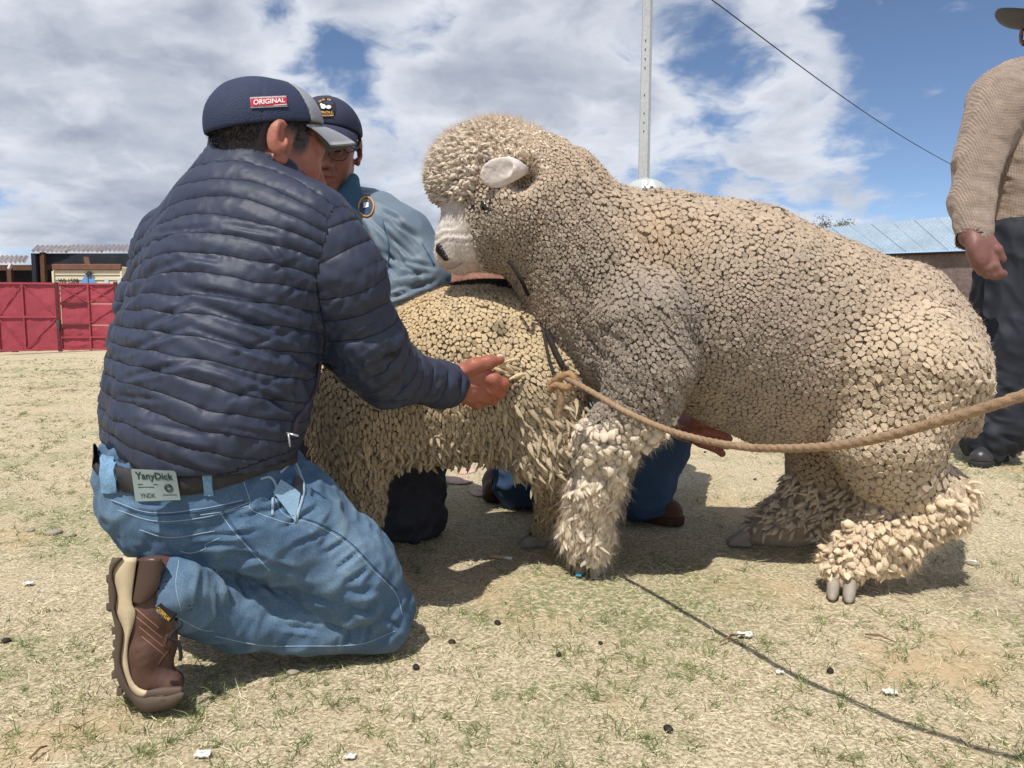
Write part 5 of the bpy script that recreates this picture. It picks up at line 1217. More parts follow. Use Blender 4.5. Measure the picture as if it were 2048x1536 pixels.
    Cs = hd.color(V, skinc, srgb(40,40,42)); hq = np.exp(-np.minimum(np.linalg.norm(V-P(1000,775,1.53),axis=1)/0.03,9)**2)[:,None]; Cs = lerp(Cs, skinc*np.array((1.16,0.88,0.84)), 0.6*hq)
    isH = (V[:,0] > P(895,768,1.5)[0])[:,None]; Cs = np.where(isH, Cs*np.array((1.06,0.92,0.88)), Cs)
    stub = hd.loc(V); sb = sstep(0.045,0.02,stub[:,2])*sstep(-0.12,-0.06,stub[:,2])*0
    Vb = V + n*(0.0008*fbm(V, 90, 3, 4) + isH[:,0]*0.0012*fbm(V,60,2,8))[:,None]
    body = obj('body', mesh_np('body', Vb, Fq, True, Cs), SKIN, root)
    nail = mat('finger_nail', srgb(226,190,176), 0.35)
    nq = ell(P(1000,714,1.508), (0.0085,0.0030,0.0065), frame(nrm((0.9,0.25,0.1)),(0.1,-0.5,0.9))); s_ = Sh().u(nq,.002); solid('thumb_nail', s_, P(1000,714,1.508)-.02, P(1000,714,1.508)+.02, 0.0016, nail, body)
    hair(hd, root, -0.075, 0.06, 5200, srgb(44,46,48), 0.011, 3, 0.045)
    # sideburn
    # ---- cap
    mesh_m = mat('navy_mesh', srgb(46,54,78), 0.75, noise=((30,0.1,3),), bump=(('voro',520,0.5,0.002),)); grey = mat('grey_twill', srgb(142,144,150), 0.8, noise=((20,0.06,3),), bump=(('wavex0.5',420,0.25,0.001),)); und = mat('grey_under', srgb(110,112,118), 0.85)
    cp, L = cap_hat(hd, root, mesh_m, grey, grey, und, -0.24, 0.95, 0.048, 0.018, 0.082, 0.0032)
    # ---- jacket
    tor = Sh()
    tor.chain(C4([(398,862,1.225,222),(415,780,1.235,218),(445,660,1.255,196),(478,560,1.28,188),(492,490,1.295,170)]), .05, ff, .72)
    tor.u(cap(P(372,505,1.40),P(625,462,1.235),R(88,1.4),R(84,1.23)), .07)
    tor.u(cap(P(505,430,1.31),P(520,345,1.32),R(110,1.31),R(82,1.32)), .05)
    col_ = Sh(); c0 = P(512,380,1.32); c1 = P(530,300,1.325); col_.u(cap(c0,c1+(c1-c0)*0.4,R(106,1.32),R(97,1.32)), .01); nd = nrm(c1-c0)
    cplane = nrm(np.array((0.42,-0.05,1.0)))
    col_.cut(plane(P(515,300,1.32), cplane), .006); col_.sub(cap(c0-nd*0.02, c1+nd*0.2, R(90,1.32), R(89,1.32)), .006)
    arm = Sh(); armpts = [(640,470,1.225,76),(690,560,1.235,72),(728,690,1.285,72),(775,745,1.36,60),(885,768,1.475,36),(898,769,1.49,34)]; arm.chain(C4(armpts), .035)
    arml = Sh(); arml.chain(C4([(350,510,1.41,78),(304,610,1.435,60),(284,690,1.45,54),(330,720,1.56,52),(480,700,1.65,40)]), .03)
    jk = Sh(); jk.u(tor,.02); jk.u(arm,.028); jk.u(arml,.028); jk.u(col_,.012)
    jk.cut(lambda p: -(p[:,2]-lerp(P(190,884,1.22)[2], P(590,915,1.22)[2], np.clip((p[:,0]+0.72)/0.36,0,1)) + 0.046*np.sin(np.pi*np.clip((p[:,0]+0.72)/0.36,0,1))), .01)
    jk.sub(cap(P(885,768,1.475), P(925,769,1.52), R(27,1.49), R(29,1.5)), .004)
    V, Fq, n = isosurf(jk, (-0.80,1.0,0.36), (0.0,1.78,1.05), 0.0037, 2)
    dt, da, dl, dc = tor(V), arm(V), arml(V), col_(V)
    xc = P(430,600,1.2)[0]; zb = P(400,880,1.1)[2]; zt = P(500,380,1.2)[2]; tz = np.clip((V[:,2]-zb)/(zt-zb),0,1)
    dx = V[:,0]-xc
    u = V[:,2] + lerp(0.26, 0.02, sstep(0.1,0.75,tz))*dx + 2.0*tz*dx*dx*0.9*sstep(0.35,0.9,tz) + 0.05*(V[:,1]-1.1)
    # the lower back is bunched: stitch lines wander and cross
    u = u + 0.010*fbm(V*np.array((0.6,0.6,1.2),F32), 7, 2, 51)*(1-0.5*tz) + 0.006*fbm(V,18,2,53)
    sp = 0.0315
    def puff(u, sp, amp): return amp*(np.abs(np.sin(np.pi*u/sp))**0.36-0.74)
    # second set: only part of the lower back, gives the crossing diamonds
    u2 = V[:,2] - 0.42*dx + 0.012*fbm(V,9,2,57); cr = sstep(0.62,0.4,tz)*sstep(0.02,0.2,tz)*sstep(-0.1,0.25,fbm(V,6,2,59))
    pt = puff(u, sp, 0.0036) - 0.0040*cr*np.exp(-((np.abs(np.sin(np.pi*u2/0.064)))/0.16)**2)
    ap = [P(a,b_,Y) for a,b_,Y,_ in armpts]; best = np.full(len(V),9,F32); ua = np.zeros(len(V),F32); acc = 0
    for a, b_ in zip(ap[:-1], ap[1:]):
        ba = b_-a; L2 = float(ba@ba); h = np.clip((V-a)@ba/L2, 0, 1); d = np.linalg.norm(V-a-h[:,None]*ba,axis=1); nw = d < best; best = np.where(nw,d,best); ua = np.where(nw, acc+h*math.sqrt(L2), ua); acc += math.sqrt(L2)
    ua = ua + 0.28*((V[:,0]-P(700,600,1.2)[0])*-0.15) + 0.010*fbm(V,9,2,61)
    pa = puff(ua, 0.041, 0.0036); pl_ = puff(V[:,2]+0.3*dx+0.01*fbm(V,9,2,63), 0.042, 0.0036)
    isA = (da < np.minimum(dt,dl)); isL = (dl < np.minimum(dt,da)); isC = dc < np.minimum(np.minimum(dt,da),dl)-0.001
    disp = np.where(isA, pa, np.where(isL, pl_, pt))
    sm = np.minimum(np.abs(da-dt), np.abs(dl-dt)); disp = disp - 0.004*np.exp(-(sm/0.006)**2)*(V[:,2] > P(600,640,1.2)[2])
    hc = (V-c0)@nd; disp = np.where(isC, puff(hc+0.012, 0.030, 0.004), disp)
    # small pulls running into the stitching, bigger bends at elbow and waist
    wr = folds(V, (0.35,0.1,1.0), 0.020, 0.0009, 71, 3.0) + folds(V, (0.85,-0.2,-0.40), 0.032, 0.0036, 73, 5.0)*np.clip(1.15-tz,0.12,1) + 0.006*fbm(V,7,2,75)*(1-isC)
    elb = np.exp(-(np.linalg.norm(V-P(740,710,1.26),axis=1)/0.07)**2); wr = wr + elb*folds(V, (0.5,-0.4,-0.75), 0.03, 0.005, 77, 4)
    tri_ = np.abs(np.sin(np.pi*np.where(isA, ua/0.041, u/sp))); wr = wr + folds(V, (0.2,0.2,1.0), 0.0115, 0.0015, 79, 3.0)*np.exp(-(tri_/0.6)**2)*(1-isC)
    wr = wr + crease_at(V, n, ((690,600,650,640),(700,640,655,700),(760,640,690,690),(770,690,700,740),(790,720,730,770),(830,740,800,790),(300,470,420,455),(450,450,560,470),(330,520,250,600),(620,560,560,600),(600,520,540,545),(250,840,420,870),(430,850,590,880),(210,790,330,800)), 5.0, 0.0028)
    wr = wr + crease_at(V, n, [(a0,b0,a1,b1) for a0,b0,a1,b1 in ((267,561,384,515),(384,515,440,520),(361,573,500,600),(500,600,600,640),(279,659,392,600),(392,605,620,690),(240,706,384,650),(384,655,610,735),(540,491,580,542),(230,760,400,720),(400,725,600,790),(220,640,300,560),(560,700,640,740),(480,760,600,830))], 6.5, 0.0045)
    hem = sstep(0.045,0.0,V[:,2]-(lerp(P(190,884,1.22)[2], P(590,915,1.22)[2], np.clip((V[:,0]+0.72)/0.36,0,1)) - 0.046*np.sin(np.pi*np.clip((V[:,0]+0.72)/0.36,0,1))))
    gath = 0.0022*np.sin(V[:,0]*420+3*fbm(V,30,1,2))
    disp = lerp(disp+wr, 0.35*wr - 0.006 + gath*sstep(-0.62,-0.5,V[:,0]), hem)
    Vj = V + n*disp[:,None]
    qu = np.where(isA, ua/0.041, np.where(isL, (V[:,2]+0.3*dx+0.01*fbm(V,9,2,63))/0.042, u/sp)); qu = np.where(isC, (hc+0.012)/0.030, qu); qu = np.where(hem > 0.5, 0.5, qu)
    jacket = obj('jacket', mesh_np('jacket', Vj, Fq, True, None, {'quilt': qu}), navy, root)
    # coral lining edge of the collar
    bpy.context.view_layer.update()
    lining = mat('coral_lining', srgb(176,92,84), 0.8, noise=((300,0.3,3),))
    ring = []
    ax = frame(cplane)
    for a in np.linspace(0, 2*math.pi, 60):
        d = ax[1]*math.cos(a)+ax[2]*math.sin(a); o_ = P(533,314,1.325); r_ = R(90,1.32); 
        # intersect the tube wall with the slanted top plane
        e1 = nrm(np.cross(nd,(0,1,0))); e2 = np.cross(nd,e1); w = e1*math.cos(a)+e2*math.sin(a); q = c1 + w*R(94,1.32); t = -float((q-P(515,300,1.32))@cplane)/float(nd@cplane); ring.append(q+nd*(t+0.0005))
    MB().tube(ring, 0.0022, 6, False).build('collar_lining', lining, jacket, True)
    # zip edge and drawcord at the hem
    steel = mat('dull_steel', srgb(180,182,186), 0.35, metal=0.8)
    dk = mat('zip_tape', srgb(70,62,78), 0.7)
    seam(jacket, [(640,722),(632,770),(612,812),(592,840),(586,862)], 0.004, dk, 'zip_edge', 0.001)
    for pts in ([(573,866),(597,872)], [(577,868),(580,894)]):
        q = [P(a,b_,1.115) for a,b_ in pts]; MB().tube([q[0],lerp(q[0],q[1],.5),q[1]], 0.0018, 6).build('drawcord_end', steel, jacket, True)
    # pale scuffs on the back
    # ---- jeans
    j = Sh(); j.chain(C4([(395,925,1.235,190),(392,990,1.235,178)]), .04, ff, .82)
    j.chain(C4([(300,970,1.20,98),(335,1003,1.19,94)]), .05); j.chain(C4([(430,972,1.20,126),(560,1038,1.21,112),(690,1136,1.238,90),(765,1225,1.268,66)]), .045)
    calf = Sh(); calf.chain(C4([(768,1250,1.265,58),(620,1240,1.235,64),(490,1220,1.20,70),(400,1196,1.15,66),(352,1176,1.098,61)]), .03)
    calf.cut(lambda p: -(p[:,0]-P(343,1170,1.11)[0]), .004); calf.sub(cap(P(330,1175,1.095),P(358,1178,1.10),R(54,1.1),R(50,1.1)), .004); j.u(calf, .007)
    lf = Sh(); lf.chain(C4([(372,985,1.36,135),(520,1070,1.45,110),(655,1180,1.53,78),(600,1190,1.50,66),(430,1150,1.40,60)]), .03); j.u(lf, .02)
    j.cut(lambda p: 0.012-p[:,2], .012)
    j.cut(lambda p: p[:,2]-(P(390,915,1.1)[2]+0.01), .01)
    Vd, Fd, nd2 = isosurf(j, (-0.80,0.95,0.0), (-0.06,1.70,0.52), 0.0044, 2)
    dcalf = calf(Vd); Q = lambda a,b_,Y=1.13: P(a,b_,Y)
    cl = crease_lines(Vd, [(Q(590,985,1.1),Q(480,1030,1.07)),(Q(600,1010,1.1),Q(500,1065,1.07)),(Q(640,1050,1.12),Q(560,1090,1.08)),(Q(690,1090,1.14),Q(600,1130,1.1)),(Q(720,1120,1.15),Q(640,1150,1.12)),
        (Q(760,1180,1.18),Q(690,1185,1.15)),(Q(560,1060,1.1),Q(440,1085,1.07)),(Q(540,1100,1.1),Q(430,1110,1.07)),(Q(470,1030,1.07),Q(300,1030,1.06)),(Q(440,1065,1.07),Q(330,1060,1.06))], 0.006, 0.0045)
    cl += crease_lines(Vd, [(Q(455,1130,1.05),Q(455,1250,1.04)),(Q(440,1170,1.05),Q(415,1230,1.04)),(Q(500,1140,1.07),Q(470,1230,1.05)),(Q(780,1200,1.19),Q(770,1280,1.17)),(Q(745,1210,1.18),Q(735,1290,1.16)),(Q(700,1230,1.17),Q(690,1290,1.16))], 0.008, 0.007)
    cl += crease_at(Vd, nd2, ((600,960,520,1010),(612,985,500,1045),(640,1010,560,1060),(660,1060,590,1090),(690,1080,640,1110),(720,1100,670,1140),(740,1135,690,1165),(560,1010,470,1040),(520,1060,420,1075),(470,1085,380,1090),(540,1120,450,1105),(600,1140,540,1128),(445,1150,470,1210),(470,1140,500,1200),(430,1180,440,1240),(520,1160,560,1190),(600,1190,680,1215),(690,1215,750,1225),(770,1235,800,1255),(740,1250,730,1285),(700,1255,690,1290),(400,1150,390,1230),(560,1250,640,1262),(250,1000,330,1012),(300,1050,400,1056)), 5.0, 0.0048)
    dz = 0.005*fbm(Vd,12,3,81) + folds(Vd,(0.55,0.3,0.8),0.028,0.0022,86,4.0) + folds(Vd,(0.75,0.1,0.55),0.045,0.0035,83,4.0) + cl + 0.0009*fbm(Vd,70,2,85)
    # calf side: long soft wrinkles
    Vd2 = Vd + nd2*dz[:,None]
    ind = np.array(srgb(70,95,122)); fade = np.array(srgb(114,136,154)); dkk = np.array(srgb(50,72,98))
    th_ax = (Vd-P(420,980,1.1))@nrm(P(800,1230,1.2)-P(420,980,1.1)); fw = np.clip(0.55*fbm(Vd,6,3,87)+0.25+0.35*np.exp(-((th_ax-0.2)/0.12)**2)*(nd2[:,2] > 0.1), 0, 1)
    wear = np.clip((dz-0.002)/0.006,0,1)*0.5
    Cd = lerp(ind[None], fade[None], np.clip(fw*0.75+wear,0,1)[:,None]); Cd = lerp(Cd, dkk[None], np.clip(-0.9*fbm(Vd,4,3,89)-0.05,0,1)[:,None])
    dirt = (sstep(0.06,0.0,Vd[:,2])*0.35*(0.6+0.6*fbm(Vd,20,2,91)))[:,None]; Cd = lerp(Cd, np.array(srgb(140,132,110))[None], np.clip(dirt,0,1))
    jeans = obj('jeans', mesh_np('jeans', Vd2, Fd, True, Cd), denim, root)
    bpy.context.view_layer.update()
    for pix in ([(548,992),(570,1030),(630,1050),(690,1085),(745,1140),(790,1185),(805,1230)], [(440,1025),(465,1060),(510,1110),(540,1142)], [(588,930),(605,980),(600,1020),(588,1048)], [(486,960),(500,1000),(504,1020),(560,1042),(588,1048)],
                [(222,1000),(300,1025),(400,1018),(486,1000)], [(235,1020),(310,1042),(400,1036),(498,1012)], [(400,1030),(450,1022),(500,1004)], [(360,1102),(380,1106),(410,1098),(412,1088),(440,1076)], [(280,1060),(340,1075),(430,1062)],
                [(430,1272),(520,1290),(620,1292),(720,1288),(790,1262)], [(358,1120),(352,1170),(362,1222)], [(345,1230),(400,1258),(425,1262)]):
        seam(jeans, pix, 0.0007, thread, 'seam', 0.0002, 14)
    for pix in ([(553,989),(575,1026),(635,1046),(694,1080),(749,1135),(794,1180)], [(446,1022),(471,1057),(516,1106)], [(226,1004),(302,1029),(402,1022),(490,1004)]): seam(jeans, pix, 0.0012, dthread, 'seam', 0.0002, 14)
    # open front pocket
    pk = mat('pocket_cloth', srgb(128,156,178), 0.9, noise=((300,0.2,2),))
    V_, F_ = grid_quad((545,985),(590,1044),(560,960),(600,985),8,8); o_ = decal(jeans, V_, F_, pk, 'pocket_lining', 0.003)
    seam(jeans, [(520,958),(540,955),(552,975),(546,1000),(545,1030)], 0.0022, thread, 'pocket_edge', 0.001); seam(jeans, [(560,945),(585,925),(600,950),(607,985),(590,1046)], 0.0026, thread, 'pocket_edge', 0.001)
    V_, F_ = grid_quad((585,975),(602,990),(590,950),(604,965),3,3); decal(jeans, V_, F_, mat('phone_black', (0.015,0.015,0.018), 0.25, spec=0.5), 'phone', 0.005)
    # ---- belt with the paper brand label, belt loops
    beltm = mat('black_belt', srgb(52,52,54), 0.55, noise=((40,0.2,4),(200,0.2,2)), bump=(('noise',300,0.4,0.001),))
    bt = Sh(); 
    top_px = [(186,888),(205,915),(240,935),(270,938),(330,944),(400,942),(470,928),(540,912),(590,905)]; bot_px = [(190,935),(215,962),(245,980),(280,990),(330,992),(400,985),(470,968),(540,945),(588,930)]
    tp = spline([(a,b_,0) for a,b_ in top_px], 6); bp_ = spline([(a,b_,0) for a,b_ in bot_px], 6); Vb_ = []; 
    for (a0,b0,_),(a1,b1,_) in zip(tp,bp_):
        for t in (0,0.5,1): Vb_.append((lerp(a0,a1,t), lerp(b0,b1,t)))
    hits = [ray(jeans,a,b_) for a,b_ in Vb_]; lastY = 1.06; pts = []
    for (a,b_), h_ in zip(Vb_, hits):
        if h_ is not None: pts.append(h_[0]+h_[1]*0.005)
        else: pts.append(P(a,b_,pts[-1][1] if pts else 1.12))
    m_ = len(tp); inner = [np.array(q)+np.array((0.0,0.006,0)) for q in pts]
    Fb = [(i*3+k, i*3+k+1, (i+1)*3+k+1, (i+1)*3+k) for i in range(m_-1) for k in (0,1)]
    off = len(pts); Fb += [(off+a,off+d,off+c,off+b_) for a,b_,c,d in Fb]; Fb += [(i*3, (i+1)*3, off+(i+1)*3, off+i*3) for i in range(m_-1)] + [(i*3+2, off+i*3+2, off+(i+1)*3+2, (i+1)*3+2) for i in range(m_-1)]
    belt = MB().add(pts+inner, Fb).build('belt', beltm, root, True)
    bpy.context.view_layer.update()
    paper = mat('label_paper', srgb(124,136,134), 0.6, noise=((30,0.07,3),)); ink = mat('label_ink', srgb(40,48,50), 0.7); 
    c00,c10,c01,c11 = (271,1003),(361,1000),(262,938),(351,942)
    c2 = [P(a,b_,1.055) for a,b_ in (c00,c10,c01,c11)]
    # stiff label, slightly bowed, standing off the belt
    base = np.array([ (ray(belt,305,965) or ray(jeans,305,965))[0] ])[0]; Yl = base[1]-0.022
    def lab(u, v, o_=0.0):
        a = lerp(lerp(c00[0],c10[0],u), lerp(c01[0],c11[0],u), v); b_ = lerp(lerp(c00[1],c10[1],u), lerp(c01[1],c11[1],u), v)
        return P(a, b_, Yl - 0.006*math.sin(u*math.pi) + 0.02*(u-0.5) - 0.004*(1-v)**2 - o_)
    nu = 12; Vl = [lab(i/nu, j_/6) for j_ in range(7) for i in range(nu+1)]; Vl2 = [v+np.array((0,0.0012,0)) for v in Vl]; Fl = [(j_*(nu+1)+i, j_*(nu+1)+i+1, (j_+1)*(nu+1)+i+1, (j_+1)*(nu+1)+i) for j_ in range(6) for i in range(nu)]
    lb = MB().add(Vl+Vl2, Fl+[tuple(k_+len(Vl) for k_ in q[::-1]) for q in Fl]).build('brand_label', paper, belt, True)
    def ltext(s_, u0, u1, v0, v1, bold=0.0, nm='lettering', m=ink):
        V_, F_ = fit_text(s_, bold); MB().add([lab(lerp(u0,u1,v[0]), lerp(v0,v1,v[1]), 0.0009) for v in V_], F_).build(nm, m, lb)
    ltext('YanyDick', 0.07, 0.92, 0.62, 0.92, 0.022); ltext('YanyDick', 0.085, 0.905, 0.65, 0.885, -0.012, m=paper) if False else None
    ltext('-', 0.10, 0.55, 0.515, 0.54, nm='fine_print'); ltext('-', 0.10, 0.46, 0.43, 0.455, nm='fine_print'); ltext('YNDK', 0.12, 0.46, 0.10, 0.25); ltext('-', 0.62, 0.94, 0.175, 0.195, nm='fine_print')
    MB().tube([lab(0.78+0.085*math.cos(a), 0.42+0.115*math.sin(a), 0.001) for a in np.linspace(0,6.283,25)], 0.0006, 5, False).tube([lab(0.78+0.055*math.cos(a), 0.42+0.075*math.sin(a), 0.001) for a in np.linspace(0,6.283,25)], 0.0005, 5, False).build('round_logo', ink, lb)
    loopm = denim_plain = mat('denim_plain', srgb(112,146,176), 0.9, noise=((300,0.25,2),(40,0.1,2)), bump=(('noise',500,0.5,0.001),))
    for (a0,b0,a1,b1,w) in ((410,930,418,992,9),(214,912,222,985,15)):
        V_, F_ = grid_quad((a1-w,b1),(a1+w,b1),(a0-w,b0),(a0+w,b0),3,8); q = []
        for a,b_ in V_:
            h_ = ray(belt,a,b_) or ray(jeans,a,b_); q.append((h_[0]+h_[1]*0.004) if h_ else (q[-1] if q else P(a,b_,1.1)))
        q2 = [v+np.array((0,0.003,0)) for v in q]; MB().add(q+q2, F_+[tuple(k_+len(q) for k_ in x[::-1]) for x in F_]).build('belt_loop', loopm, jeans, True)
    # ---- boots
    leather = mat('brown_leather', srgb(90,64,56), 0.5, noise=((14,0.16,5),(70,0.12,4)), spec=0.4, bump=(('noise',90,0.35,0.0015),('voro',260,0.25,0.0008))); dleather = mat('dark_leather', srgb(74,56,50), 0.4, noise=((14,0.16,5),), spec=0.5, bump=(('noise',120,0.3,0.001),))
    mids = mat('cream_midsole', srgb(196,178,146), 0.7, noise=((12,0.08,4),(60,0.08,3))); rub = mat('brown_rubber', srgb(88,74,64), 0.75, noise=((20,0.12,4),))
    stitch = mat('boot_stitch', srgb(170,128,96), 0.8); blk = mat('lace_black', (0.02,0.018,0.018), 0.8)
    def strip(name, left, right, Y, dp, m, parent, n=26, rd=0.004):
        vd = nrm(P(300,1260,1.0)-np.array((0,0,CAM_H)))          # the boot lies on its side axis
        """sole layer swept between two edge lines, dp deep with rounded rims"""
        def rs_(q):
            q = spline([(a,b_,0) for a,b_ in q], 8)[:,:2]; d_ = np.concatenate(([0],np.cumsum(np.linalg.norm(np.diff(q,axis=0),axis=1)))); t = np.linspace(0,d_[-1],n); return np.stack((np.interp(t,d_,q[:,0]), np.interp(t,d_,q[:,1])),1)
        A_, B_ = rs_(left), rs_(right); prof = [(0.0,rd),(0.06,0.0),(0.5,-0.0008),(0.94,0.0),(1.0,rd)]; prof = prof + [(1.0,dp-rd),(0.94,dp),(0.06,dp),(0.0,dp-rd)]
        V_ = [P(*lerp(A_[i],B_[i],t),Y)+vd*y_ for i in range(n) for t,y_ in prof]; k_ = len(prof)
        F_ = [(i*k_+a, i*k_+(a+1)%k_, (i+1)*k_+(a+1)%k_, (i+1)*k_+a) for i in range(n-1) for a in range(k_)] + [tuple(range(k_))[::-1], tuple((n-1)*k_+a for a in range(k_))]
        return MB().add(V_, F_).build(name, m, parent, True)
    def boot(dx, dy):
        Yb = 1.045+dy; pp = lambda a,b_,Y: P(a+dx,b_,Y+dy)
        up = Sh(); 
        for (a,b_,Y,r,a2,b2,Y2,r2) in ((302,1152,1.09,44,304,1215,1.09,50),(304,1215,1.09,50,298,1290,1.085,48),(298,1290,1.085,48,292,1338,1.08,42)): up.u(cap(pp(a,b_,Y),pp(a2,b2,Y2),R(r,Y),R(r2,Y2)), .02)
        up.u(cap(pp(322,1150,1.095),pp(335,1205,1.10),R(30,1.09),R(34,1.1)), .03); up.u(cap(pp(335,1174,1.10),pp(365,1180,1.105),R(36,1.1),R(36,1.1)), .02)
        up.u(cap(pp(292,1345,1.08),pp(338,1368,1.075),R(33,1.08),R(27,1.07)), .02); up.cut(lambda p: -(p[:,0]-pp(240,1200,1.09)[0]), .01); up.cut(lambda p: 0.012-p[:,2], .01); up.cut(lambda p: p[:,2]-pp(300,1118,1.09)[2], .006)
        dsp = lambda V, n: 0.0016*fbm(V,40,3,3) + crease_lines(V,[(pp(275,1330,1.04),pp(335,1290,1.04)),(pp(285,1345,1.04),pp(345,1320,1.04)),(pp(272,1312,1.04),pp(320,1282,1.04))],0.004,0.004)
        bo, *_ = solid('boot', up, pp(255,1110,1.0)+np.array((-.09,-.02,-.30)), pp(390,1100,1.16)+np.array((.02,.03,.03)), 0.003, leather, root, dsp)
        bpy.context.view_layer.update()
        ol = [(224,1115),(217,1142),(217,1199),(228,1247),(230,1272),(229,1295),(228,1336),(238,1370),(263,1402),(283,1424),(327,1420),(359,1407),(369,1386)]
        ml = [(245,1115),(224,1145),(233,1190),(229,1222),(244,1254),(245,1284),(240,1318),(246,1345),(259,1378),(280,1396),(300,1392),(330,1392),(362,1384)]
        mr = [(274,1115),(264,1199),(272,1227),(257,1284),(256,1325),(265,1361),(281,1378),(300,1382)]
        sh_ = lambda q: [(a+dx,b_) for a,b_ in q]
        strip('midsole', sh_(ml[:10]+[(296,1392)]), sh_(mr), Yb, 0.088, mids, bo); strip('outsole', sh_(ol), sh_(ml), Yb-0.004, 0.097, rub, bo)
        strip('toe_bumper', sh_([(288,1396),(330,1398),(364,1390)]), sh_([(294,1382),(325,1376),(364,1374)]), Yb-0.003, 0.094, rub, bo, 12)
        for t in range(7):
            q = ol[1+t]; MB().bar(P(q[0]+dx+1,q[1]+14,Yb)+nrm(P(300,1260,1.0)-np.array((0,0,CAM_H)))*0.002, P(q[0]+dx+1,q[1]+14,Yb)+nrm(P(300,1260,1.0)-np.array((0,0,CAM_H)))*0.09, 0.008, 0.011).build('lug', rub, bo, bevel=0.0015)
        if dx == 0:
            strip('heel_counter', [(277,1117),(270,1160),(264,1200),(270,1207)], [(325,1117),(321,1165),(310,1188),(288,1208)], Yb+0.001, 0.08, dleather, bo, 16, 0.016)
            tg = [P(a,b_,Yb-0.0035) for a,b_ in ((311,1217),(317,1210),(344,1236),(338,1246))]
            t_ = MB().add(tg+[v+np.array((0,0.02,0)) for v in tg], [(0,1,2,3),(7,6,5,4),(0,4,5,1),(1,5,6,2),(2,6,7,3),(3,7,4,0)]).build('side_tag', blk, bo)
            V_, F_ = text_px('CATERPILLAR', (312,1219),(337,1243),(317,1213),(342,1237), 0.02); MB().add([P(a,b_,Yb-0.0042) for a,b_ in V_], F_).build('lettering', mat('gold_thread', srgb(214,164,60), 0.6), t_)
            V_, F_ = text_px('CAT', (315,1398),(326,1397),(315,1391),(326,1390), 0.02); MB().add([P(a,b_,Yb-0.0085) for a,b_ in V_], F_).build('lettering', mat('mark_grey', srgb(130,112,98), 0.7), bo)
            for k_ in range(4):
                o1 = k_*13; pts = []
                for t in np.linspace(0,1,14): a = 268+o1*0.4+t*50; b_ = 1214+o1*1.5+t*42; h_ = ray(bo,a,b_); pts += [h_[0]+h_[1]*0.0004] if h_ else []
                if len(pts) > 3: MB().tube(pts, 0.0006, 5).build('stitching', stitch, bo)
            lace = [P(352,1238,1.06),P(362,1250,1.05),P(348,1262,1.05),P(340,1275,1.045),P(356,1285,1.05),P(362,1310,1.05),P(360,1320,1.05)]; MB().tube(spline(lace,5), 0.0028, 7).build('lace', blk, bo, True)
            lace = [P(336,1268,1.05),P(330,1290,1.042),P(338,1300,1.045),P(325,1318,1.042),P(318,1330,1.042)]; MB().tube(spline(lace,5), 0.0028, 7).build('lace', mat('brown_lace', srgb(70,42,30), 0.8), bo, True)
            tp_ = Sh().u(cap(P(300,1368,1.085),P(340,1369,1.085),R(29,1.06),R(26,1.06),(0,1,0),1.5),.01); solid('toe_cap', tp_, P(300,1374,1.085)-.06, P(338,1371,1.085)+.06, 0.003, dleather, bo)
    boot(0, 0); boot(100, 0.30)
    # ---- cap patch
    bpy.context.view_layer.update()
    redp = mat('patch_red', srgb(190,44,62), 0.7, noise=((200,0.1,2),)); white = mat('patch_white', srgb(226,222,220), 0.7)
    pb = mat('patch_border', srgb(176,170,172), 0.8, noise=((700,0.5,1),))
    V_, F_ = grid_quad((502,217),(574,214),(500,196),(571,193),16,5); pt_ = decal(cp, V_, F_, pb, 'patch', 0.0016)
    V_, F_ = grid_quad((502,214),(573,211),(501,199.5),(571,196.5),16,4)
    if pt_: decal(cp, V_, F_, redp, 'patch_field', 0.0026); V_, F_ = text_px('ORIGINAL', (507,212),(568,207),(507,202),(568,198.5), 0.02); decal(cp, V_, F_, white, 'lettering', 0.0036); V_, F_ = text_px('-', (546,213.4),(571,211.4),(546,212.2),(571,210.2), 0.0); decal(cp, V_, F_, white, 'fine_print', 0.0036)
    return root
build_man_jacket()
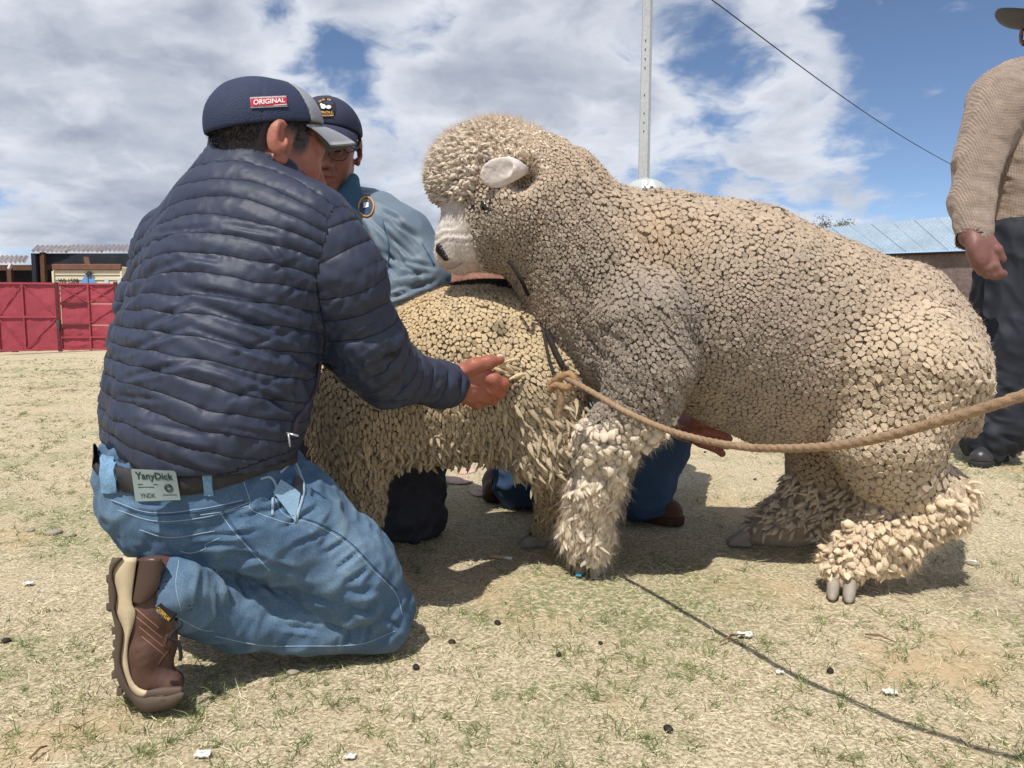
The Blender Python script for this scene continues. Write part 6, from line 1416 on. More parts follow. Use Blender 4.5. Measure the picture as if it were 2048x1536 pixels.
# ------------------------------------------------------------------ the man in the blue-grey rain jacket behind the ewe
def build_man_raincoat():
    rain = mat('rain_jacket', srgb(100,114,127), 0.55, noise=((5,0.08,4),(40,0.05,3)), spec=0.3, bump=(('noise',50,0.3,0.003),)); teal = mat('teal_trim', srgb(52,86,108), 0.55, noise=((20,0.1,3),))
    blackp = mat('black_trousers', srgb(58,58,66), 0.7, noise=((6,0.2,4),(60,0.1,3)), bump=(('noise',50,0.4,0.003),)); navyc = mat('navy_cotton', srgb(52,54,74), 0.85, noise=((40,0.1,3),), bump=(('wavex0.3',500,0.2,0.0008),)); blk = mat('bill_black', srgb(26,27,32), 0.8)
    skinc = np.array(srgb(142,98,82)); Yh = 2.02
    root = thing('person', P(700,1085,2.0)*np.array((1,1,0)), 'man in blue-grey rain jacket and glasses kneeling behind the ewe', 'person')
    hd = Head(P(655,292,Yh), nrm((0.16,-0.90,-0.30)), (0.03,0.10,1), 0.97)
    hs = hd.sdf(); b = Sh(); hand = Sh(); b.chain([(hd.p(-.05,0,-.15),0.055),(P(655,440,2.06),0.09),(P(665,640,2.10),0.14),(P(690,850,2.12),0.13)], .04)
    b.chain(C4([(740,450,2.05,55),(835,545,1.98,38),(800,612,1.90,32),(770,640,1.84,28)]), .02); hand.chain(C4([(800,612,1.90,30),(770,640,1.84,30),(745,655,1.80,28)]), .015, (0,0,1), .6)
    for k in range(4): hand.chain(C4([(745,648+k*7,1.80+.012*k,9),(722,655+k*8,1.79+.012*k,8),(706,668+k*8,1.79+.012*k,7)]), .005)
    hand.chain(C4([(765,630,1.81,10),(745,625,1.78,8)]), .006)
    b.chain(C4([(585,460,2.08,55),(540,600,2.02,40),(580,680,1.90,32),(610,700,1.86,28)]), .02)
    b.chain(C4([(720,860,2.12,80),(808,1030,1.97,52),(700,1040,2.25,45),(640,1045,2.35,40)]), .03); b.chain(C4([(660,860,2.16,80),(640,1040,2.02,52),(560,1045,2.25,42)]), .03)
    V, Fq, n = body_mesh(b, (-0.78,1.72,0.0), (-0.15,2.5,1.25), 0.013, ((hs, hd.p(0,0,-.02), 0.20, 0.0040), (hand, P(750,645,1.81), 0.12, 0.0045))); Cs = hd.color(V, skinc, srgb(70,68,68)); q = hd.loc(V)
    # lines from the nose to the mouth corners
    lines = crease_lines(V, [(hd.p(.095,.022,-.035),hd.p(.080,.034,-.072)),(hd.p(.095,-.022,-.035),hd.p(.080,-.034,-.072))], 0.003, 0.0022)
    body = obj('body', mesh_np('body', V+n*lines[:,None], Fq, True, Cs), SKIN, root); hair(hd, root, -0.06, 0.06, 2500, srgb(60,60,60), 0.010, 9, 0.04)
    ee = mat('eye_black', (0.02,0.015,0.012), 0.15)
    for g in (-1,1):
        s_ = Sh().u(ell(hd.p(.0905,.031*g,-.001), np.array((.004,.009,.0035)), hd.A),.002); solid('eye', s_, hd.p(.09,.031*g,0)-.02, hd.p(.09,.031*g,0)+.02, 0.0018, ee, body)
    # glasses: two wire rims, bridge, temples, lenses
    wire = mat('glasses_wire', (0.03,0.03,0.035), 0.35, metal=0.6); gr = thing_glasses = None
    gl = MB()
    for g in (-1,1):
        ring = [hd.p(.110-0.012*(abs(math.cos(a))*0.0), .034*g+.024*math.cos(a), -.006+.017*math.sin(a)) for a in np.linspace(0,6.283,26)]; gl.tube(ring, 0.0012, 6, False); gl.tube([hd.p(.110,.058*g,0),hd.p(.085,.074*g,.002),hd.p(-.01,.085*g,.006)], 0.0013, 6)
    gl.tube([hd.p(.110,-.010,0),hd.p(.113,0,.003),hd.p(.110,.010,0)], 0.0012, 6)
    go = gl.build('glasses', wire, root, True)
    lm = bpy.data.materials.new('lens_glass'); lm.use_nodes = True; nt = lm.node_tree; nt.nodes.clear(); o_ = nt.nodes.new('ShaderNodeOutputMaterial'); t_ = nt.nodes.new('ShaderNodeBsdfTransparent'); g_ = nt.nodes.new('ShaderNodeBsdfGlossy'); g_.inputs['Roughness'].default_value = 0.02; mx = nt.nodes.new('ShaderNodeMixShader'); mx.inputs[0].default_value = 0.12
    nt.links.new(t_.outputs[0], mx.inputs[1]); nt.links.new(g_.outputs[0], mx.inputs[2]); nt.links.new(mx.outputs[0], o_.inputs[0])
    for g in (-1,1):
        ring = [hd.p(.110, .034*g+.023*math.cos(a), -.006+.0163*math.sin(a)) for a in np.linspace(0,6.283,24,endpoint=False)]; MB().add(ring, [tuple(range(24))]).build('lens', lm, go)
    cp, L = cap_hat(hd, root, navyc, navyc, navyc, blk, -0.10, 1.0, 0.02, 0.030, 0.088)
    # jacket
    jk = Sh(); jk.chain(C4([(690,870,2.12,175),(672,700,2.10,165),(662,560,2.08,150),(660,480,2.08,125)]), .05, (0.2,-1,0), .75); jk.u(cap(P(590,470,2.10),P(742,452,2.06),R(70,2.1),R(66,2.06)), .06); jk.u(cap(P(658,440,2.07),P(652,372,2.05),R(80,2.07),R(66,2.05)), .04)
    arm = Sh(); arm.chain(C4([(742,455,2.05,70),(790,490,2.02,72),(842,545,1.97,50),(860,562,1.95,40)]), .04); arm.chain(C4([(842,548,1.97,46),(800,600,1.90,46),(770,638,1.85,34)]), .03); jk.u(arm, .03)
    jk.chain(C4([(590,470,2.10,68),(545,600,2.04,55),(590,690,1.92,42)]), .03)
    jk.sub(cap(hd.p(-.05,0,-.12), hd.p(-.01,0,.05), R(58,2.04), R(74,2.04)), .01); jk.cut(plane(P(655,385,2.05), (0.0,-0.35,1.0)), .01)
    def dsp(V, n):
        aa = sstep(0.03,0.0,arm(V)); ln = folds(V,(0.72,-0.2,-0.65),0.05,0.004,101,4.0)*aa + folds(V,(-0.4,-0.3,-0.85),0.06,0.005,103,3.0)*(1-aa)
        L_ = ((730,470,800,560),(745,440,830,520),(785,435,850,500),(760,500,850,560),(740,560,860,545),(770,600,870,562),(750,622,840,600),(800,450,838,478),(720,440,760,520),(775,470,812,540),(800,520,868,535),(790,575,850,570),(742,590,800,575),(726,520,770,580),(700,420,735,470),(760,420,800,440))
        return ln + 0.004*fbm(V,9,2,105) + crease_at(V, n, L_, 4.5, 0.0085, 0.5)
    jo, *_ = solid('jacket', jk, (-0.80,1.70,0.30), (-0.10,2.45,1.02), 0.0056, rain, root, dsp)
    bpy.context.view_layer.update()
    # cuff, collar flap, chest emblem, reflective seams
    cu = Sh().u(cap(P(866,556,1.955),P(884,556,1.94),R(22,1.95),R(20,1.95),(0.6,0,-0.6),0.9),.01); solid('cuff', cu, P(866,556,1.95)-.06, P(884,556,1.94)+.06, 0.004, teal, jo)
    cf = Sh(); cf.u(cap(P(700,395,1.99),P(708,360,2.0),R(20,2.0),R(13,2.0),(0.8,-0.6,0),0.5),.01); cf.u(cap(P(640,420,1.97),P(700,400,1.99),R(20,1.97),R(20,1.99),(0,-1,0.2),0.5),.02); cf.u(cap(P(715,420,1.97),P(700,395,1.99),R(22,1.97),R(20,1.99),(0,-1,0.2),0.5),.02); solid('collar', cf, P(600,450,1.9)-.05, P(740,340,2.05)+.06, 0.004, teal, jo)
    em = mat('emblem_navy', srgb(46,66,96), 0.7); eo = mat('emblem_orange', srgb(206,146,62), 0.7); ew = mat('emblem_white', srgb(210,210,206), 0.7)
    ringp = [(733+15*math.cos(a), 415+19*math.sin(a)) for a in np.linspace(0,6.283,24,endpoint=False)]
    pts = [(733,415)]+ringp; decal(jo, pts, [(0,i+1,(i+1)%24+1) for i in range(24)], em, 'emblem', 0.003)
    rp = [ray(jo,a,b_) for a,b_ in ringp+ringp[:1]]; rp = [h_[0]+h_[1]*0.003 for h_ in rp if h_]
    if len(rp) > 6: MB().tube(rp, 0.0022, 6, False).build('emblem_rim', eo, jo)
    V_, F_ = grid_quad((728,418),(738,416),(728,408),(738,407),2,2); decal(jo, V_, F_, ew, 'emblem_mark', 0.0045)
    seam(jo, [(765,440),(778,500),(770,580)], 0.0022, teal); seam(jo, [(845,488),(868,530)], 0.0025, teal)
    # cap badge: dark rounded patch, gold ring of letters, white sheep shapes
    bpy.context.view_layer.update(); fp = [c for c in cp.children if c.name.startswith('front_panel')][0]
    gold = mat('badge_gold', srgb(214,162,84), 0.7)
    bad = [(652+20*math.cos(a)**1, 216+19*math.sin(a)) for a in np.linspace(0,6.283,20,endpoint=False)]; decal(fp, [(652,216)]+bad, [(0,i+1,(i+1)%20+1) for i in range(20)], mat('badge_dark', srgb(28,28,38), 0.8), 'badge', 0.0015)
    for i, ch in enumerate('   TRAL DE     '):
        if ch == ' ': continue
        a = math.pi*(1.02+0.98*i/14); cx, cy = 652+17*math.cos(a), 217+16.5*math.sin(a); t = a+math.pi/2; ux, uy = math.cos(t)*1.5, math.sin(t)*1.5; vx, vy = math.cos(a)*1.7, math.sin(a)*1.7
        V_, F_ = text_px(ch, (cx-ux-vx,cy-uy-vy),(cx+ux-vx,cy+uy-vy),(cx-ux+vx,cy-uy+vy),(cx+ux+vx,cy+uy+vy), 0.03); decal(fp, V_, F_, gold, 'lettering', 0.003)
    for s_, y0, y1 in (('PROLL',228,223.5),('-',232.5,230)): V_, F_ = text_px(s_, (641,y0),(666,y0),(641,y1),(666,y1), 0.02); decal(fp, V_, F_, gold, 'lettering', 0.003)
    for cx, cy, rx, ry in ((647,215,5,4.5),(657,216,5,3.6),(643,211,2.4,2.4)): r_ = [(cx+rx*math.cos(a),cy+ry*math.sin(a)) for a in np.linspace(0,6.283,12,endpoint=False)]; decal(fp, [(cx,cy)]+r_, [(0,i+1,(i+1)%12+1) for i in range(12)], ew, 'sheep_mark', 0.003)
    # trousers
    t = Sh(); t.chain(C4([(700,860,2.14,130),(790,930,2.02,92),(812,1030,1.965,66),(812,1050,1.965,60)]), .05); t.chain(C4([(812,1050,1.97,56),(740,1050,2.15,52),(660,1045,2.32,46)]), .03); t.chain(C4([(650,860,2.16,120),(632,1020,2.04,70),(560,1045,2.28,50)]), .05); t.cut(lambda p: 0.008-p[:,2], .01)
    solid('trousers', t, (-0.88,1.72,0.0), (-0.12,2.55,0.62), 0.0075, blackp, root, lambda V,n: folds(V,(0.2,-0.3,1),0.05,0.009,111,3.0)+folds(V,(1,0,0.3),0.04,0.007,113,3.0)+0.006*fbm(V,9,2,115))
    shoe_m = mat('dark_shoe', srgb(40,36,34), 0.5)
    for (a,b_,Y) in ((640,1050,2.40),(540,1050,2.36)):
        s_ = Sh(); c = P(a,b_,Y)*np.array((1,1,0)); s_.u(cap(c+np.array((0,-.05,.07)),c+np.array((-.03,.09,.05)),.045,.04),.03); s_.u(cap(c+np.array((-.01,0,.03)),c+np.array((-.04,.16,.035)),.03,.033),.03); s_.cut(lambda p: 0.002-p[:,2], .004); solid('shoe', s_, c-np.array((.15,.15,0)), c+np.array((.1,.28,.16)), 0.006, shoe_m, root)
build_man_raincoat()

def shoe_parts(root, heel, toe, m_up, m_sole, ankle_h=0.10, w=0.047, name='shoe'):
    heel = np.asarray(heel,F32)*np.array((1,1,0),F32); toe = np.asarray(toe,F32)*np.array((1,1,0),F32); d = nrm(toe-heel); L = float(np.linalg.norm(toe-heel)); s = np.array((-d[1],d[0],0),F32); z = np.array((0,0,1),F32)
    u = Sh(); u.u(cap(heel+d*L*0.14+z*0.055, heel+d*L*0.22+z*(ankle_h), w*0.80, w*0.82), .03); u.u(cap(heel+d*L*0.16+z*0.045, heel+d*L*0.55+z*0.045, w*0.82, w*0.85), .03); u.u(cap(heel+d*L*0.55+z*0.042, heel+d*L*0.82+z*0.036, w*0.9, w*0.72), .03)
    u.u(cap(heel+d*L*0.25+z*0.085, heel+d*L*0.60+z*0.060, w*0.55, w*0.5), .03); u.cut(lambda p: 0.024-p[:,2], .004); u.cut(plane(heel+z*(ankle_h+0.02), z), .006)
    bo, *_ = solid(name, u, np.minimum(heel,toe)-np.array((.09,.09,0)), np.maximum(heel,toe)+np.array((.09,.09,.2)), 0.0046, m_up, root, lambda V,n: 0.0015*fbm(V,30,3,2)+crease_lines(V,[(heel+d*L*0.66+z*.06+s*.04,heel+d*L*0.66+z*.06-s*.04),(heel+d*L*0.60+z*.07+s*.04,heel+d*L*0.60+z*.07-s*.04)],0.004,0.003))
    so = Sh(); so.u(cap(heel+d*L*0.13+z*0.015, heel+d*L*0.5+z*0.015, w*0.92, w*0.88), .02); so.u(cap(heel+d*L*0.5+z*0.015, heel+d*L*0.83+z*0.015, w*0.95, w*0.78), .02); so.cut(lambda p: 0.001-p[:,2], .003); so.cut(lambda p: p[:,2]-0.026, .003)
    solid('sole', so, np.minimum(heel,toe)-np.array((.09,.09,.01)), np.maximum(heel,toe)+np.array((.09,.09,.05)), 0.0050, m_sole, bo)
    return bo, d, s

# ------------------------------------------------------------------ the man crouching behind the ram
def build_man_behind():
    skinc = np.array(srgb(150,98,86)); Yh = 2.40
    root = thing('person', P(1200,1040,2.2)*np.array((1,1,0)), 'man in pale cap and jeans crouching behind the ram, reaching under it', 'person')
    hd = Head(P(1290,440,Yh), nrm((-0.15,-0.92,-0.25)), (0,0.05,1), 0.97)
    hs = hd.sdf(); b = Sh(); b.chain([(hd.p(-.05,0,-.15),.055),(P(1270,560,2.44),.09),(P(1210,720,2.44),.14),(P(1180,860,2.42),.13)], .04)
    b.chain(C4([(1330,590,2.36,60),(1330,760,2.20,48),(1372,855,1.99,27)]), .02)
    hand = Sh(); hand.chain(C4([(1372,856,1.985,25),(1400,858,1.96,31),(1420,860,1.945,30)]), .015, (0.2,-0.8,0.6), .6)
    for k,(a,b_,Y) in enumerate(((1404,846,1.930),(1408,859,1.926),(1408,872,1.926),(1402,885,1.930))): hand.chain(C4([(a,b_,Y,10.5),(a+24,b_+3+2*k,Y-.008,9.5),(a+44-3*k,b_+9+2*k,Y-.004,8.5),(a+54-4*k,b_+16+2*k,Y+.012,7.5)]), .003)
    hand.chain(C4([(1395,840,1.94,13),(1430,838,1.935,11),(1456,856,1.935,9)]), .008); hand.chain(C4([(1390,868,1.95,16),(1402,880,1.945,13)]), .012)
    hand.chain(C4([(1340,800,2.1,28),(1372,856,1.985,25)]), .01); b.chain(C4([(1240,590,2.42,60),(1150,720,2.34,45),(1090,800,2.2,34)]), .02)
    b.chain(C4([(1200,880,2.4,85),(1300,830,2.15,60),(1290,985,2.10,45)]), .03); b.chain(C4([(1160,880,2.42,85),(1050,930,2.28,60),(1040,985,2.55,45)]), .03)
    V, Fq, n = body_mesh(b, (-0.05,1.82,0.0), (0.75,2.75,1.2), 0.014, ((hs, hd.p(0,0,-.02), 0.20, 0.0055), (hand, P(1410,865,1.95), 0.12, 0.0036))); Cs = hd.color(V, skinc, srgb(30,30,30)); px = V[:,0]; tip = np.exp(-(np.linalg.norm(V-P(1420,885,1.93),axis=1)/0.05)**2)[:,None]; Cs = lerp(Cs, np.array(srgb(160,92,84))[None], 0.6*tip)
    obj('body', mesh_np('body', V, Fq, True, Cs), SKIN, root); hair(hd, root, -0.06, 0.06, 1500, srgb(30,30,30), 0.012, 5)
    pale = mat('pale_cap', srgb(170,176,172), 0.85, noise=((12,0.08,3),)); cp, L = cap_hat(hd, root, pale, pale, pale, pale, -0.05, 1.03, 0.02, 0.02, 0.075)
    bpy.context.view_layer.update(); fp = [c for c in cp.children if c.name.startswith('front_panel')][0]
    V_, F_ = text_px('RA', (1284,376),(1312,376),(1284,360),(1312,360), 0.04); h_ = ray(fp,1298,370)
    if h_ is not None: MB().add([P(a,b_,h_[0][1]-0.012+0.0017*(370-b_)+0.00006*(a-1298)**2) for a,b_ in V_], F_).build('lettering', mat('cap_white', srgb(230,230,228), 0.7), fp)
    shirt = mat('pale_shirt', srgb(176,190,214), 0.8, noise=((8,0.06,3),), bump=(('noise',60,0.3,0.003),)); dark = mat('dark_vest', srgb(34,36,48), 0.8, noise=((20,0.1,3),)); dsl = mat('plum_sleeve', srgb(52,36,44), 0.8, noise=((20,0.15,3),))
    s_ = Sh(); s_.chain(C4([(1190,860,2.42,150),(1175,720,2.40,140),(1190,600,2.40,130),(1240,540,2.42,105)]), .06, (0,1,0), .75); s_.chain(C4([(1170,640,2.38,80),(1120,600,2.32,62),(1098,612,2.26,50)]), .05)
    so, *_ = solid('shirt', s_, (0.0,2.05,0.2), (0.62,2.72,1.0), 0.009, shirt, root, lambda V,n: folds(V,(0.3,0,-1),0.05,0.008,131,3)+0.008*fbm(V,8,2,3))
    v_ = Sh(); v_.chain(C4([(1330,600,2.38,66),(1332,760,2.22,56),(1366,850,2.01,30)]), .04); solid('sleeve', v_, (0.3,1.92,0.3), (0.72,2.55,0.86), 0.007, dsl, root, lambda V,n: folds(V,(0.2,0.3,-1),0.04,0.006,133,3))
    cu = Sh().u(cap(P(1367,852,2.005),P(1380,856,1.985),R(30,2.0),R(29,2.0)),.005); solid('cuff', cu, P(1367,852,2.0)-.08, P(1380,856,1.98)+.08, 0.004, mat('knit_cuff', srgb(196,186,160), 0.9, noise=((60,0.15,3),), bump=(('wavez0.4',160,0.5,0.002),)), root)
    strap = [P(1046,556,2.22),P(1052,575,2.20),P(1062,600,2.20),P(1078,640,2.21)]; MB().tube(spline(strap,6), 0.010, 8).build('strap', dark, root, True)
    den = mat('dark_denim', srgb(58,82,112), 0.9, noise=((10,0.15,4),(400,0.2,2)), bump=(('noise',60,0.3,0.003),))
    j = Sh(); j.chain(C4([(1200,880,2.42,130),(1300,840,2.18,82),(1300,870,2.14,76),(1288,985,2.10,60)]), .04); j.chain(C4([(1170,880,2.42,125),(1060,930,2.28,72),(1050,960,2.28,62)]), .04); j.chain(C4([(1050,962,2.28,58),(1045,985,2.6,52)]), .03); j.cut(lambda p: 0.006-p[:,2], .006)
    solid('jeans', j, (-0.06,1.9,0.0), (0.72,2.85,0.62), 0.0075, den, root, lambda V,n: folds(V,(1,0,0.2),0.05,0.006,141,3)+0.006*fbm(V,9,2,143))
    sued = mat('brown_suede', srgb(92,62,46), 0.95, noise=((20,0.15,4),(200,0.12,2)), sheen=0.2); crepe = mat('crepe_sole', srgb(74,52,40), 0.9, noise=((60,0.15,3),))
    shoe_parts(root, G(1238,1022), G(1366,1056)+np.array((0,0.01,0)), sued, crepe, 0.11, 0.050); shoe_parts(root, P(1000,990,2.55), P(985,985,2.30), sued, crepe, 0.12, 0.045)
build_man_behind()

# ------------------------------------------------------------------ the standing man at the right
def build_man_standing():
    Yc = 3.0; skinc = np.array(srgb(122,84,76)); root = thing('person', P(2060,930,2.95)*np.array((1,1,0)), 'man in tan knitted sweater, dark trousers and hat standing behind the ram', 'person')
    hd = Head(P(2098,62,3.02), nrm((-0.25,-0.95,-0.12)), (0,0,1), 1.0)
    hs = hd.sdf(); b = Sh(); b.chain([(hd.p(-.05,0,-.15),.055),(P(2075,210,3.04),.075),(P(2080,320,3.04),.13),(P(2080,450,3.04),.14)], .04)
    b.chain(C4([(2005,220,3.0,36),(1945,340,2.93,30),(1945,470,2.84,26)]), .02)
    h = Sh(); h.chain(C4([(1946,470,2.84,25),(1958,495,2.82,31),(1966,515,2.81,31)]), .015, (0.55,-0.8,0.1), .6)
    h.chain(C4([(1974,480,2.81,14),(1992,500,2.79,11),(2003,518,2.79,9)]), .01)
    for k,(a,b_) in enumerate(((1948,520),(1960,526),(1972,528),(1982,524))): h.chain(C4([(a-2,b_-14,2.815-.006*k,12),(a+6,b_+8,2.80-.006*k,10.5),(a+16,b_+22,2.80-.006*k,9),(a+24,b_+24,2.815-.006*k,8)]), .005)
    h.chain(C4([(1943,440,2.87,26),(1946,470,2.84,25)]), .01); b.chain(C4([(2150,220,3.08,36),(2198,340,3.07,30),(2190,480,3.0,28),(2190,520,2.98,24)]), .02)
    b.chain(C4([(2030,480,3.02,62),(2005,680,2.98,46),(1985,860,2.97,36)]), .03); b.chain(C4([(2120,480,3.08,62),(2125,680,3.06,46),(2125,860,3.06,36)]), .03)
    V, Fq, n = body_mesh(b, (1.65,2.62,0.02), (2.85,3.35,1.80), 0.014, ((hs, hd.p(0,0,-.02), 0.20, 0.0055), (h, P(1970,505,2.82), 0.13, 0.0040))); Cs = hd.color(V, skinc, srgb(30,30,30)); obj('body', mesh_np('body', V, Fq, True, Cs), SKIN, root)
    knit = mat('tan_knit', vcol=True, rough=0.95, spec=0.08, sheen=0.2, coords='tc', noise=((25,0.10,3),(300,0.18,2)), bump=(('wavex1.5',12,0.5,0.005),('wavez1.2',17,0.4,0.004),('noise',160,0.7,0.004)))
    s_ = Sh(); s_.chain(C4([(2078,445,3.04,112),(2078,330,3.04,110),(2078,215,3.04,104)]), .05, (0.1,-1,0), .72); s_.u(cap(P(2005,200,3.0),P(2150,195,3.08),R(62,3.0),R(62,3.05)), .06); s_.u(cap(P(2075,180,3.04),P(2070,130,3.03),R(60,3.04),R(45,3.03)), .05)
    arm = Sh(); ap = [(2000,205,2.98,58),(1956,320,2.94,42),(1944,400,2.90,39),(1947,478,2.845,33)]; arm.chain(C4(ap), .03); s_.u(arm, .015); s_.chain(C4([(2160,200,3.08,56),(2200,330,3.07,46),(2192,470,3.0,34)]), .03)
    s_.sub(cap(hd.p(-.03,0,-.13),hd.p(-.01,0,.02),.052,.07), .01); s_.sub(cap(P(1945,480,2.84),P(1950,520,2.83),R(29,2.84),R(29,2.84)), .004); s_.cut(lambda p: -(p[:,2]-P(2000,470,2.9)[2]+0.0*p[:,0])-10*(arm(p) < 0.03), .01)
    def dsp(V, n):
        a = arm(V) < 0.02; return 0.006*fbm(V,7,2,151) + folds(V,(0.9,0,-0.35),0.05,0.005,153,3)*(1-0.4*a)
    def att(V, n):
        a = (arm(V) < 0.012); u = np.where(a, V[:,0]+0.2*V[:,2], V[:,0]); return {'tc': np.stack((u*3.4, V[:,1], V[:,2]*3.4),1)}
    tan = np.array(srgb(160,140,124)); tan2 = np.array(srgb(140,122,110))
    colr = lambda V, n: lerp(tan[None], tan2[None], sstep(0.40,0.52,0.5+0.5*np.sin(V[:,2]*30+2*fbm(V,3,2,2)))[:,None]*0.35)*(1+0.12*fbm(V,60,2,4))[:,None]
    sw, *_ = solid('sweater', s_, (1.60,2.66,0.70), (2.75,3.30,1.55), 0.0062, knit, root, dsp, colr, 1, att)
    rib = Sh().u(cap(P(1944,470,2.85),P(1946,486,2.84),R(37,2.85),R(35,2.84)),.004).sub(cap(P(1943,460,2.855),P(1948,500,2.835),R(30,2.85),R(30,2.84)),.003)
    slack = mat('dark_trousers', srgb(34,37,45), 0.7, noise=((8,0.15,4),(60,0.08,3)), bump=(('noise',40,0.3,0.003),))
    t = Sh(); t.chain(C4([(2078,440,3.05,104),(2078,490,3.05,106)]), .03, (0.1,-1,0), .72); t.chain(C4([(2035,490,3.02,74),(2008,680,2.98,58),(1986,850,2.96,50),(1982,880,2.95,50)]), .05); t.chain(C4([(2120,490,3.08,74),(2126,680,3.06,58),(2130,880,3.06,48)]), .05)
    solid('trousers', t, (1.70,2.70,0.03), (2.70,3.35,0.98), 0.0075, slack, root, lambda V,n: folds(V,(1,0,-0.25),0.05,0.010,161,3.0)*sstep(0.6,0.1,V[:,2]) + folds(V,(0.6,0,-1),0.06,0.008,163,3) + 0.006*fbm(V,6,2,165))
    bl = mat('black_leather', srgb(52,52,54), 0.4, noise=((15,0.15,4),), spec=0.5, bump=(('noise',80,0.3,0.0015),)); bs = mat('black_sole', srgb(44,44,46), 0.7)
    shoe_parts(root, P(1998,905,3.02), G(1950,936)+np.array((-0.01,-0.015,0)), bl, bs, 0.10, 0.050); shoe_parts(root, P(2140,905,3.10), P(2150,905,2.82), bl, bs, 0.10, 0.050)
    # felt hat
    felt = mat('grey_felt', srgb(50,44,50), 0.9, noise=((20,0.1,3),), sheen=0.15); c = hd.p(-.005,0,.045); A = hd.A; n1 = 40; V = []; F_ = []
    prof = [(0.085,0.0),(0.110,-0.002),(0.145,0.000),(0.185,0.006),(0.189,0.010),(0.184,0.011),(0.143,0.005),(0.110,0.004),(0.094,0.006),(0.092,0.05),(0.085,0.09),(0.068,0.108),(0.03,0.104),(0.0,0.100)]
    for (r, z) in prof:
        for i in range(n1):
            a = 2*math.pi*i/n1; up = 0.030*(r/0.165)**3*abs(math.sin(a))**2 - 0.018*(r/0.165)**3*max(0,math.cos(a)); V.append(c + A[0]*r*1.10*math.cos(a) + A[1]*r*0.98*math.sin(a) + A[2]*(z+up*(1 if r > 0.1 else 0)))
    F_ = [(k*n1+i, k*n1+(i+1)%n1, (k+1)*n1+(i+1)%n1, (k+1)*n1+i) for k in range(len(prof)-1) for i in range(n1)]; ht = MB().add(V, F_).build('hat', felt, root, True)
    MB().tube([c + A[0]*0.105*math.cos(a) + A[1]*0.0935*math.sin(a) + A[2]*0.016 for a in np.linspace(0,6.283,40)], 0.009, 6, False).build('hat_band', mat('band_dark', srgb(34,30,36), 0.7), ht, True)
build_man_standing()
# ================================================================== ropes and litter
def rope(name, pts, r, colr, label, parent=None, twist=90, fuzz=0, seed=1, m=None):
    """three-strand laid rope with loose fibres"""
    q = spline(pts, 26); d = np.concatenate(([0],np.cumsum(np.linalg.norm(np.diff(q,axis=0),axis=1)))); n = max(20,int(d[-1]/(r*0.55))); t = np.linspace(0,d[-1],n); q = np.stack([np.interp(t,d,q[:,i]) for i in range(3)],1)
    T = np.gradient(q,axis=0); T /= np.linalg.norm(T,axis=1,keepdims=True); k = 14; V = []; a = np.cross(T[0],(0.1,0.2,1)); a /= np.linalg.norm(a); N = []
    for i in range(n):
        a = a-T[i]*(a@T[i]); a /= np.linalg.norm(a); b = np.cross(T[i],a)
        for j in range(k):
            th = 2*math.pi*j/k; rr = r*(0.86+0.20*abs(math.cos(1.5*(th - t[i]*twist)))); dd = math.cos(th)*a+math.sin(th)*b; V.append(q[i]+dd*rr); N.append(dd)
    Fq = np.array([(i*k+j, i*k+(j+1)%k, (i+1)*k+(j+1)%k, (i+1)*k+j) for i in range(n-1) for j in range(k)]); V = np.array(V,F32); N = np.array(N,F32)
    V = V + N*(0.08*r*fbm(V,300,2,seed))[:,None]
    rs = np.random.default_rng(seed); C = np.asarray(colr)*(0.9+0.2*fbm(V,120,2,seed+3))[:,None]
    m = m or mat(name+'_fibre', vcol=True, rough=0.95, spec=0.05, noise=((600,0.25,2),), bump=(('noise',500,0.6,0.0015),))
    o = obj(name, mesh_np(name, V, Fq, True, C), m, parent)
    if fuzz:
        i = rs.integers(0,len(V),fuzz); D = N[i]+rs.normal(0,0.6,(fuzz,3)); D /= np.linalg.norm(D,axis=1,keepdims=True)
        Vf, Ff, Cf = strands(V[i], D.astype(F32), rs.uniform(r*0.3,r*0.9,fuzz).astype(F32), np.full(fuzz,0.0005,F32), rs.normal(0,r*0.3,(fuzz,3)).astype(F32), np.asarray(colr)*(0.9+0.4*rs.random((fuzz,1))))
        f = obj('loose_fibre', mesh_np('loose_fibre', Vf, Ff, False, Cf), FUZZM, o); f['kind'] = 'stuff'
    return o
TANR = np.array(srgb(158,132,106)); DARKR = np.array(srgb(60,54,52))
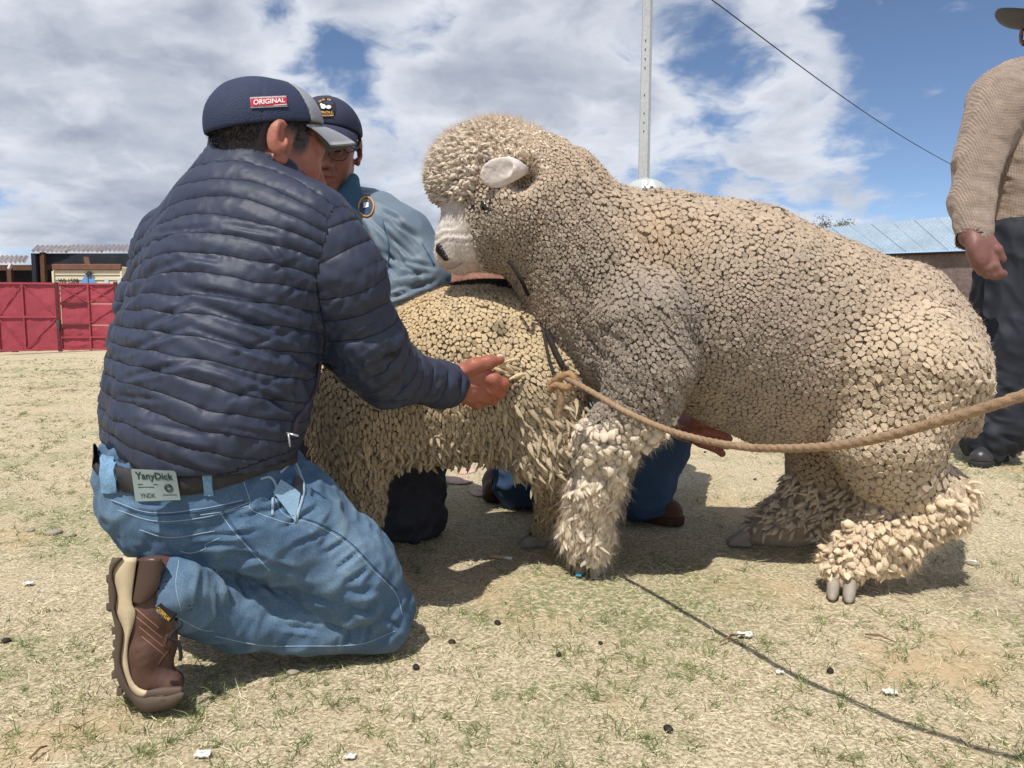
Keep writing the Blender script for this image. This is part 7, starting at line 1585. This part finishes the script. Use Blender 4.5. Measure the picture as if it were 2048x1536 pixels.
def build_ropes():
    main = [P(1132,756,1.47),P(1180,782,1.42),P(1260,828,1.33),P(1360,868,1.21),P(1480,893,1.08),P(1600,896,0.97),P(1720,884,0.89),P(1860,848,0.81),P(2048,790,0.735),P(2300,700,0.66),np.array((0.95,0.35,0.74)),np.array((1.5,-0.15,0.88)),np.array((2.1,-0.7,0.95))]
    r = rope('lead_rope', main, 0.0058, TANR, None, twist=140, fuzz=2600, seed=4); tag(r, 'thick tan lead rope sagging in front of the ram', 'rope')
    kn = [P(1100,768,1.49),P(1118,756,1.475),P(1140,748,1.465),P(1148,762,1.46),P(1134,776,1.465),P(1112,770,1.475),P(1098,782,1.49)]; rope('knot', kn, 0.0070, TANR*np.array((1.05,0.98,0.85)), None, r, 140, 500, 7)
    rope('rope_tail', [P(1118,772,1.475),P(1122,800,1.475),P(1116,835,1.48)], 0.0075, TANR*0.95, None, r, 140, 300, 9)
    # dark rope over the ewe's back and down her rump
    bpy.context.view_layer.update()
    def on_ewe(pix, off):
        q = drape(EWE_BODY, pix, off, 4); return q
    d = [P(870,580,1.80),P(900,572,1.79),P(940,564,1.78),P(985,562,1.77),P(1030,566,1.75)] + on_ewe([(1058,600),(1074,630),(1092,680),(1110,725),(1128,756)], 0.019)[::2]
    t = rope('dark_rope', d, 0.0060, DARKR, None, twist=160, fuzz=1500, seed=11); tag(t, 'dark hairy rope laid over the ewe\'s back and rump', 'rope')
    rope('frayed_part', [P(880,578,1.78),P(930,568,1.765),P(985,566,1.755),P(1040,574,1.74)], 0.0085, DARKR*0.9, None, t, 120, 2500, 21)
    rope('strand', on_ewe([(1064,608),(1082,670),(1092,720),(1104,760)], 0.017)[::2], 0.0035, DARKR*1.2, None, t, 160, 300, 12)
    h = rope('halter_cord', [P(1018,522,1.575),P(1030,540,1.56),P(1044,564,1.56),P(1056,590,1.60)], 0.0040, DARKR*0.8, None, twist=160, fuzz=200, seed=14); tag(h, 'thin black cord hanging under the ram\'s throat', 'cord')
build_ropes()

def blob(name, c, r, m, label, cat, seed, sq=(1,1,0.6), group=None):
    rs = np.random.default_rng(seed); me = bpy.data.meshes.new(name); bm = bmesh.new(); bmesh.ops.create_icosphere(bm, subdivisions=3, radius=1)
    for v in bm.verts:
        p = np.array(v.co, F32)[None]; k = 1+0.22*float(fbm(p+seed,1.3,3,seed)[0]); v.co = Vector((v.co.x*k*r*sq[0], v.co.y*k*r*sq[1], v.co.z*k*r*sq[2]))
    bmesh.ops.rotate(bm, verts=bm.verts, cent=(0,0,0), matrix=Matrix.Rotation(rs.random()*6.28,3,'Z')); bm.to_mesh(me); bm.free(); me.polygons.foreach_set('use_smooth',[True]*len(me.polygons))
    o = obj(name, me, m); z = float(ground_h(np.array([c[0]]),np.array([c[1]]))[0]); o.location = (float(c[0]),float(c[1]),z+r*sq[2]*0.55); return tag(o, label, cat, group)
def build_litter():
    dung = mat('sheep_dung', srgb(46,36,32), 0.7, noise=((90,0.3,3),), bump=(('noise',150,0.4,0.002),)); stone = mat('grey_stone', srgb(150,140,128), 0.9, noise=((30,0.15,4),), bump=(('noise',60,0.5,0.003),)); slabm = mat('pink_slab', srgb(190,160,146), 0.9, noise=((14,0.12,4),(80,0.1,3)), bump=(('noise',40,0.4,0.003),)); white = mat('white_scrap', srgb(216,214,206), 0.8, noise=((40,0.1,3),))
    i = 0
    for (a,b,r) in ((995,1252,.0062),(904,1290,.0055),(1118,1315,.0048),(1336,1462,.0065),(1201,1292,.004),(1510,960,.006),(1935,1025,.008),(1660,1345,.006),(832,1340,.006),(12,1280,.007),(1860,965,.007),(1410,905,.006)):
        blob('dung_pellet', G(a,b), r, dung, 'small dark sheep dropping lying loose in the grass', 'dropping', 100+i, (1.25,1,0.85), 'sheep droppings on the grass'); i += 1
    for (a,b,r) in ((585,1342,.010),(108,1068,.016),(140,1072,.012),(60,1062,.012),(1300,1135,.007),(1945,1130,.010),(1955,1005,.008)):
        blob('pebble', G(a,b), r, stone, 'small grey pebble bedded in the dry grass', 'stone', 200+i, (1.3,1,0.5), 'pebbles in the grass'); i += 1
    blob('flat_stone', G(905,962), 0.055, slabm, 'flat pinkish stone beside the dark trouser knee', 'stone', 301, (1.5,0.9,0.10)); blob('flat_stone', G(960,985), 0.040, slabm, 'smaller flat pinkish stone next to the brown shoe', 'stone', 302, (1.5,0.8,0.12)); blob('flat_stone', G(935,942), 0.045, slabm, 'pale flat stone farther behind the ewe\'s belly', 'stone', 303, (1.4,0.8,0.12))
    # scraps of white wool and paper
    rs = np.random.default_rng(9)
    for k, (a,b,s) in enumerate(((58,1172,.012),(405,1515,.012),(700,1520,.009),(1490,1272,.016),(1780,1390,.012),(1560,1345,.008),(1945,1128,.012))):
        c = G(a,b); n = 5; V = []; z = float(ground_h(np.array([c[0]]),np.array([c[1]]))[0])
        for u in range(n):
            for v in range(n): V.append((c[0]+(u-2)*s*0.42+rs.normal(0,s*0.09), c[1]+(v-2)*s*0.30+rs.normal(0,s*0.09), z+0.004+0.25*s*abs(math.sin(u*1.3+v*0.9+k))))
        V2 = [(x,y,zz-0.0012) for x,y,zz in V]; F_ = [(u*n+v,(u+1)*n+v,(u+1)*n+v+1,u*n+v+1) for u in range(n-1) for v in range(n-1)]
        tag(MB().add(V+V2, F_+[tuple(x+n*n for x in f[::-1]) for f in F_]).build('paper_scrap', white, None, True), 'small crumpled whitish scrap lying on the dry grass', 'scrap', 'white scraps on the grass')
    # cigarette end
    a = G(980,1118)+np.array((0,0,0.008)); b = G(1024,1124)+np.array((0,0,0.009)); root = thing('cigarette_end', (a[0],a[1],0.003), 'white cigarette end on the grass before the hooves', 'cigarette'); m1 = lerp(a,b,0.68)
    MB().tube([m1,b], 0.0040, 10).build('paper_tube', mat('cigarette_white', srgb(232,230,226), 0.7), root, True); MB().tube([a,m1], 0.0041, 10).build('filter_tip', mat('cigarette_filter', srgb(200,170,130), 0.8), root, True)
    c = G(1156,1160); V = [(c[0]-.006,c[1]-.004,.012),(c[0]+.006,c[1]-.005,.011),(c[0]+.008,c[1]+.005,.014),(c[0]-.004,c[1]+.006,.013)]
    tag(MB().add(V+[(x,y,z-.0012) for x,y,z in V], [(0,1,2,3),(7,6,5,4),(0,4,5,1),(1,5,6,2),(2,6,7,3),(3,7,4,0)]).build('plastic_bit', mat('blue_plastic', srgb(60,170,205), 0.4)), 'tiny bright blue plastic scrap by the ram\'s front hoof', 'scrap')
    # dry twigs
    tw = mat('twig_bark', srgb(120,92,70), 0.9)
    for (a0,b0,a1,b1) in ((1440,1290,1490,1275),(60,1525,95,1500),(830,1240,836,1215),(1730,1275,1790,1290),(470,1310,520,1330)):
        p0, p1 = G(a0,b0), G(a1,b1); p0[2] = p1[2] = 0.006; tag(MB().tube([p0, lerp(p0,p1,.5)+np.array((0,.004,.004)), p1], [0.0016,0.0019,0.001], 6).build('twig', tw, None, True), 'thin broken dry twig lying flat in the grass', 'twig', 'twigs in the grass')
build_litter()
